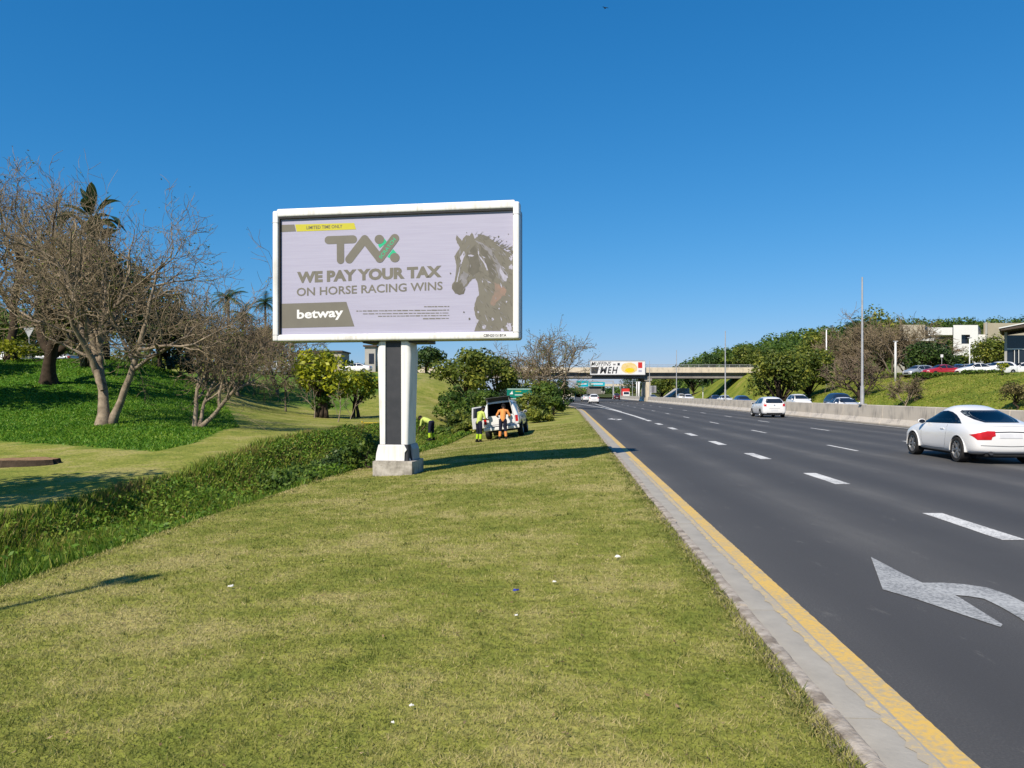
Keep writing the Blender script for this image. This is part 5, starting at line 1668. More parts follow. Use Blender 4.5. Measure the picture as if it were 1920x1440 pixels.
# ---- white double cab pickup with a canopy on the verge
PK = [(-2.66, 0.66, 0.80, 1.04, 1.72, 0.60), (-2.64, 0.58, 0.88, 1.06, 1.83, 0.64), (-2.55, 0.56, 0.905, 1.07, 1.865, 0.655), (-1.6, 0.54, 0.92, 1.08, 1.875, 0.66), (-1.02, 0.50, 0.92, 1.08, 1.86, 0.66), (-0.6, 0.46, 0.92, 1.08, 1.86, 0.64), (0.1, 0.44, 0.92, 1.08, 1.86, 0.63),
      (0.62, 0.44, 0.92, 1.08, 1.78, 0.63), (1.25, 0.44, 0.92, 1.08, 1.22, 0.72), (1.9, 0.44, 0.92, 1.04, 1.14, 0.72), (2.4, 0.44, 0.88, 0.98, 1.06, 0.68), (2.62, 0.48, 0.78, 0.86, 0.94, 0.6), (2.68, 0.56, 0.62, 0.78, 0.84, 0.5)]
pk_cfg = dict(paint=M['car_white'], wheels=(-1.50, 1.72), wheel_x=0.80, rw=0.385, ww=0.26, side_windows=[[(0.12, 1.12), (1.05, 1.10), (0.62, 1.60), (0.12, 1.66)], [(-0.85, 1.14), (0.05, 1.12), (0.05, 1.66), (-0.8, 1.68)], [(-2.45, 1.16), (-1.15, 1.16), (-1.15, 1.70), (-2.40, 1.70)]],
              rear_window=[(-0.02, 0.60), (0.02, 0.60), (0.02, 0.62), (-0.02, 0.62)], windscreen=[(-0.62, 1.25), (0.62, 1.25), (0.52, 1.70), (-0.52, 1.70)],
              handles=[(-0.65, 1.0), (0.2, 1.0)], mirror=(0.95, 1.10), tail_lamps=[[(0.70, 0.76), (0.83, 0.76), (0.83, 1.06), (0.70, 1.06)]], head_lamps=[[(0.4, 0.78), (0.66, 0.80), (0.66, 0.92), (0.4, 0.88)]], seams=[[(0.08, 1.1), (0.08, 0.5)], [(-0.95, 1.1), (-0.9, 0.5)]],
              rear_marks=[('tailgate_seam', seam([(-0.68, 1.04), (-0.67, 0.70), (0.67, 0.70), (0.68, 1.04)], 0.007), M['charcoal']), ('tailgate_handle', quadr(-0.12, 0.12, 0.92, 0.97), M['cabinet_grey'])])
PK_D = 39.4
_hx, _hy = pxx(943.5, 36.9), 36.9
PKH = -R(5.0)
_c = Vector((_hx + 2.66 * math.sin(-PKH), _hy + 2.66 * math.cos(PKH), 0))
_c.z = tz(_c.x, _c.y)
pick_cut = [([(-0.60, 1.13), (0.60, 1.13), (0.54, 1.72), (-0.54, 1.72)], 'y', -3.0, -1.1), ([(-2.40, 1.20), (-1.20, 1.20), (-1.20, 1.66), (-2.36, 1.66)], 'x', -1.2, 1.2)]
pk = build_car('pickup_truck', PK, dict(pk_cfg, glass=M['glass']), _c, PKH, 'white double cab pickup with open canopy parked on the grass verge', 'pickup', None, pick_cut)
_sl1 = math.atan2(tz(_c.x + 0.8, _c.y) - tz(_c.x - 0.8, _c.y), 1.6); _sl2 = math.atan2(tz(_c.x, _c.y + 1.6) - tz(_c.x, _c.y - 1.6), 3.2)
pk.rotation_euler = (_sl2, -_sl1, PKH)
mb = MB(); mb.box(-0.86, 0.86, -2.80, -2.62, 0.44, 0.60); bump_ = mb.build('rear_bumper', M['car_white'], pk, bevel=0.04)
mb = MB(); mb.box(-0.45, 0.45, -2.805, -2.70, 0.602, 0.63); mb.build('bumper_step', M['charcoal'], bump_)
mb = MB(); mb.box(-0.7, 0.7, -2.4, 2.3, 0.34, 0.50); mb.build('underbody', M['black'], pk)
mb = MB(); mb.box(-0.09, 0.09, -2.66, -2.60, 0.20, 0.44); mb.build('tow_bar', M['black'], pk)
# raised canopy hatch with its struts
mb = MB(); mb.hexa([(-0.60, -2.60, 1.80), (0.60, -2.60, 1.80), (0.60, -2.98, 1.99), (-0.60, -2.98, 1.99), (-0.60, -2.60, 1.835), (0.60, -2.60, 1.835), (0.60, -2.98, 2.02), (-0.60, -2.98, 2.02)])
mb.build('canopy_hatch', M['charcoal'], pk, bevel=0.01)
for s in (-1, 1):
    mb = MB(); mb.tube([(s * 0.585, -2.62, 1.40), (s * 0.52, -2.9, 1.95)], 0.016, 6); mb.build('hatch_strut', M['white_paint'], pk)
    mb = MB(); mb.tube([(s * 0.625, -2.668, 1.10), (s * 0.565, -2.668, 1.74)], 0.022, 6); mb.build('opening_trim', M['white_paint'], pk)
mb = MB()
for y in (-2.2, -1.4): mb.tube([(-0.62, y, 1.90), (0.62, y, 1.90)], 0.025, 6)
mb.build('roof_rack', M['black'], pk)
for s in (-1, 1):
    mb = MB(); mb.tube([(s * 0.5, -2.45, 1.93), (s * 0.5, -0.9, 1.93)], 0.02, 6); mb.build('rack_rail', M['black'], pk)
# open rear left door
dr = MB(); dr.prism([(0, 0.55), (0.95, 0.55), (0.95, 1.06), (0.86, 1.66), (0.10, 1.68), (0, 1.1)], (-0.93, 0.0, 0), (-0.82, -0.57, 0), (0, 0, 1), (0.57, -0.82, 0), 0.05)
door = dr.build('open_door', M['car_white'], pk, bevel=0.012)
dr = MB(); dr.prism([(0.10, 1.12), (0.88, 1.12), (0.80, 1.60), (0.16, 1.62)], (-0.93 + 0.57 * 0.051, -0.82 * 0.051, 0), (-0.82, -0.57, 0), (0, 0, 1), (0.57, -0.82, 0), 0.006)
dr.build('door_window', M['glass_dark'], door)

# ------------------------------------------------------------------ people at work
def clothmat(name, c, k=0.75): return pmat(name, c, tuple(q * k for q in c), 9.0, 0.85, 0.15, bump=0.3, bscale=30)


M['skin_dark'] = pmat('skin', (0.075, 0.042, 0.028), (0.06, 0.034, 0.022), 8.0, 0.55, 0.3)
M['navy_cloth'] = clothmat('navy_workwear', (0.018, 0.020, 0.042))
M['lime_cloth'] = clothmat('lime_workwear', (0.52, 0.62, 0.15), 0.85)
M['lime_band'] = clothmat('lime_band', (0.42, 0.62, 0.03), 0.85)
M['orange_cloth'] = clothmat('orange_workwear', (0.76, 0.30, 0.09), 0.85)
M['boot'] = clothmat('black_boot', (0.014, 0.013, 0.013))
PM = ['skin_dark', 'navy_cloth', 'top', 'band', 'boot']


def person(name, caps, mats, loc, rz, label, voxel=0.013):
    mb = MB()
    bm = bmesh.new()
    for p0, p1, r0, r1, mi in caps:
        p0, p1 = Vector(p0), Vector(p1)
        mbt = MB(); mbt.tube([p0, p0.lerp(p1, 0.5), p1], [r0, (r0 + r1) / 2, r1], 14)
        vs = [bm.verts.new(v_) for v_ in mbt.v]
        for f in mbt.f: bm.faces.new([vs[i] for i in f])
        for p, r_ in ((p0, r0), (p1, r1)):
            bmesh.ops.create_uvsphere(bm, u_segments=12, v_segments=8, radius=r_ * 0.995, matrix=Matrix.Translation(p))
    bmesh.ops.recalc_face_normals(bm, faces=bm.faces)
    me = bpy.data.meshes.new(name); bm.to_mesh(me); bm.free()
    o = mesh_obj(name, me)
    md = o.modifiers.new('r', 'REMESH'); md.mode = 'VOXEL'; md.voxel_size = voxel; md.use_smooth_shade = True
    md2 = o.modifiers.new('s', 'SMOOTH'); md2.factor = 0.5; md2.iterations = 3
    me2 = eval_mesh(o)
    bpy.data.objects.remove(o)
    n = len(me2.polygons)
    C = np.empty(n * 3, np.float32); me2.polygons.foreach_get('center', C); C = C.reshape(-1, 3)
    best = np.full(n, 1e9); mi_ = np.zeros(n, np.int32)
    for p0, p1, r0, r1, mi in caps:
        a = np.array(p0); b_ = np.array(p1); ab = b_ - a
        t_ = np.clip(((C - a) @ ab) / (ab @ ab + 1e-9), 0, 1)
        d = np.linalg.norm(C - (a + t_[:, None] * ab), axis=1) - (r0 + (r1 - r0) * t_)
        k = d < best; best[k] = d[k]; mi_[k] = mi
    me2.materials.clear()
    for m_ in mats: me2.materials.append(m_)
    me2.polygons.foreach_set('material_index', mi_)
    me2.polygons.foreach_set('use_smooth', np.ones(n, bool))
    root = tag(empty(name, loc, rz), label, 'person')
    mesh_obj('body', me2, None, root)
    return root


def hand(w, d, up, side, mi=0):
    """palm and five bent fingers from wrist w; d = pointing direction, up = palm normal, side = thumb side"""
    w, d, up, side = Vector(w), Vector(d).normalized(), Vector(up).normalized(), Vector(side).normalized()
    out = [(w, w + d * 0.075, 0.026, 0.034, mi), (w + d * 0.045 - side * 0.02, w + d * 0.08 - side * 0.022, 0.022, 0.018, mi)]
    for k, L_ in zip((-1.5, -0.5, 0.5, 1.5), (0.058, 0.074, 0.08, 0.07)):
        b = w + d * 0.085 + side * (k * 0.023)
        m_ = b + d * L_ * 0.55 - up * 0.012
        out += [(b, m_, 0.0105, 0.010, mi), (m_, m_ + d * L_ * 0.35 - up * L_ * 0.35, 0.010, 0.008, mi)]
    b = w + d * 0.02 + side * 0.03
    m_ = b + d * 0.035 + side * 0.032
    out += [(b, m_, 0.014, 0.012, mi), (m_, m_ + d * 0.032 + side * 0.005 - up * 0.01, 0.012, 0.009, mi)]
    return [(tuple(a), tuple(b), r0, r1, m_) for a, b, r0, r1, m_ in out]


def head(c, fwd, up, mi_skin=0):
    c, f, u_ = Vector(c), Vector(fwd).normalized(), Vector(up).normalized()
    s = f.cross(u_).normalized()
    out = [(c + u_ * 0.03, c - u_ * 0.02 + f * 0.012, 0.092, 0.085, mi_skin), (c - u_ * 0.045 + f * 0.03, c - u_ * 0.085 + f * 0.045, 0.066, 0.046, mi_skin),
           (c + f * 0.098 + u_ * 0.012, c + f * 0.112 - u_ * 0.03, 0.011, 0.016, mi_skin), (c + f * 0.088 - u_ * 0.065 - s * 0.02, c + f * 0.088 - u_ * 0.065 + s * 0.02, 0.011, 0.011, mi_skin),
           (c + s * 0.09 - u_ * 0.03, c + s * 0.094 + u_ * 0.015, 0.014, 0.018, mi_skin), (c - s * 0.09 - u_ * 0.03, c - s * 0.094 + u_ * 0.015, 0.014, 0.018, mi_skin)]
    return [(tuple(a), tuple(b), r0, r1, m_) for a, b, r0, r1, m_ in out]


def legs(hipz, kneefwd, spread, back=0.0):
    out = []
    for s in (-1, 1):
        hip = (s * 0.095, back, hipz); knee = (s * (0.10 + spread * 0.5), back + kneefwd, hipz * 0.54); ank = (s * (0.11 + spread), back - 0.02, 0.10)
        k2 = tuple(knee[i] * 0.72 + ank[i] * 0.28 for i in range(3)); k3 = tuple(knee[i] * 0.22 + ank[i] * 0.78 for i in range(3))
        out += [(hip, knee, 0.102, 0.074, 1), (knee, k2, 0.074, 0.072, 1), (k2, k3, 0.074, 0.068, 3), (k3, ank, 0.066, 0.056, 4),
                ((ank[0], ank[1] - 0.045, 0.052), (ank[0] + s * 0.015, ank[1] + 0.16, 0.04), 0.050, 0.042, 4)]
    out += [((-0.07, back, hipz + 0.02), (0.07, back, hipz + 0.02), 0.118, 0.118, 1)]
    return out


eyes_white = pmat('eye_white', (0.7, 0.68, 0.65), (0.6, 0.58, 0.55), 3)
# 1: orange top, back to us, leaning on the tailgate
caps = legs(0.88, 0.03, 0.04) + [((0, 0.0, 0.93), (0, 0.08, 1.10), 0.130, 0.138, 2), ((0, 0.08, 1.10), (0, 0.20, 1.32), 0.145, 0.135, 2), ((-0.11, 0.19, 1.35), (0.11, 0.19, 1.35), 0.085, 0.085, 2),
                               ((0, 0.22, 1.38), (0, 0.29, 1.47), 0.055, 0.052, 0)] + head((0, 0.345, 1.555), (0, 0.85, -0.5), (0, 0.5, 0.85))
for s in (-1, 1):
    caps += [((s * 0.19, 0.19, 1.345), (s * 0.31, 0.20, 1.13), 0.066, 0.053, 2), ((s * 0.31, 0.20, 1.13), (s * 0.27, 0.39, 1.04), 0.047, 0.032, 0)]
    caps += hand((s * 0.27, 0.39, 1.04), (-s * 0.2, 0.9, 0.12), (0, 0, 1), (-s, 0.1, 0))
_ps = [M['skin_dark'], M['navy_cloth'], M['orange_cloth'], M['orange_cloth'], M['boot']]
_x, _y = pxx(943, 36.05), 36.05
w1 = person('person', caps, _ps, (_x, _y, tz(_x, _y) - 0.01), -R(4), 'worker in an orange shirt and navy trousers leaning on the pickup tailgate')
bm = bmesh.new(); bmesh.ops.create_uvsphere(bm, u_segments=16, v_segments=10, radius=0.104)
for v_ in list(bm.verts):
    if v_.co.z < -0.02: bm.verts.remove(v_)
bmesh.ops.translate(bm, vec=(0, 0.335, 1.585), verts=bm.verts)
me = bpy.data.meshes.new('hair'); bm.to_mesh(me); bm.free(); mesh_obj('hair', me, M['boot'], w1)
# 2: lime top, beside the open door, seen from behind and the left
caps = legs(0.90, 0.03, 0.02) + [((0, 0.0, 0.95), (0, 0.05, 1.12), 0.128, 0.135, 2), ((0, 0.05, 1.12), (0, 0.14, 1.36), 0.142, 0.13, 2), ((-0.11, 0.13, 1.39), (0.11, 0.13, 1.39), 0.083, 0.083, 2),
                               ((0, 0.16, 1.42), (0, 0.22, 1.51), 0.055, 0.052, 0)] + head((0, 0.27, 1.60), (0, 0.9, -0.4), (0, 0.4, 0.9))
for s in (-1, 1):
    caps += [((s * 0.19, 0.13, 1.385), (s * 0.25, 0.16, 1.14), 0.066, 0.053, 2), ((s * 0.25, 0.16, 1.14), (s * 0.20, 0.39, 1.06), 0.047, 0.032, 0)]
    caps += hand((s * 0.20, 0.39, 1.06), (-s * 0.1, 0.95, 0.1), (0, 0, 1), (-s, 0.1, 0))
_pl = [M['skin_dark'], M['navy_cloth'], M['lime_cloth'], M['lime_band'], M['boot']]
_x, _y = pxx(898, 36.3), 36.3
w2 = person('person', caps, _pl, (_x, _y, tz(_x, _y) - 0.01), -R(48), 'worker in a lime shirt standing at the rear left corner of the pickup')
bm = bmesh.new(); bmesh.ops.create_uvsphere(bm, u_segments=16, v_segments=10, radius=0.106)
for v_ in list(bm.verts):
    if v_.co.z < -0.02: bm.verts.remove(v_)
bmesh.ops.translate(bm, vec=(0, 0.265, 1.63), verts=bm.verts)
me = bpy.data.meshes.new('cap'); bm.to_mesh(me); bm.free(); mesh_obj('cap', me, M['boot'], w2)
# 3: bent over in the ditch
caps = legs(0.86, 0.02, 0.07) + [((0, 0.05, 0.90), (0, 0.22, 0.97), 0.128, 0.132, 2), ((0, 0.22, 0.97), (0, 0.44, 1.03), 0.14, 0.13, 2), ((-0.11, 0.47, 1.02), (0.11, 0.47, 1.02), 0.083, 0.083, 2),
                               ((0, 0.50, 1.05), (0, 0.59, 1.08), 0.055, 0.052, 0)] + head((0, 0.67, 1.10), (0, 0.75, -0.65), (0, 0.65, 0.75))
for s in (-1, 1):
    caps += [((s * 0.18, 0.46, 1.0), (s * 0.22, 0.50, 0.75), 0.066, 0.053, 2), ((s * 0.22, 0.50, 0.75), (s * 0.17, 0.64, 0.56), 0.047, 0.032, 0)]
    caps += hand((s * 0.17, 0.64, 0.56), (-s * 0.1, 0.5, -0.8), (0, 0.8, 0.5), (-s, 0.1, 0))
_x, _y = pxx(809, 38.0), 38.0
w3 = person('person', caps, _pl, (_x, _y, EYE + (HOR - 826) / FPX * 38.0), R(62), 'worker in a lime shirt and dark cap bending over in the ditch')
bm = bmesh.new(); bmesh.ops.create_uvsphere(bm, u_segments=16, v_segments=10, radius=0.108)
for v_ in list(bm.verts):
    if v_.co.z < -0.01: bm.verts.remove(v_)
bmesh.ops.rotate(bm, matrix=Matrix.Rotation(R(-35), 3, 'X'), verts=bm.verts)
bmesh.ops.translate(bm, vec=(0, 0.675, 1.125), verts=bm.verts)
me = bpy.data.meshes.new('cap'); bm.to_mesh(me); bm.free(); mesh_obj('cap', me, M['boot'], w3)
# ------------------------------------------------------------------ vegetation
def unit(a): return a / (np.linalg.norm(a, axis=-1, keepdims=True) + 1e-9)


def grow(rng, start, dirs, length, rad, K, wob, trop, taper):
    N = len(start)
    P = np.empty((N, K + 1, 3)); Rr = np.empty((N, K + 1)); D = np.empty((N, K + 1, 3))
    p = start.copy(); d = unit(dirs)
    P[:, 0] = p; D[:, 0] = d; Rr[:, 0] = rad
    for k in range(1, K + 1):
        d = unit(d + rng.normal(size=(N, 3)) * wob + np.array([0, 0, trop]))
        p = p + d * (length / K)[:, None]
        P[:, k] = p; D[:, k] = d; Rr[:, k] = rad * (1 - (1 - taper) * k / K)
    return P, Rr, D


def spawn(rng, P, Rr, D, m, tmin, ang, spread=12.0, tip=True):
    N, K1, _ = P.shape
    t = tmin + (1 - tmin) * (np.arange(m)[None, :] + rng.uniform(0.1, 0.9, (N, m))) / m
    if tip: t[:, -1] = 1.0
    f = t * (K1 - 1); i = np.minimum(f.astype(int), K1 - 2); u = f - i
    n = np.arange(N)[:, None]
    pos = P[n, i] * (1 - u[..., None]) + P[n, i + 1] * u[..., None]
    r = Rr[n, i] * (1 - u) + Rr[n, i + 1] * u
    d = D[n, i + 1]
    a = np.radians(rng.normal(ang, spread, (N, m)))
    if tip: a[:, -1] *= 0.45
    perp = unit(np.cross(d, rng.normal(size=(N, m, 3))))
    nd = d * np.cos(a)[..., None] + perp * np.sin(a)[..., None]
    return pos.reshape(-1, 3), nd.reshape(-1, 3), r.reshape(-1)


def tube_mesh(P, Rr, n):
    N, K1, _ = P.shape
    T = np.empty_like(P)
    T[:, 1:-1] = P[:, 2:] - P[:, :-2]; T[:, 0] = P[:, 1] - P[:, 0]; T[:, -1] = P[:, -1] - P[:, -2]
    T = unit(T)
    ref = np.where(np.abs(T[:, :1, 2:3]) > 0.8, np.array([1.0, 0, 0]), np.array([0, 0, 1.0])) * np.ones_like(T)
    u = unit(np.cross(T, ref)); w = np.cross(T, u)
    a = np.arange(n) * 2 * np.pi / n
    V = P[:, :, None, :] + Rr[:, :, None, None] * (u[:, :, None, :] * np.cos(a)[None, None, :, None] + w[:, :, None, :] * np.sin(a)[None, None, :, None])
    idx = np.arange(N * K1 * n).reshape(N, K1, n)
    q = np.stack([idx[:, :-1], np.roll(idx, -1, 2)[:, :-1], np.roll(idx, -1, 2)[:, 1:], idx[:, 1:]], -1).reshape(-1, 4)
    return V.reshape(-1, 3), q


def merge(parts):
    Vs, Qs, o = [], [], 0
    for V, Q in parts:
        Vs.append(V); Qs.append(Q + o); o += len(V)
    return np.concatenate(Vs), np.concatenate(Qs)


def bare_tree(base, stems, rng, levels, trunk_sides=9, flare=1.5, rmin=0.006):
    """stems: [(offset, direction, length, radius)]; levels: [(children, len lo, len hi, angle, K, wobble, tropism)] -> trunk mesh, crown mesh, tips"""
    st = np.array([s[0] for s in stems], float); di = np.array([s[1] for s in stems], float)
    ln = np.array([s[2] for s in stems], float); ra = np.array([s[3] for s in stems], float)
    P, Rr, D = grow(rng, st, di, ln, ra, 8, 0.10, 0.03, 0.62)
    low = (st[:, 2] < 0.1)
    Rr[low, 0] *= flare; Rr[low, 1] *= 1 + (flare - 1) * 0.25; Rr[~low, 0] *= 0.5
    thick = [tube_mesh(P, Rr, trunk_sides)]; fine = []
    Ls = ln.copy()
    tips = None
    for li, (m, l0, l1, ang, K, wob, tr) in enumerate(levels):
        pos, nd, r = spawn(rng, P, Rr, D, m, 0.45 if li == 0 else 0.30, ang)
        Ls = np.repeat(Ls, m) * rng.uniform(l0, l1, len(pos))
        rr = r * (0.88 if li == 0 else 0.84 if li < 3 else 0.70) * rng.uniform(0.75, 1.0, len(r))
        P, Rr, D = grow(rng, pos, nd, Ls, np.maximum(rr, rmin), K, wob, tr, 0.6 if li >= 2 else 0.45)
        if li < 2: thick.append(tube_mesh(P, Rr, 6))
        else: fine.append(tube_mesh(P, Rr, 3))
        tips = P[:, -1]
    return merge(thick), merge(fine), tips


def leaf_cloud(rng, centers, radii, per, size, flat=0.8, up=0.45, aspect=0.55, shell=0.5, vbase=None, vs=0.16):
    C = np.repeat(centers, per, 0); Rd = np.repeat(radii, per)
    d = unit(rng.normal(size=(len(C), 3)))
    rr = rng.uniform(shell ** 3, 1, len(C)) ** (1 / 3) * rng.normal(1.0, 0.10, len(C))
    P = C + d * (Rd * rr)[:, None] * np.array([1, 1, flat])
    nrm = d * 0.7 + np.array([0, 0, up]) + rng.normal(size=d.shape) * 0.45
    sz = size * rng.uniform(0.6, 1.35, len(C))
    V, Q = leaf_quads(P, nrm, sz, aspect, rng, 0.15)
    vb = rng.normal(0.5, 0.14, len(centers)) if vbase is None else vbase
    v = np.clip(np.repeat(vb, per) + rng.normal(0, vs, len(C)), 0, 1)
    return V, Q, np.repeat(v, 4)


LM = {}
LM['olive'] = leafmat('olive_leaves', [(0, (0.043, 0.077, 0.015)), (0.5, (0.145, 0.194, 0.031)), (1, (0.369, 0.369, 0.057))], 0.5, 0.42, nscale=0.35)
LM['dark'] = leafmat('dark_leaves', [(0, (0.016, 0.034, 0.009)), (0.5, (0.043, 0.085, 0.017)), (1, (0.101, 0.155, 0.028))], 0.5, 0.25, nscale=0.35)
LM['mid'] = leafmat('mid_green_leaves', [(0, (0.035, 0.077, 0.015)), (0.5, (0.098, 0.174, 0.027)), (1, (0.232, 0.310, 0.049))], 0.5, 0.42, nscale=0.35)
LM['yellow'] = leafmat('yellow_green_leaves', [(0, (0.078, 0.132, 0.012)), (0.5, (0.295, 0.326, 0.019)), (1, (0.550, 0.550, 0.031))], 0.45, 0.35, nscale=0.5)
LM['blue'] = leafmat('blue_green_leaves', [(0, (0.009, 0.022, 0.012)), (0.5, (0.022, 0.046, 0.025)), (1, (0.054, 0.090, 0.046))], 0.5, 0.2, nscale=0.5)
LM['brown'] = leafmat('brownish_leaves', [(0, (0.078, 0.070, 0.025)), (0.5, (0.171, 0.147, 0.054)), (1, (0.326, 0.264, 0.109))], 0.6, 0.25, nscale=0.5)
LM['palm'] = leafmat('palm_leaves', [(0, (0.019, 0.046, 0.019)), (0.5, (0.054, 0.101, 0.034)), (1, (0.132, 0.171, 0.054))], 0.4, 0.25, nscale=0.5)


def put_bare(name, x, d, label, stems, seed, levels, bark='bark', twig='twig', leaves=None, group=None, dz=-0.05, rz=0.0):
    rg = np.random.default_rng(seed)
    X = pxx(x, d)
    root = tag(empty(name, (X, d, tz(X, d) + dz), rz), label, 'tree', group)
    th, fi, tips = bare_tree((0, 0, 0), stems, rg, levels, rmin=0.00030 * d)
    mesh_obj('trunk', np_mesh('trunk', th[0], th[1], smooth=True), M[bark], root)
    mesh_obj('crown', np_mesh('crown', fi[0], fi[1]), M[twig], root)
    if leaves:
        mat, n, size = leaves
        k = rg.integers(0, len(tips), n)
        P = tips[k] + rg.normal(size=(n, 3)) * 0.12
        V, Q = leaf_quads(P, rg.normal(size=(n, 3)) + np.array([0, 0, 0.5]), size * rg.uniform(0.6, 1.3, n), 0.6, rg)
        mesh_obj('leaves', np_mesh('leaves', V, Q, attrs={'v': np.repeat(np.clip(rg.normal(0.5, 0.25, n), 0, 1), 4)}), LM[mat], root)
    return root


def leafy_mesh(seed, w, h, trunk_h, mat, n, size, clumps=26, bark='bark_dark', depth=None, stems=1, flat=0.8, low=0.15):
    """trunk and crown meshes of a leafy tree h high and w wide"""
    rg = np.random.default_rng(seed)
    depth = depth or w
    cz = trunk_h + (h - trunk_h) * 0.5; rz = (h - trunk_h) * 0.5
    d = unit(rg.normal(size=(clumps, 3)))
    d[:, 2] = np.where(d[:, 2] < -0.6, -d[:, 2], d[:, 2])
    rad = rg.uniform(0.45, 0.88, clumps)
    c = d * rad[:, None] * np.array([w * 0.5, depth * 0.5, rz]) + np.array([0, 0, cz])
    r = rg.uniform(0.13, 0.24, clumps) * (w + h) * 0.5
    V, Q, v = leaf_cloud(rg, c, r, n // clumps, size, flat)
    bend = [(0, 0, -0.1), (rg.uniform(-.1, .1), rg.uniform(-.1, .1), trunk_h * 0.5), (rg.uniform(-.2, .2), rg.uniform(-.2, .2), trunk_h), (0, 0, cz)]
    rt = 0.035 * h
    mb = MB()
    for s in range(stems):
        ox = (s - (stems - 1) / 2) * 0.35
        mb.tube([(p[0] + ox * (1 - 0.3 * i), p[1] + 0.2 * ox, p[2]) for i, p in enumerate(bend)], [rt * 1.25, rt, rt * 0.85, rt * 0.4], 7)
    for k in range(0, clumps, 2):
        a = Vector((rg.uniform(-.1, .1), rg.uniform(-.1, .1), trunk_h * rg.uniform(0.75, 1.0) + 0.1)); b_ = Vector(c[k])
        mb.tube([a, a.lerp(b_, 0.5) + Vector((0, 0, 0.1 * h * rg.uniform(-0.3, 0.5))), b_], [rt * 0.5, rt * 0.32, rt * 0.12], 5)
    me = bpy.data.meshes.new('trunk'); me.from_pydata([tuple(q) for q in mb.v], [], mb.f); me.materials.append(M[bark])
    me.polygons.foreach_set('use_smooth', [True] * len(me.polygons))
    mc = np_mesh('crown', V, Q, attrs={'v': v}); mc.materials.append(LM[mat])
    return me, mc


def put_leafy(name, x, d, label, w, h, trunk_h, mat, n, size, seed, cat='tree', group=None, dz=-0.05, z=None, **kw):
    X = pxx(x, d)
    zz = tz(X, d) + dz if z is None else z
    root = tag(empty(name, (X, d, zz)), label, cat, group)
    me, mc = leafy_mesh(seed, w, h, trunk_h, mat, n, size, **kw)
    mesh_obj('trunk' if cat == 'tree' else 'stems', me, None, root)
    mesh_obj('crown' if cat == 'tree' else 'foliage', mc, None, root)
    return root


LV = [(4, 0.60, 0.92, 46, 6, 0.20, 0.05), (5, 0.50, 0.80, 46, 5, 0.24, 0.06), (5, 0.48, 0.78, 44, 4, 0.27, 0.05), (4, 0.45, 0.75, 42, 3, 0.30, 0.05), (3, 0.40, 0.7, 40, 2, 0.3, 0.05)]
LVs = [(4, 0.6, 0.95, 46, 5, 0.20, 0.04), (5, 0.5, 0.8, 46, 4, 0.25, 0.05), (5, 0.48, 0.78, 44, 3, 0.28, 0.04), (5, 0.45, 0.75, 42, 2, 0.3, 0.04)]
LVp = [(4, 0.62, 0.95, 44, 6, 0.18, 0.05), (4, 0.55, 0.8, 44, 5, 0.22, 0.06), (5, 0.45, 0.75, 42, 3, 0.27, 0.05), (4, 0.45, 0.75, 40, 2, 0.3, 0.05)]
GB = 'bare coral trees on the left bank'
put_bare('coral_tree', 193, 32.5, 'nearest bare coral tree with two pale trunks low on the green bank', [((0, 0, 0), (-0.02, 0.05, 1), 4.2, 0.23), ((0.28, 0.1, 0), (0.42, 0.05, 1), 4.5, 0.165), ((-0.06, 0.05, 1.5), (-0.55, 0.3, 0.9), 3.7, 0.15)], 11, LV, 'bark_pale', 'twig', ('olive', 1300, 0.05), GB)
put_bare('coral_tree', 366, 32.6, 'small low forked bare tree at the right tip of the green bank', [((0, 0, 0), (-0.12, 0.1, 1), 2.3, 0.10), ((0.1, 0.05, 0), (0.16, 0.15, 1), 2.2, 0.085), ((0.22, 0, 0), (0.95, 0.1, 0.85), 2.5, 0.10)], 12, LVs, 'bark_pale', 'twig', ('olive', 500, 0.045), GB)
put_bare('coral_tree', 92, 43.5, 'thick trunked bare tree higher on the bank, left of the nearest one', [((0, 0, 0), (-0.02, 0.0, 1), 5.0, 0.36), ((0, 0.1, 1.6), (-0.65, 0.1, 0.9), 5.0, 0.26), ((0.05, 0.1, 1.4), (0.6, 0.2, 0.9), 4.8, 0.25)], 13, LV, 'bark_dark', 'twig', ('olive', 900, 0.07), GB)
put_bare('coral_tree', 22, 52, 'bare tree with a dark trunk at the far left edge', [((0, 0, 0), (-0.03, 0.0, 1), 6.0, 0.30), ((0, 0.1, 3.0), (0.4, 0.1, 0.9), 5.0, 0.18)], 14, LV, 'bark_dark', 'twig', ('brown', 500, 0.08), GB)
put_bare('bare_tree', 446, 61, 'brown twiggy tree left of the billboard, behind the small forked tree', [((0, 0, 0), (0.05, 0, 1), 3.0, 0.13), ((0.1, 0, 0.6), (0.5, 0.1, 0.9), 2.9, 0.10), ((-0.1, 0, 0.5), (-0.6, 0.1, 0.9), 2.8, 0.10)], 15, LVs, 'bark', 'twig_red', ('brown', 900, 0.07), 'twiggy trees left of the billboard')
put_bare('bare_tree', 520, 66, 'brown twiggy tree partly behind the lower left corner of the billboard', [((0, 0, 0), (0.0, 0, 1), 3.0, 0.12), ((0.1, 0, 0.6), (0.6, 0.1, 0.9), 2.7, 0.09), ((-0.1, 0, 0.5), (-0.5, 0.1, 0.9), 2.7, 0.09)], 16, LVs, 'bark', 'twig_red', ('brown', 700, 0.07), 'twiggy trees left of the billboard')
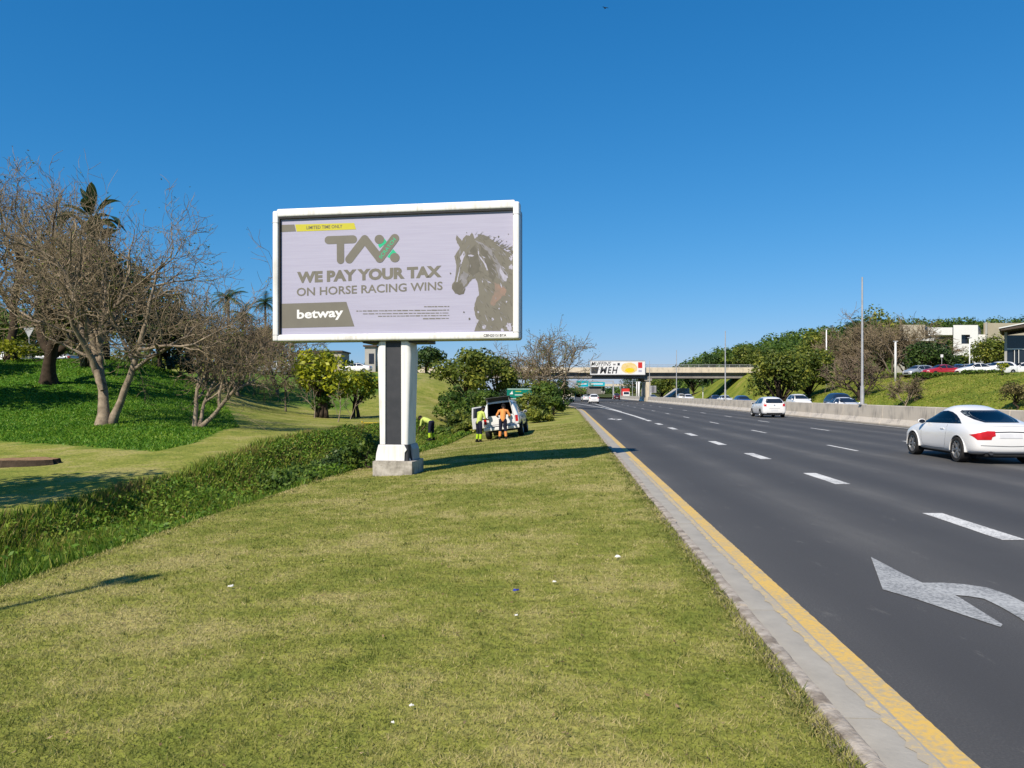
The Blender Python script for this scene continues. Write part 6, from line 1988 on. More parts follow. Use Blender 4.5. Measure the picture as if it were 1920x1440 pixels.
put_bare('bare_tree', 384, 60, 'grey twiggy tree rising behind the small forked tree', [((0, 0, 0), (0.1, 0, 1), 3.4, 0.13), ((0.1, 0, 0.8), (0.7, 0.1, 0.9), 3.0, 0.10), ((-0.1, 0, 0.8), (-0.5, 0.1, 0.9), 3.0, 0.1)], 17, LVs, 'bark', 'twig', ('brown', 600, 0.07), 'twiggy trees left of the billboard')
put_bare('young_tree', 536, 53.5, 'slender young tree with sparse olive leaves on the lawn', [((0, 0, 0), (0.03, 0, 1), 2.3, 0.06), ((0, 0, 0.9), (0.5, 0, 0.9), 1.6, 0.04)], 18, LVs, 'bark', 'twig', ('olive', 1500, 0.07))
for i, (x, d, h, lab) in enumerate(((634, 47, 1.5, 'leafless sapling nearest the pillar of three on the lawn'), (590, 50, 1.9, 'leafless sapling in front of the yellow green bush'), (657, 50.5, 1.2, 'short leafless sapling beside the pillar'))):
    put_bare('sapling', x, d, lab, [((0, 0, 0), (0.03, 0, 1), h, 0.035), ((0, 0, h * 0.3), (-0.5, 0, 0.9), h * 0.6, 0.02)], 30 + i, [(3, 0.3, 0.5, 40, 4, 0.15, 0.05), (3, 0.4, 0.7, 40, 3, 0.15, 0.05), (2, 0.4, 0.7, 40, 2, 0.15, 0.05)], 'bark_pale', 'twig', None, 'saplings on the lawn')
# shade of this tree falls on the lawn at the left edge
put_leafy('shade_tree', 960 - 1440 * 13.6 / 12.6, 12.6, 'leafy tree whose shadow darkens the lawn at the left edge', 5.0, 6.8, 2.2, 'mid', 2600, 0.15, 21)

put_leafy('shade_tree', 960 - 1440 * 28.5 / 35, 35, 'leafy tree left of the bank whose shadow darkens its upper part', 7.0, 8.0, 2.6, 'mid', 3000, 0.2, 22)
put_leafy('shade_tree', 960 - 1440 * 35 / 42, 42, 'second leafy tree left of the bank, farther up the slope', 7.0, 8.0, 2.6, 'mid', 3000, 0.2, 23)
# leafy trees and bushes, left
GL = 'leafy trees behind the left bank'
put_leafy('leafy_tree', 250, 58, 'dark leafy tree behind the nearest bare tree on the bank', 7.5, 6.5, 1.3, 'dark', 3600, 0.17, 41, group=GL)
put_leafy('leafy_tree', 196, 56, 'tall dark leafy tree under the wild banana leaves', 6.0, 8.6, 2.0, 'dark', 3400, 0.17, 49, group=GL)
put_leafy('leafy_tree', 318, 63, 'dark leafy tree between the nearest bare tree and the small forked tree', 6.5, 5.2, 1.0, 'dark', 3000, 0.17, 42, group=GL)
put_leafy('leafy_tree', 405, 67, 'low dark leafy tree behind the small forked tree', 7.0, 3.8, 0.7, 'dark', 3000, 0.16, 43, group=GL)
put_leafy('leafy_tree', 150, 66, 'olive leafy tree behind the thick trunked bare tree', 8.0, 5.6, 1.4, 'olive', 3000, 0.19, 44, group=GL)
put_leafy('leafy_tree', 52, 84, 'olive leafy tree across the street at the far left', 9.0, 6.0, 1.6, 'olive', 2600, 0.24, 45, group=GL)
put_leafy('leafy_tree', 300, 92, 'tall mid green tree farther back behind the left bank', 9.0, 8.0, 1.6, 'mid', 2600, 0.26, 46, group=GL)
put_leafy('leafy_tree', 480, 96, 'mid green tree far behind the twiggy trees', 10.0, 5.6, 1.4, 'olive', 2600, 0.26, 47, group=GL)
put_leafy('leafy_tree', -20, 72, 'leafy tree cut off by the left edge', 8.0, 6.2, 1.6, 'mid', 2400, 0.22, 48, group=GL)
for i, (x, d, w, h, m_, lab) in enumerate(((8, 50, 4.0, 1.5, 'yellow', 'yellow green hedge bush at the left edge below the parked white car'), (62, 53, 3.5, 1.2, 'olive', 'low olive hedge bush right of the far left trunk'),
                                         (118, 54, 3.0, 1.4, 'dark', 'low dark hedge bush behind the thick trunk'), (338, 55, 3.0, 1.7, 'blue', 'low very dark bush at the top of the bank'))):
    put_leafy('hedge_bush', x, d, lab, w, h, 0.15, m_, 1200, 0.10, 60 + i, 'bush', 'bushes along the top of the left bank', clumps=14)
put_leafy('croton_tree', 602, 51, 'larger yellow green broad leaved tree left of the pillar', 4.3, 4.5, 1.1, 'yellow', 2300, 0.15, 71, stems=3, clumps=24, group='yellow green trees left of the pillar')
put_leafy('croton_tree', 668, 53, 'smaller yellow green broad leaved tree just left of the pillar', 3.5, 3.3, 1.0, 'yellow', 1500, 0.14, 72, stems=2, clumps=18, group='yellow green trees left of the pillar')
put_leafy('understorey_bush', 606, 51.6, 'dark leafy bush under the larger yellow green tree', 2.2, 1.9, 0.2, 'mid', 900, 0.12, 73, 'bush', clumps=12)

# right of the pillar
GM = 'trees between the pillar and the bridge'
put_leafy('leafy_tree', 800, 104, 'dark tree just right of the pillar at the top of the far lawn', 5.6, 4.6, 1.4, 'dark', 2200, 0.20, 81, group=GM)
put_leafy('leafy_tree', 756, 112, 'dark tree partly hidden by the right side of the pillar', 5.0, 4.4, 1.3, 'dark', 1800, 0.22, 82, group=GM)
put_leafy('broad_leaf_tree', 872, 73, 'large olive broad leaved tree below the right end of the billboard', 6.8, 5.9, 1.4, 'olive', 3600, 0.19, 83, group=GM)
put_leafy('broad_leaf_tree', 932, 77, 'olive broad leaved tree above the pickup', 5.2, 5.6, 1.3, 'olive', 2600, 0.19, 84, group=GM)
put_leafy('dark_bush', 968, 71, 'almost black rounded bush above the green direction sign', 4.2, 2.6, 0.3, 'blue', 1900, 0.13, 85, 'bush')
put_bare('bare_tree', 1036, 82, 'pale bare tree with spreading branches left of the bridge', [((0, 0, 0), (0.04, 0, 1), 3.7, 0.17), ((0, 0, 1.2), (0.55, 0.1, 0.9), 3.3, 0.12), ((0, 0, 1.0), (-0.6, 0.1, 0.9), 3.2, 0.12)], 86, LVp, 'bark_pale', 'twig', ('olive', 1100, 0.08))
put_bare('bare_tree', 985, 86, 'dense grey twiggy tree behind the olive trees', [((0, 0, 0), (0.0, 0, 1), 3.4, 0.15), ((0, 0, 1.2), (0.6, 0.1, 0.9), 2.9, 0.1), ((0, 0, 1.0), (-0.5, 0.1, 0.9), 2.9, 0.1)], 87, LVs, 'bark', 'twig', ('brown', 900, 0.09))
GS = 'shrubs behind the parked pickup'
for i, (x, d, w, h, m_, lab) in enumerate(((848, 57, 3.0, 3.0, 'mid', 'tall green shrub left of the pickup, by the far lawn'), (862, 51, 2.8, 1.9, 'olive', 'brownish green shrub just left of the open pickup door'), (905, 60, 3.2, 2.7, 'mid', 'bright green shrub above the pickup roof'),
                                         (945, 56, 3.2, 2.1, 'olive', 'olive shrub hidden behind the pickup'), (1000, 58, 3.0, 2.2, 'olive', 'olive shrub right of the pickup below the green sign'), (1024, 66, 3.2, 3.0, 'mid', 'tall green shrub under the pale bare tree'),
                                         (1036, 62, 2.4, 1.7, 'mid', 'low green shrub at the right end of the shrub row by the kerb'), (1012, 53, 2.2, 1.1, 'olive', 'low spreading shrub beside the right flank of the pickup'), (878, 48, 2.6, 1.2, 'olive', 'low weedy shrub between the bending worker and the pickup'), (836, 50, 2.6, 1.1, 'mid', 'low shrub behind the bending worker'),
                                         (1008, 76, 4.0, 3.4, 'olive', 'olive bush beside the trunk of the pale bare tree'), (1050, 90, 3.4, 3.6, 'mid', 'green bush by the slip road under the bridge end'))):
    put_leafy('shrub', x, d, lab, w, h, 0.12, m_, 1700, 0.10 + 0.0005 * d, 90 + i, 'shrub', GS, clumps=20, z=tz(pxx(x, d), d) - 0.15)
GD = 'leafy shrubs in the ditch beside the pillar'
for i, (x, d, w, h, lab) in enumerate(((690, 21.5, 1.7, 0.95, 'dark leafy ditch shrub touching the left side of the pillar'), (640, 21.5, 1.8, 0.95, 'second dark leafy ditch shrub left of the pillar'), (585, 20.0, 1.8, 0.85, 'third dark leafy ditch shrub left of the pillar'), (690, 27, 2.2, 1.1, 'leafy ditch shrub farther back, left of the pillar'), (545, 18.0, 1.6, 0.75, 'fourth dark leafy ditch shrub left of the pillar, the leftmost'))):
    put_leafy('ditch_shrub', x, d, lab, w, h, 0.08, 'mid' if i != 1 else 'dark', 1500, 0.055, 120 + i, 'shrub', GD, clumps=18, z=tz(pxx(x, d), d) - 0.02)

# right side
GR = 'trees on the right bank'
put_leafy('bushy_tree', 1462, 104, 'big olive bushy tree right of the bridge, left half of the pair', 8.2, 7.9, 0.2, 'olive', 6500, 0.22, 131, group=GR, clumps=56)
put_leafy('bushy_tree', 1517, 108, 'big olive bushy tree right of the bridge, right half of the pair', 8.2, 6.8, 0.2, 'olive', 6000, 0.22, 132, group=GR, clumps=50)
put_bare('bare_tree', 1612, 88, 'brown leafless tree behind the nearest light mast', [((0, 0, 0), (-0.05, 0, 1), 2.45, 0.2), ((0.1, 0, 0), (0.45, 0.1, 1), 2.45, 0.14), ((-0.1, 0, 0.3), (-0.6, 0.1, 0.9), 2.4, 0.14), ((0.1, 0, 0.5), (0.9, 0.1, 0.8), 2.3, 0.12)], 133, LVp, 'bark_dark', 'twig_red', None)
put_bare('bare_tree', 1697, 74, 'small sparse tree on the right grass slope', [((0, 0, 0), (0.1, 0, 1), 1.3, 0.07), ((0, 0, 0.3), (-0.6, 0.1, 0.9), 1.1, 0.05), ((0, 0, 0.5), (0.5, 0.1, 0.9), 1.0, 0.05)], 134, LVs, 'bark_pale', 'twig', ('olive', 700, 0.06))
put_leafy('leafy_tree', 1742, 112, 'rounded dark green tree in front of the white office building', 8.0, 5.4, 0.7, 'dark', 3400, 0.2, 135, group=GR, clumps=36)
put_leafy('leafy_tree', 1790, 116, 'darker low tree right of the rounded tree at the office', 4.6, 3.6, 0.6, 'dark', 1900, 0.2, 136, group=GR)
put_leafy('leafy_tree', 1855, 114, 'olive green tree left of the glass pavilion', 7.2, 6.0, 0.8, 'olive', 3400, 0.2, 137, group=GR, clumps=36)
put_leafy('shrub', 1906, 56, 'twiggy olive shrub at the right edge above the coupe', 2.6, 2.1, 0.5, 'brown', 1300, 0.09, 138, 'shrub')
put_leafy('shrub', 1880, 74, 'small yellow bush among the parked cars', 1.2, 1.4, 0.2, 'yellow', 400, 0.09, 139, 'shrub', clumps=8)
GT = 'leafless brown trees below the hill'
for i, (x, d, h, lab) in enumerate(((1575, 128, 4.2, 'leafless brown tree left of the white pole'), (1635, 126, 4.6, 'leafless brown tree right of the nearest light mast'), (1672, 120, 4.8, 'leafless brown tree left of the rounded dark tree'), (1700, 122, 4.4, 'leafless brown tree touching the beige office block'))):
    put_bare('bare_tree', x, d, lab, [((0, 0, 0), (0.0, 0, 1), h, 0.2), ((0, 0, 1.0), (0.55, 0.1, 0.9), h * 0.85, 0.13), ((0, 0, 0.8), (-0.6, 0.1, 0.9), h * 0.85, 0.13)], 140 + i, LVs, 'bark', 'twig', ('brown', 500, 0.10), GT)
for i, (x, d, w, h, m_, lab) in enumerate(((1598, 142, 11, 10.5, 'dark', 'dark green tree top behind the nearest light mast'), (1655, 150, 13, 12.5, 'olive', 'tall olive tree behind the leafless trees'), (1545, 150, 12, 7.5, 'olive', 'olive tree behind the white pole'),
                                          (1240, 215, 9, 7, 'olive', 'olive tree right of the bridge pier, under the deck'), (1300, 205, 10, 7.5, 'dark', 'dark tree under the bridge left of the green one'), (1335, 198, 8, 7.5, 'dark', 'dark tree under the middle of the right bridge span'), (1368, 195, 7, 7, 'mid', 'bright green tree under the right bridge span'), (1400, 190, 8, 8, 'olive', 'olive tree under the right end of the bridge'),
                                          (1195, 330, 14, 11, 'dark', 'dark tree beyond the bridge beside the pale columns'))):
    put_leafy('background_tree', x, d, lab, w, h, 0.8, m_, 2600, 0.30, 160 + i, group='background trees on the right')

# tall wild banana behind the bare trees
def big_leaf(mb, base, d0, length, width, droop):
    pts = []
    d = Vector(d0).normalized(); p = Vector(base)
    n = 7
    side = d.cross(Vector((0, 0, 1))).normalized()
    prev = None
    for k in range(n + 1):
        t_ = k / n
        w = width * math.sin(math.pi * min(1, 0.12 + 0.88 * t_)) ** 0.7 * (0.0 if k == n else 1)
        up = side.cross(d)
        row = [p - side * w + up * 0.10 * w, p.copy(), p + side * w + up * 0.10 * w]
        if prev: mb.add(prev + row, [(0, 1, 4, 3), (1, 2, 5, 4)])
        prev = row
        p = p + d * (length / n); d = (d + Vector((0, 0, -droop / n))).normalized()


def banana(x, d, h, label, seed, stems=5):
    rg = random.Random(seed)
    X = pxx(x, d)
    root = tag(empty('wild_banana', (X, d, tz(X, d) - 0.05)), label, 'tree')
    for s in range(stems):
        hh = h * (1.0 if s == 0 else rg.uniform(0.6, 0.85)); ox, oy = (0, 0) if s == 0 else (rg.uniform(-1.3, 1.3), rg.uniform(-0.6, 0.6))
        mb = MB(); mb.tube([(ox * 0.4, oy * 0.4, 0), (ox * 0.7, oy * 0.7, hh * 0.5), (ox, oy, hh - 1.2)], [0.16, 0.13, 0.10], 8); mb.build('trunk', M['bark'], root, smooth=True)
        for k in range(17):
            a = k * 2.4 + rg.uniform(-0.3, 0.3); el = rg.uniform(-0.1, 1.25)
            dd = Vector((math.cos(a) * math.cos(el), 0.5 * math.sin(a) * math.cos(el), math.sin(el)))
            mb = MB(); b0 = Vector((ox, oy, hh - 1.3)); b1 = b0 + dd * rg.uniform(0.5, 0.9)
            big_leaf(mb, b1, dd, rg.uniform(1.2, 1.8), rg.uniform(0.28, 0.42), rg.uniform(0.5, 1.8))
            mb.tube([b0, b1], [0.035, 0.025], 5)
            lf = mb.build('leaf', LM['palm'], root)
            a_ = lf.data.attributes.new('v', 'FLOAT', 'POINT'); a_.data.foreach_set('value', [rg.uniform(0.2, 0.8)] * len(lf.data.vertices))


banana(172, 49.5, 10.9, 'tall dark wild banana whose leaves top the bare tree crowns', 5)


def palm(x, d, h, label, seed, r=2.4):
    rg = random.Random(seed)
    X = pxx(x, d)
    root = tag(empty('palm_tree', (X, d, tz(X, d) - 0.05)), label, 'tree', 'palms far behind the twiggy trees')
    mb = MB(); mb.tube([(0, 0, 0), (0.1, 0, h * 0.5), (0, 0, h)], [0.22, 0.17, 0.15], 8); mb.build('trunk', M['bark'], root, smooth=True)
    for k in range(22):
        a = k * 2.4; el = rg.uniform(-0.3, 1.2)
        d0 = Vector((math.cos(a) * math.cos(el), math.sin(a) * math.cos(el), math.sin(el)))
        mb = MB(); p = Vector((0, 0, h)); dd = d0.copy(); n = 9
        for j in range(n):
            q = p + dd * (r / n); side = dd.cross(Vector((0, 0, 1))).normalized()
            L_ = 0.55 * math.sin(math.pi * (j + 1) / (n + 1)) + 0.1
            for s in (-1, 1):
                for u_ in (0.0, 0.5):
                    c0 = p.lerp(q, u_); tip = c0 + side * s * L_ + dd * 0.2 + Vector((0, 0, -0.35 * L_))
                    mb.add([c0, c0 + dd * 0.12, tip], [(0, 1, 2)])
            p = q; dd = (dd + Vector((0, 0, -0.16))).normalized()
        lf = mb.build('frond', LM['palm'], root)
        a_ = lf.data.attributes.new('v', 'FLOAT', 'POINT'); a_.data.foreach_set('value', [rg.uniform(0.2, 0.7)] * len(lf.data.vertices))


palm(428, 92, 9.0, 'palm tree rising above the twiggy trees left of the billboard', 6, 2.6)
palm(497, 118, 10.6, 'palm tree just left of the lower billboard corner', 7, 2.4)
palm(455, 99, 7.6, 'shorter palm between the two taller palms', 8, 2.3)

# ------------------------------------------------------------------ wooded hill
def hill_z(x, y):
    u = np.interp(x / np.maximum(y, 1) * FPX + 960, [1180, 1230, 1300, 1380, 1460, 1540, 1620, 1720, 1900, 2300], [0, 3, 13, 20, 25, 29, 32, 33, 34, 36])
    return u * sstep(250, 400, y) * (1 - 0.6 * sstep(480, 800, y))


hx = np.linspace(30, 520, 50); hy = np.linspace(250, 760, 40)
HX, HY = np.meshgrid(hx, hy)
HZ = hill_z(HX, HY) + 1.0 * sstep(260, 300, HY) + 2
i_ = np.arange(HX.size).reshape(HX.shape)
hq = np.stack([i_[:-1, :-1], i_[:-1, 1:], i_[1:, 1:], i_[1:, :-1]], -1).reshape(-1, 4)
M['hill'] = pmat('hill_scrub', (0.045, 0.06, 0.015), (0.09, 0.10, 0.03), 0.05, 0.95, 0.1)
tag(mesh_obj('hill', np_mesh('hill', np.stack([HX, HY, HZ - 1.5], -1), hq, smooth=True), M['hill']), kind='structure')
rg = np.random.default_rng(77)
nc = 900
cy = rg.uniform(255, 470, nc); cx = cy * (rg.uniform(1215, 1960, nc) - 960) / FPX
cz = hill_z(cx, cy) + 1.0 + rg.uniform(0, 2.0, nc)
ok = cx > 45
cx, cy, cz = cx[ok], cy[ok], cz[ok]
rr = rg.uniform(2.2, 4.6, len(cx))
V, Q, v = leaf_cloud(rg, np.stack([cx, cy, cz + rr * 0.6], -1), rr, 90, 0.62, 0.8, 0.5, 0.7, 0.7, rg.normal(0.45, 0.2, len(cx)))
tag(mesh_obj('forest', np_mesh('forest', V, Q, attrs={'v': v}), LM['mid']), 'dense green wood covering the hill behind the bridge', 'forest', kind='stuff')
# wooded skyline on the far left and far ahead
nc = 420
cy = rg.uniform(150, 330, nc); cx = cy * (rg.uniform(-260, 1085, nc) - 960) / FPX
ok = (cx - RX * cy - eL(cy) < -14)
cx, cy = cx[ok], cy[ok]
cz = terr(cx, cy); rr = rg.uniform(1.6, 3.4, len(cx))
V, Q, v = leaf_cloud(rg, np.stack([cx, cy, cz + rr * 0.9], -1), rr, 80, 0.45, 0.8, 0.5, 0.7, 0.7, rg.normal(0.45, 0.2, len(cx)))
tag(mesh_obj('woodland', np_mesh('woodland', V, Q, attrs={'v': v}), LM['olive']), 'distant belt of green trees behind the left lawn', 'woodland', kind='stuff')
nc = 160
cy = rg.uniform(470, 640, nc); cx = cy * (rg.uniform(1000, 1330, nc) - 960) / FPX
cz = np.zeros(nc); rr = rg.uniform(2.5, 5.0, nc)
V, Q, v = leaf_cloud(rg, np.stack([cx, cy, cz + rr * 0.8], -1), rr, 60, 0.8, 0.8, 0.5, 0.7, 0.7, rg.normal(0.4, 0.2, nc))
tag(mesh_obj('woodland', np_mesh('woodland', V, Q, attrs={'v': v}), LM['mid']), 'distant belt of green trees straight ahead beyond the bridges', 'woodland', kind='stuff')
# ------------------------------------------------------------------ buildings
M['render_white'] = pmat('white_render', (0.80, 0.80, 0.79), (0.74, 0.74, 0.73), 0.4, 0.75, 0.2)
M['render_beige'] = pmat('beige_render', (0.42, 0.38, 0.29), (0.36, 0.32, 0.25), 0.4, 0.8, 0.2)
M['render_grey'] = pmat('grey_render', (0.44, 0.43, 0.41), (0.36, 0.35, 0.33), 0.4, 0.8, 0.2)
M['brick_red'] = pmat('red_brick_wall', (0.36, 0.14, 0.08), (0.28, 0.11, 0.065), 1.2, 0.85, 0.15)
M['roof_brown'] = pmat('brown_soffit', (0.11, 0.085, 0.07), (0.08, 0.06, 0.05), 0.8, 0.7, 0.2)


SKEW = Vector((0.66, 1.0, 0))


def bbox_part(name, parent, o, x0, x1, y0, y1, z0, z1, mat, bevel=0.0):
    # the blocks stand square to the slip street, which runs away to the right
    mb = MB(); mb.prism([(x0 - o.x, z0 - o.z), (x1 - o.x, z0 - o.z), (x1 - o.x, z1 - o.z), (x0 - o.x, z1 - o.z)], (0, y0 - o.y, 0), (1, 0, 0), (0, 0, 1), SKEW, y1 - y0)
    return mb.build(name, mat, parent, bevel=bevel)


def P3(x, y, d): return px(x, y, d)


D1 = 140.0
bl = tag(empty('office_building', (pxx(1775, D1), D1, 4.4)), 'modern white flat roofed office building above the right bank', 'building')
o = bl.location
def wall(name, x0, y0, x1, y1, dd, depth, mat, par=None):
    a = px(x0, y0, D1); b_ = px(x1, y1, D1)
    return bbox_part(name, par or bl, o, a.x, b_.x, D1 + dd, D1 + dd + depth, b_.z, a.z, mat)
wall('beige_block', 1692, 608, 1740, 636, 1.0, 10, M['render_beige'])
wall('roof_slab', 1686, 636, 1743, 640, -1.5, 12, M['render_white'])
wall('upper_wall', 1740, 614, 1786, 628, 0.0, 10, M['render_white'])
wall('recess_wall', 1690, 640, 1786, 712, 3.0, 8, M['render_grey'])
gz = wall('ribbon_window', 1700, 641, 1783, 660, 2.7, 0.25, M['glass_dark'])
for x in range(1706, 1783, 9): wall('window_mullion', x, 641, x + 0.8, 660, 2.6, 0.08, M['charcoal'], bl)
for nm, q in (('tower_wall', (1784, 610, 1799, 712)), ('tower_wall', (1815, 610, 1830, 712)), ('tower_wall', (1799, 610, 1815, 628)), ('tower_wall', (1799, 645, 1815, 712))): wall(nm, *q, -0.6, 11, M['render_white'])
wn_ = wall('tower_window', 1798.5, 627.5, 1815.5, 645.5, 0.1, 0.2, M['glass_dark'])
wall('link_wall', 1830, 627, 1850, 700, 0.3, 9, M['render_white'])
wall('roof_plant', 1831, 619, 1846, 627, 2.0, 4, M['galv'])
wall('grey_block', 1848, 605, 1960, 640, 0.6, 11, M['render_beige'])
wall('grey_pier', 1846, 604, 1850, 700, -0.2, 11, M['render_grey'])

D2 = 100.0
pv = tag(empty('glass_pavilion', (pxx(1915, D2), D2, 4.2)), 'dark glass pavilion with a sloping overhanging roof at the right edge', 'building')
o2 = pv.location
a, b_ = px(1855, 619, D2), px(1990, 592, D2)
mb = MB(); mb.prism([(a.x - o2.x, a.z - o2.z), (b_.x - o2.x, b_.z - o2.z), (b_.x - o2.x, b_.z - o2.z - 0.75), (a.x - o2.x + 0.3, a.z - o2.z - 0.22)], (0, -2.0, 0), (1, 0, 0), (0, 0, 1), SKEW, 9)
mb.build('roof', M['roof_brown'], pv)
mb = MB(); mb.prism([(a.x - o2.x - 0.1, a.z - o2.z + 0.15), (b_.x - o2.x, b_.z - o2.z + 0.15), (b_.x - o2.x, b_.z - o2.z + 0.01), (a.x - o2.x - 0.1, a.z - o2.z + 0.01)], (0, -2.1, 0), (1, 0, 0), (0, 0, 1), SKEW, 9.2)
mb.build('roof_edge', M['render_white'], pv)
def wall2(name, x0, y0, x1, y1, dd, depth, mat, par=None):
    a = px(x0, y0, D2); b_ = px(x1, y1, D2)
    return bbox_part(name, par or pv, o2, a.x, b_.x, D2 + dd, D2 + dd + depth, b_.z, a.z, mat)
wall2('glass_wall', 1891, 628, 1990, 684, 0.5, 10, M['glass_dark'])
wall2('corner_column', 1886, 622, 1891, 690, 0.3, 0.5, M['render_grey'])
wall2('base_wall', 1891, 682, 1990, 700, 0.2, 10, M['render_grey'])
wall2('transom', 1891, 653, 1990, 655, 0.38, 0.1, M['render_white'])
for x in (1905, 1913, 1930, 1950): wall2('mullion', x, 654, x + 1.2, 683, 0.36, 0.1, M['render_white'])
# terrace wall and hedges by the parking
D3 = 99.0
def walld(name, x0, y0, x1, y1, d, depth, mat, label, cat):
    a = px(x0, y0, d); b_ = px(x1, y1, d)
    r_ = tag(empty(name, ((a.x + b_.x) / 2, d, b_.z)), label, cat)
    n = max(1, int((b_.x - a.x) / 4.0))
    for k in range(n):
        xa = a.x + (b_.x - a.x) * k / n; xb = a.x + (b_.x - a.x) * (k + 1) / n
        bbox_part('wall_panel', r_, r_.location, xa + 0.006, xb - 0.006, d, d + depth, b_.z, a.z, mat)
    return r_
walld('retaining_wall', 1725, 687, 1862, 706, 104.0, 0.4, M['brick_red'], 'low red brick wall behind the parked cars', 'wall')
walld('gravel_screen', 1858, 682, 1900, 706, 98.5, 0.4, M['render_beige'], 'pale sandy wall below the glass pavilion', 'wall')
walld('terrace_parapet', 1715, 672, 1830, 682, 122.0, 0.4, M['render_white'], 'low broken white wall under the office trees', 'wall')


def hedge(name, x0, x1, y0, y1, d, depth, mat, label, seed, n=2600):
    a = px(x0, y0, d); b_ = px(x1, y1, d)
    hh = a.z - b_.z
    b_.z = tz((a.x + b_.x) / 2, d) - 0.05; a.z = b_.z + hh
    rg = np.random.default_rng(seed)
    root = tag(empty(name, ((a.x + b_.x) / 2, d, b_.z)), label, 'hedge')
    L_ = b_.x - a.x; h = a.z - b_.z
    P = np.stack([rg.uniform(-L_ / 2, L_ / 2, n), rg.uniform(0, depth, n), h * (1 - rg.uniform(0, 1, n) ** 2) * (0.85 + 0.2 * np.sin(rg.uniform(0, 6, n)))], -1)
    V, Q = leaf_quads(P, rg.normal(size=(n, 3)) + np.array([0, -0.4, 0.7]), 0.13 * rg.uniform(0.6, 1.3, n), 0.6, rg)
    mesh_obj('foliage', np_mesh('foliage', V, Q, attrs={'v': np.repeat(np.clip(rg.normal(0.5, 0.2, n), 0, 1), 4)}), LM[mat], root)
    mb = MB(); mb.box(-L_ / 2 + 0.1, L_ / 2 - 0.1, 0.15, depth - 0.15, -0.3, h * 0.8); mb.build('inner_branches', M['bark_dark'], root)
    return root


hedge('hedge', 1655, 1895, 680, 690, 106.0, 1.0, 'olive', 'long clipped hedge above the red brick wall', 201)
hedge('hedge', 1715, 1800, 703, 712, 88.0, 0.8, 'mid', 'low hedge in front of the red parked car', 202, 2200)
hedge('hedge', 1808, 1885, 704, 714, 87.0, 0.8, 'mid', 'low hedge in front of the white parked cars', 203, 1600)
# parked cars on the right
G3 = 'cars parked by the office'
for i, (src, x, d, rz, paint, lab, sc) in enumerate(((polo, 1722, 96, 1.9, 'car_silver', 'silver hatchback at the left end of the parked row', (1, 1, 1.05)), (sed, 1764, 93, 1.75, 'car_red', 'bright red car parked behind the low hedge', (1, 1, 1.05)), (polo, 1799, 97, 2.8, 'car_blue', 'dark blue parked car right of the red one', (1, 1, 1.1)),
                                                    (polo, 1813, 95, 0.3, 'car_silver', 'silver hatchback parked beside the white sedan', (1, 1, 1.05)), (sed, 1829, 92, 1.6, 'car_white', 'white sedan in the middle of the parked row', (1, 1, 1.1)), (sed, 1855, 94, 0.4, 'car_silver', 'silver sedan parked with its nose to the left of the white van', (1, 1, 1.1)),
                                                    (polo, 1872, 92, 1.7, 'car_white', 'white parked car before the sandy wall', (1, 1, 1.15)), (polo, 1898, 96, 2.6, 'car_navy', 'navy parked car below the glass pavilion', (1, 1, 1.1)), (sed, 1917, 93, 1.5, 'car_white', 'white car cut off at the right edge of the parked row', (1, 1, 1.1)))):
    X = pxx(x, d)
    clone(src, 'parked_car', (X, d, tz(X, d)), rz, lab, M[paint], G3, sc)
# cars and a sign on the street behind the left bank
G4 = 'cars on the street behind the left bank'
for i, (src, x, d, rz, paint, lab, sc) in enumerate(((polo, 6, 62, 1.5, 'car_white', 'white car at the far left edge behind the bank', (1.05, 1.1, 1.25)), (sed, 92, 64, 1.5, 'car_silver', 'pale car between the two thick trunks on the left', (1, 1, 1.1)), (polo, 518, 88, 1.6, 'car_silver', 'silver car behind the twiggy trees left of the billboard', (1, 1, 1.1)), (sed, 668, 112, 1.5, 'car_white', 'white car on the street left of the pillar', (1, 1, 1.0)))):
    X = pxx(x, d)
    clone(src, 'street_car', (X, d, tz(X, d)), rz, lab, M[paint], G4, sc)
_d = 58.0; X = pxx(54, _d); zg = tz(X, _d)
ys_ = tag(empty('yield_sign', (X, _d, zg)), 'back of a grey triangular yield sign between the left trunks', 'road sign')
zc = px(54, 628, _d).z - zg
mb = MB(); mb.tube([(0, 0.05, 0), (0, 0.05, zc + 0.6)], 0.035, 8); mb.build('post', M['galv'], ys_)
mb = MB(); mb.prism([(-0.42, zc + 0.55), (0.42, zc + 0.55), (0.0, zc - 0.22)], (0, 0, 0), (1, 0, 0), (0, 0, 1), (0, 1, 0), 0.02); mb.build('sign_plate', M['galv'], ys_)
# low buildings seen under the billboard
D4 = 150.0
for nm, x0, y0, x1, y1, d, mat, lab in (('low_building', 684, 650, 704, 690, 150, 'render_grey', 'white building glimpsed left of the pillar'), ('low_building', 560, 660, 640, 690, 165, 'render_beige', 'long beige building glimpsed behind the yellow green tree'), ('low_building', -40, 655, 60, 690, 120, 'render_beige', 'beige building behind the trees at the far left')):
    a = px(x0, y0, d); b_ = px(x1, y1, d); zg = tz((a.x + b_.x) / 2, d)
    r_ = tag(empty(nm, ((a.x + b_.x) / 2, d, zg)), lab, 'building')
    w = (b_.x - a.x) / 2; h = a.z - zg
    mb = MB(); mb.box(-w, w, 0, 8, 0, h); mb.build('wall', M[mat], r_)
    mb = MB(); mb.box(-w - 0.3, w + 0.3, -0.4, 8.4, h, h + 0.3); mb.build('roof', M['roof_brown'], r_)
    k = -w + 0.8
    while k < w - 1.0:
        mb = MB(); mb.box(k, k + 1.0, -0.05, 0.03, h * 0.45, h * 0.78); mb.build('window', M['glass_dark'], r_); k += 2.2
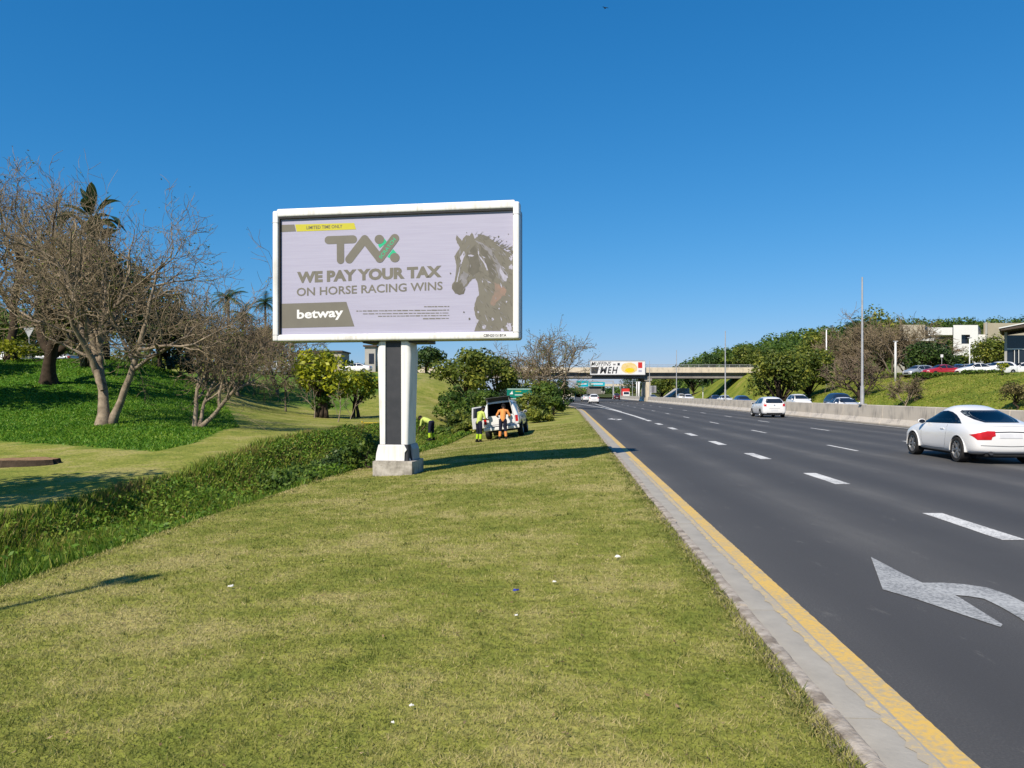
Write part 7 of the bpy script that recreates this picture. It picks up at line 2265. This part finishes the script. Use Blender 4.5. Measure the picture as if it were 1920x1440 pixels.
# white sheds beyond the bridge
D5 = 480.0
a = px(1100, 729, D5); b_ = px(1134, 739, D5)
r_ = tag(empty('distant_shed', ((a.x + b_.x) / 2, D5, 0)), 'long pale shed far ahead under the teal gantry signs', 'building')
w = (b_.x - a.x) / 2
mb = MB(); mb.box(-w, w, 0, 12, 0, a.z); mb.build('wall', M['render_white'], r_)
mb = MB(); mb.prism([(-w - 4, a.z - 1.5), (-w, a.z), (w, a.z), (w, a.z + 0.4), (-w, a.z + 0.4)], (0, -1, 0), (1, 0, 0), (0, 0, 1), (0, 1, 0), 13); mb.build('roof', M['render_grey'], r_)
mb = MB(); mb.box(-w, w, -0.1, 0.05, 0, a.z * 0.4); mb.build('lower_wall', M['render_grey'], r_)
# sloped grey paving under the bridge's right end
a = px(1247, 745, 172.0); b_ = px(1290, 745, 172.0)
r_ = tag(empty('paved_slope', (a.x, 172.0, 0)), 'sloping grey paved embankment under the right bridge span', 'embankment')
mb = MB(); mb.hexa([(0, 0, -0.2), (6.5, 3, -0.2), (6.5, 10, -0.2), (0, 10, -0.2), (4.2, 4, 2.9), (6.8, 6, 3.0), (6.8, 10, 3.0), (4.2, 10, 2.9)]); mb.build('paving', M['render_grey'], r_)
# poles on the right bank
def simple_pole(x, d, ytop, r, label, mat='white_paint'):
    X = pxx(x, d); zg = tz(X, d); zt_ = px(x, ytop, d).z
    r_ = tag(empty('lamp_pole', (X, d, zg)), label, 'pole', 'white poles on the right bank')
    mb = MB(); mb.tube([(0, 0, -0.2), (0, 0, (zt_ - zg) * 0.5), (0, 0, zt_ - zg)], [r, r * 0.9, r * 0.75], 8); mb.build('pole', M[mat], r_, smooth=True)
    mb = MB(); mb.box(-0.25, 0.25, -0.12, 0.12, zt_ - zg, zt_ - zg + 0.12); mb.build('lamp_head', M['cabinet_grey'], r_, bevel=0.03)


simple_pole(1549.5, 118, 618, 0.11, 'slim white pole in front of the wooded hill')
simple_pole(1679, 96, 641, 0.15, 'thicker white pole left of the rounded dark tree')
simple_pole(1818, 100, 634, 0.08, 'thin white pole in front of the white office tower')
simple_pole(1198, 190, 716, 0.28, 'pale pole left of the bridge pier under the deck')
simple_pole(1194, 196, 716, 0.16, 'thinner pale pole beside the pale pole under the deck')
simple_pole(1318, 168, 727, 0.10, 'short white pole under the right bridge span')
r_ = tag(empty('small_sign', (pxx(1766, 108), 108, tz(pxx(1766, 108), 108))), 'small pale sign board on a post before the rounded tree', 'sign')
_zc = px(1766, 668, 108).z - r_.location.z
mb = MB(); mb.tube([(0, 0.03, 0), (0, 0.03, _zc)], 0.03, 6); mb.build('post', M['galv'], r_)
mb = MB(); mb.box(-0.18, 0.18, -0.02, 0.02, _zc - 0.15, _zc + 0.25); mb.build('sign_face', M['sign_white'], r_)

# ------------------------------------------------------------------ small things on the grass
# sawn tree stump lying on the lawn at the left
_d = 22.3; X = pxx(52, _d)
r_ = tag(empty('tree_stump', (X, _d, tz(X, _d) - 0.02)), 'wide low sawn tree stump on the lawn at the left edge', 'tree stump')
rg = random.Random(4); mb = MB(); n = 26
ring = [(1 + rg.uniform(-0.12, 0.12)) for _ in range(n)]
def rr_(k, s, z): a = 2 * math.pi * k / n; return (math.cos(a) * 0.95 * s * ring[k], math.sin(a) * 0.6 * s * ring[k], z)
vs = [rr_(k, 1.12, -0.1) for k in range(n)] + [rr_(k, 1.0, 0.10) for k in range(n)] + [rr_(k, 0.97, 0.19) for k in range(n)]
fs = [(i * n + k, i * n + (k + 1) % n, (i + 1) * n + (k + 1) % n, (i + 1) * n + k) for i in range(2) for k in range(n)]
mb.add(vs, fs); mb.build('bark', M['bark_dark'], r_)
M['cut_wood'] = pmat('cut_wood', (0.34, 0.22, 0.12), (0.22, 0.13, 0.07), 5.0, 0.85, 0.15, bump=0.4)
mb = MB(); mb.add([rr_(k, 0.965, 0.187 + rg.uniform(-0.01, 0.012)) for k in range(n)] + [(0, 0, 0.18)], [(k, (k + 1) % n, n) for k in range(n)]); mb.build('cut_face', M['cut_wood'], r_)
# yellow barrow and marker beside the pillar
M['yellow_plastic'] = pmat('yellow_plastic', (0.70, 0.50, 0.02), (0.62, 0.43, 0.02), 4.0, 0.5)
_d = 46.0; X = pxx(694, _d); zz = px(694, 806, _d).z
r_ = tag(empty('wheelbarrow', (X, _d, zz)), 'low yellow barrow with a dark wheel on the lawn left of the pillar', 'wheelbarrow')
mb = MB(); loft(mb, [rrect(-0.36, 0.28, -0.22, 0.22, 0.20, 0.06, 0.06, 2), rrect(-0.50, 0.48, -0.32, 0.32, 0.42, 0.08, 0.08, 2), rrect(-0.52, 0.50, -0.33, 0.33, 0.43, 0.08, 0.08, 2), rrect(-0.46, 0.44, -0.28, 0.28, 0.40, 0.08, 0.08, 2), rrect(-0.32, 0.24, -0.19, 0.19, 0.22, 0.06, 0.06, 2)]); mb.build('tray', M['yellow_plastic'], r_)
mb = MB(); mb.lathe([(0.10, -0.04), (0.18, -0.04), (0.19, 0), (0.18, 0.04), (0.10, 0.04)], 18, (0.55, 0, 0.19), 'y'); mb.build('wheel', M['rubber'], r_)
for s in (-1, 1):
    mb = MB(); mb.tube([(0.55, s * 0.08, 0.19), (0.0, s * 0.2, 0.19), (-0.9, s * 0.26, 0.42)], 0.018, 6); mb.build('handle', M['charcoal'], r_)
    mb = MB(); mb.tube([(-0.25, s * 0.2, 0.2), (-0.3, s * 0.22, 0.0)], 0.016, 6); mb.build('leg', M['charcoal'], r_)
_d = 46.2; X = pxx(679, _d); zz = px(679, 807, _d).z
r_ = tag(empty('marker_post', (X, _d, zz)), 'short yellow marker post beside the yellow barrow', 'post')
mb = MB(); mb.tube([(0, 0, -0.1), (0, 0, 0.52)], [0.035, 0.03], 8); mb.build('post_body', M['yellow_plastic'], r_)
mb = MB(); mb.lathe([(0.036, 0.50), (0.04, 0.53), (0.02, 0.56)], 8); mb.build('post_cap', M['yellow_plastic'], r_)

# scraps of litter
M['paper'] = pmat('white_paper', (0.75, 0.75, 0.73), (0.65, 0.65, 0.62), 12, 0.7)
M['blue_plastic'] = pmat('blue_plastic', (0.01, 0.03, 0.36), (0.01, 0.025, 0.3), 12, 0.4)
LT = [(433, 1099, 0.032, 'paper', 'crumpled white scrap on the grass at the lower left'), (1040, 1091, 0.024, 'paper', 'white scrap on the grass right of the blue one'), (967, 1107, 0.028, 'blue_plastic', 'tiny blue scrap on the grass'), (1158, 1044, 0.035, 'paper', 'pale flat scrap on the grass nearest the kerb'),
      (771, 1323, 0.016, 'paper', 'white scrap low on the near grass'), (737, 1355, 0.012, 'paper', 'tiny pale scrap nearest the bottom edge'), (968, 1154, 0.014, 'paper', 'tiny white scrap below the blue one')]
for x, y, s, mat, lab in LT:
    z = -0.05
    for _ in range(4):
        p = gp(x, y, z); z = tz(p.x, p.y) + 0.03
    rg = random.Random(int(x))
    r_ = MB(); n = 9
    vs = [(s * math.cos(2 * math.pi * k / n) * rg.uniform(0.5, 1.1), 0.6 * s * math.sin(2 * math.pi * k / n) * rg.uniform(0.5, 1.1), rg.uniform(-0.15, 0.2) * s) for k in range(n)]
    vs2 = [(a * 0.8, b * 0.8, c + 0.006 + 0.2 * s * rg.random()) for a, b, c in vs]
    r_.add(vs + vs2 + [(0, 0, 0.25 * s)], [(k, (k + 1) % n, n + (k + 1) % n, n + k) for k in range(n)] + [(n + k, n + (k + 1) % n, 2 * n) for k in range(n)] + [tuple(range(n))[::-1]])
    o_ = r_.build('litter_scrap', M[mat]); o_.location = (p.x, p.y, z); tag(o_, lab, 'litter', 'scraps of litter on the verge')

# bird high in the sky
p = px(1135, 15, 60)
r_ = tag(empty('bird', p, 0.4), 'tiny dark bird high in the blue sky', 'bird')
mb = MB(); loft(mb, [[(0.002 * math.cos(a), -0.16, 0.002 * math.sin(a)) for a in np.arange(0, 6.2, 1.05)], [(0.05 * math.cos(a), -0.04, 0.05 * math.sin(a)) for a in np.arange(0, 6.2, 1.05)], [(0.045 * math.cos(a), 0.06, 0.045 * math.sin(a)) for a in np.arange(0, 6.2, 1.05)], [(0.03 * math.cos(a), 0.12, 0.02 + 0.03 * math.sin(a)) for a in np.arange(0, 6.2, 1.05)], [(0.002 * math.cos(a), 0.17, 0.01 + 0.002 * math.sin(a)) for a in np.arange(0, 6.2, 1.05)]])
mb.build('body', M['black'], r_, smooth=True)
for s in (-1, 1):
    mb = MB(); mb.add([(s * 0.03, 0.06, 0.02), (s * 0.03, -0.05, 0.02), (s * 0.17, -0.02, 0.07), (s * 0.17, 0.07, 0.07), (s * 0.32, -0.03, 0.02)], [(0, 1, 2, 3), (3, 2, 4)]); mb.build('wing', M['black'], r_)
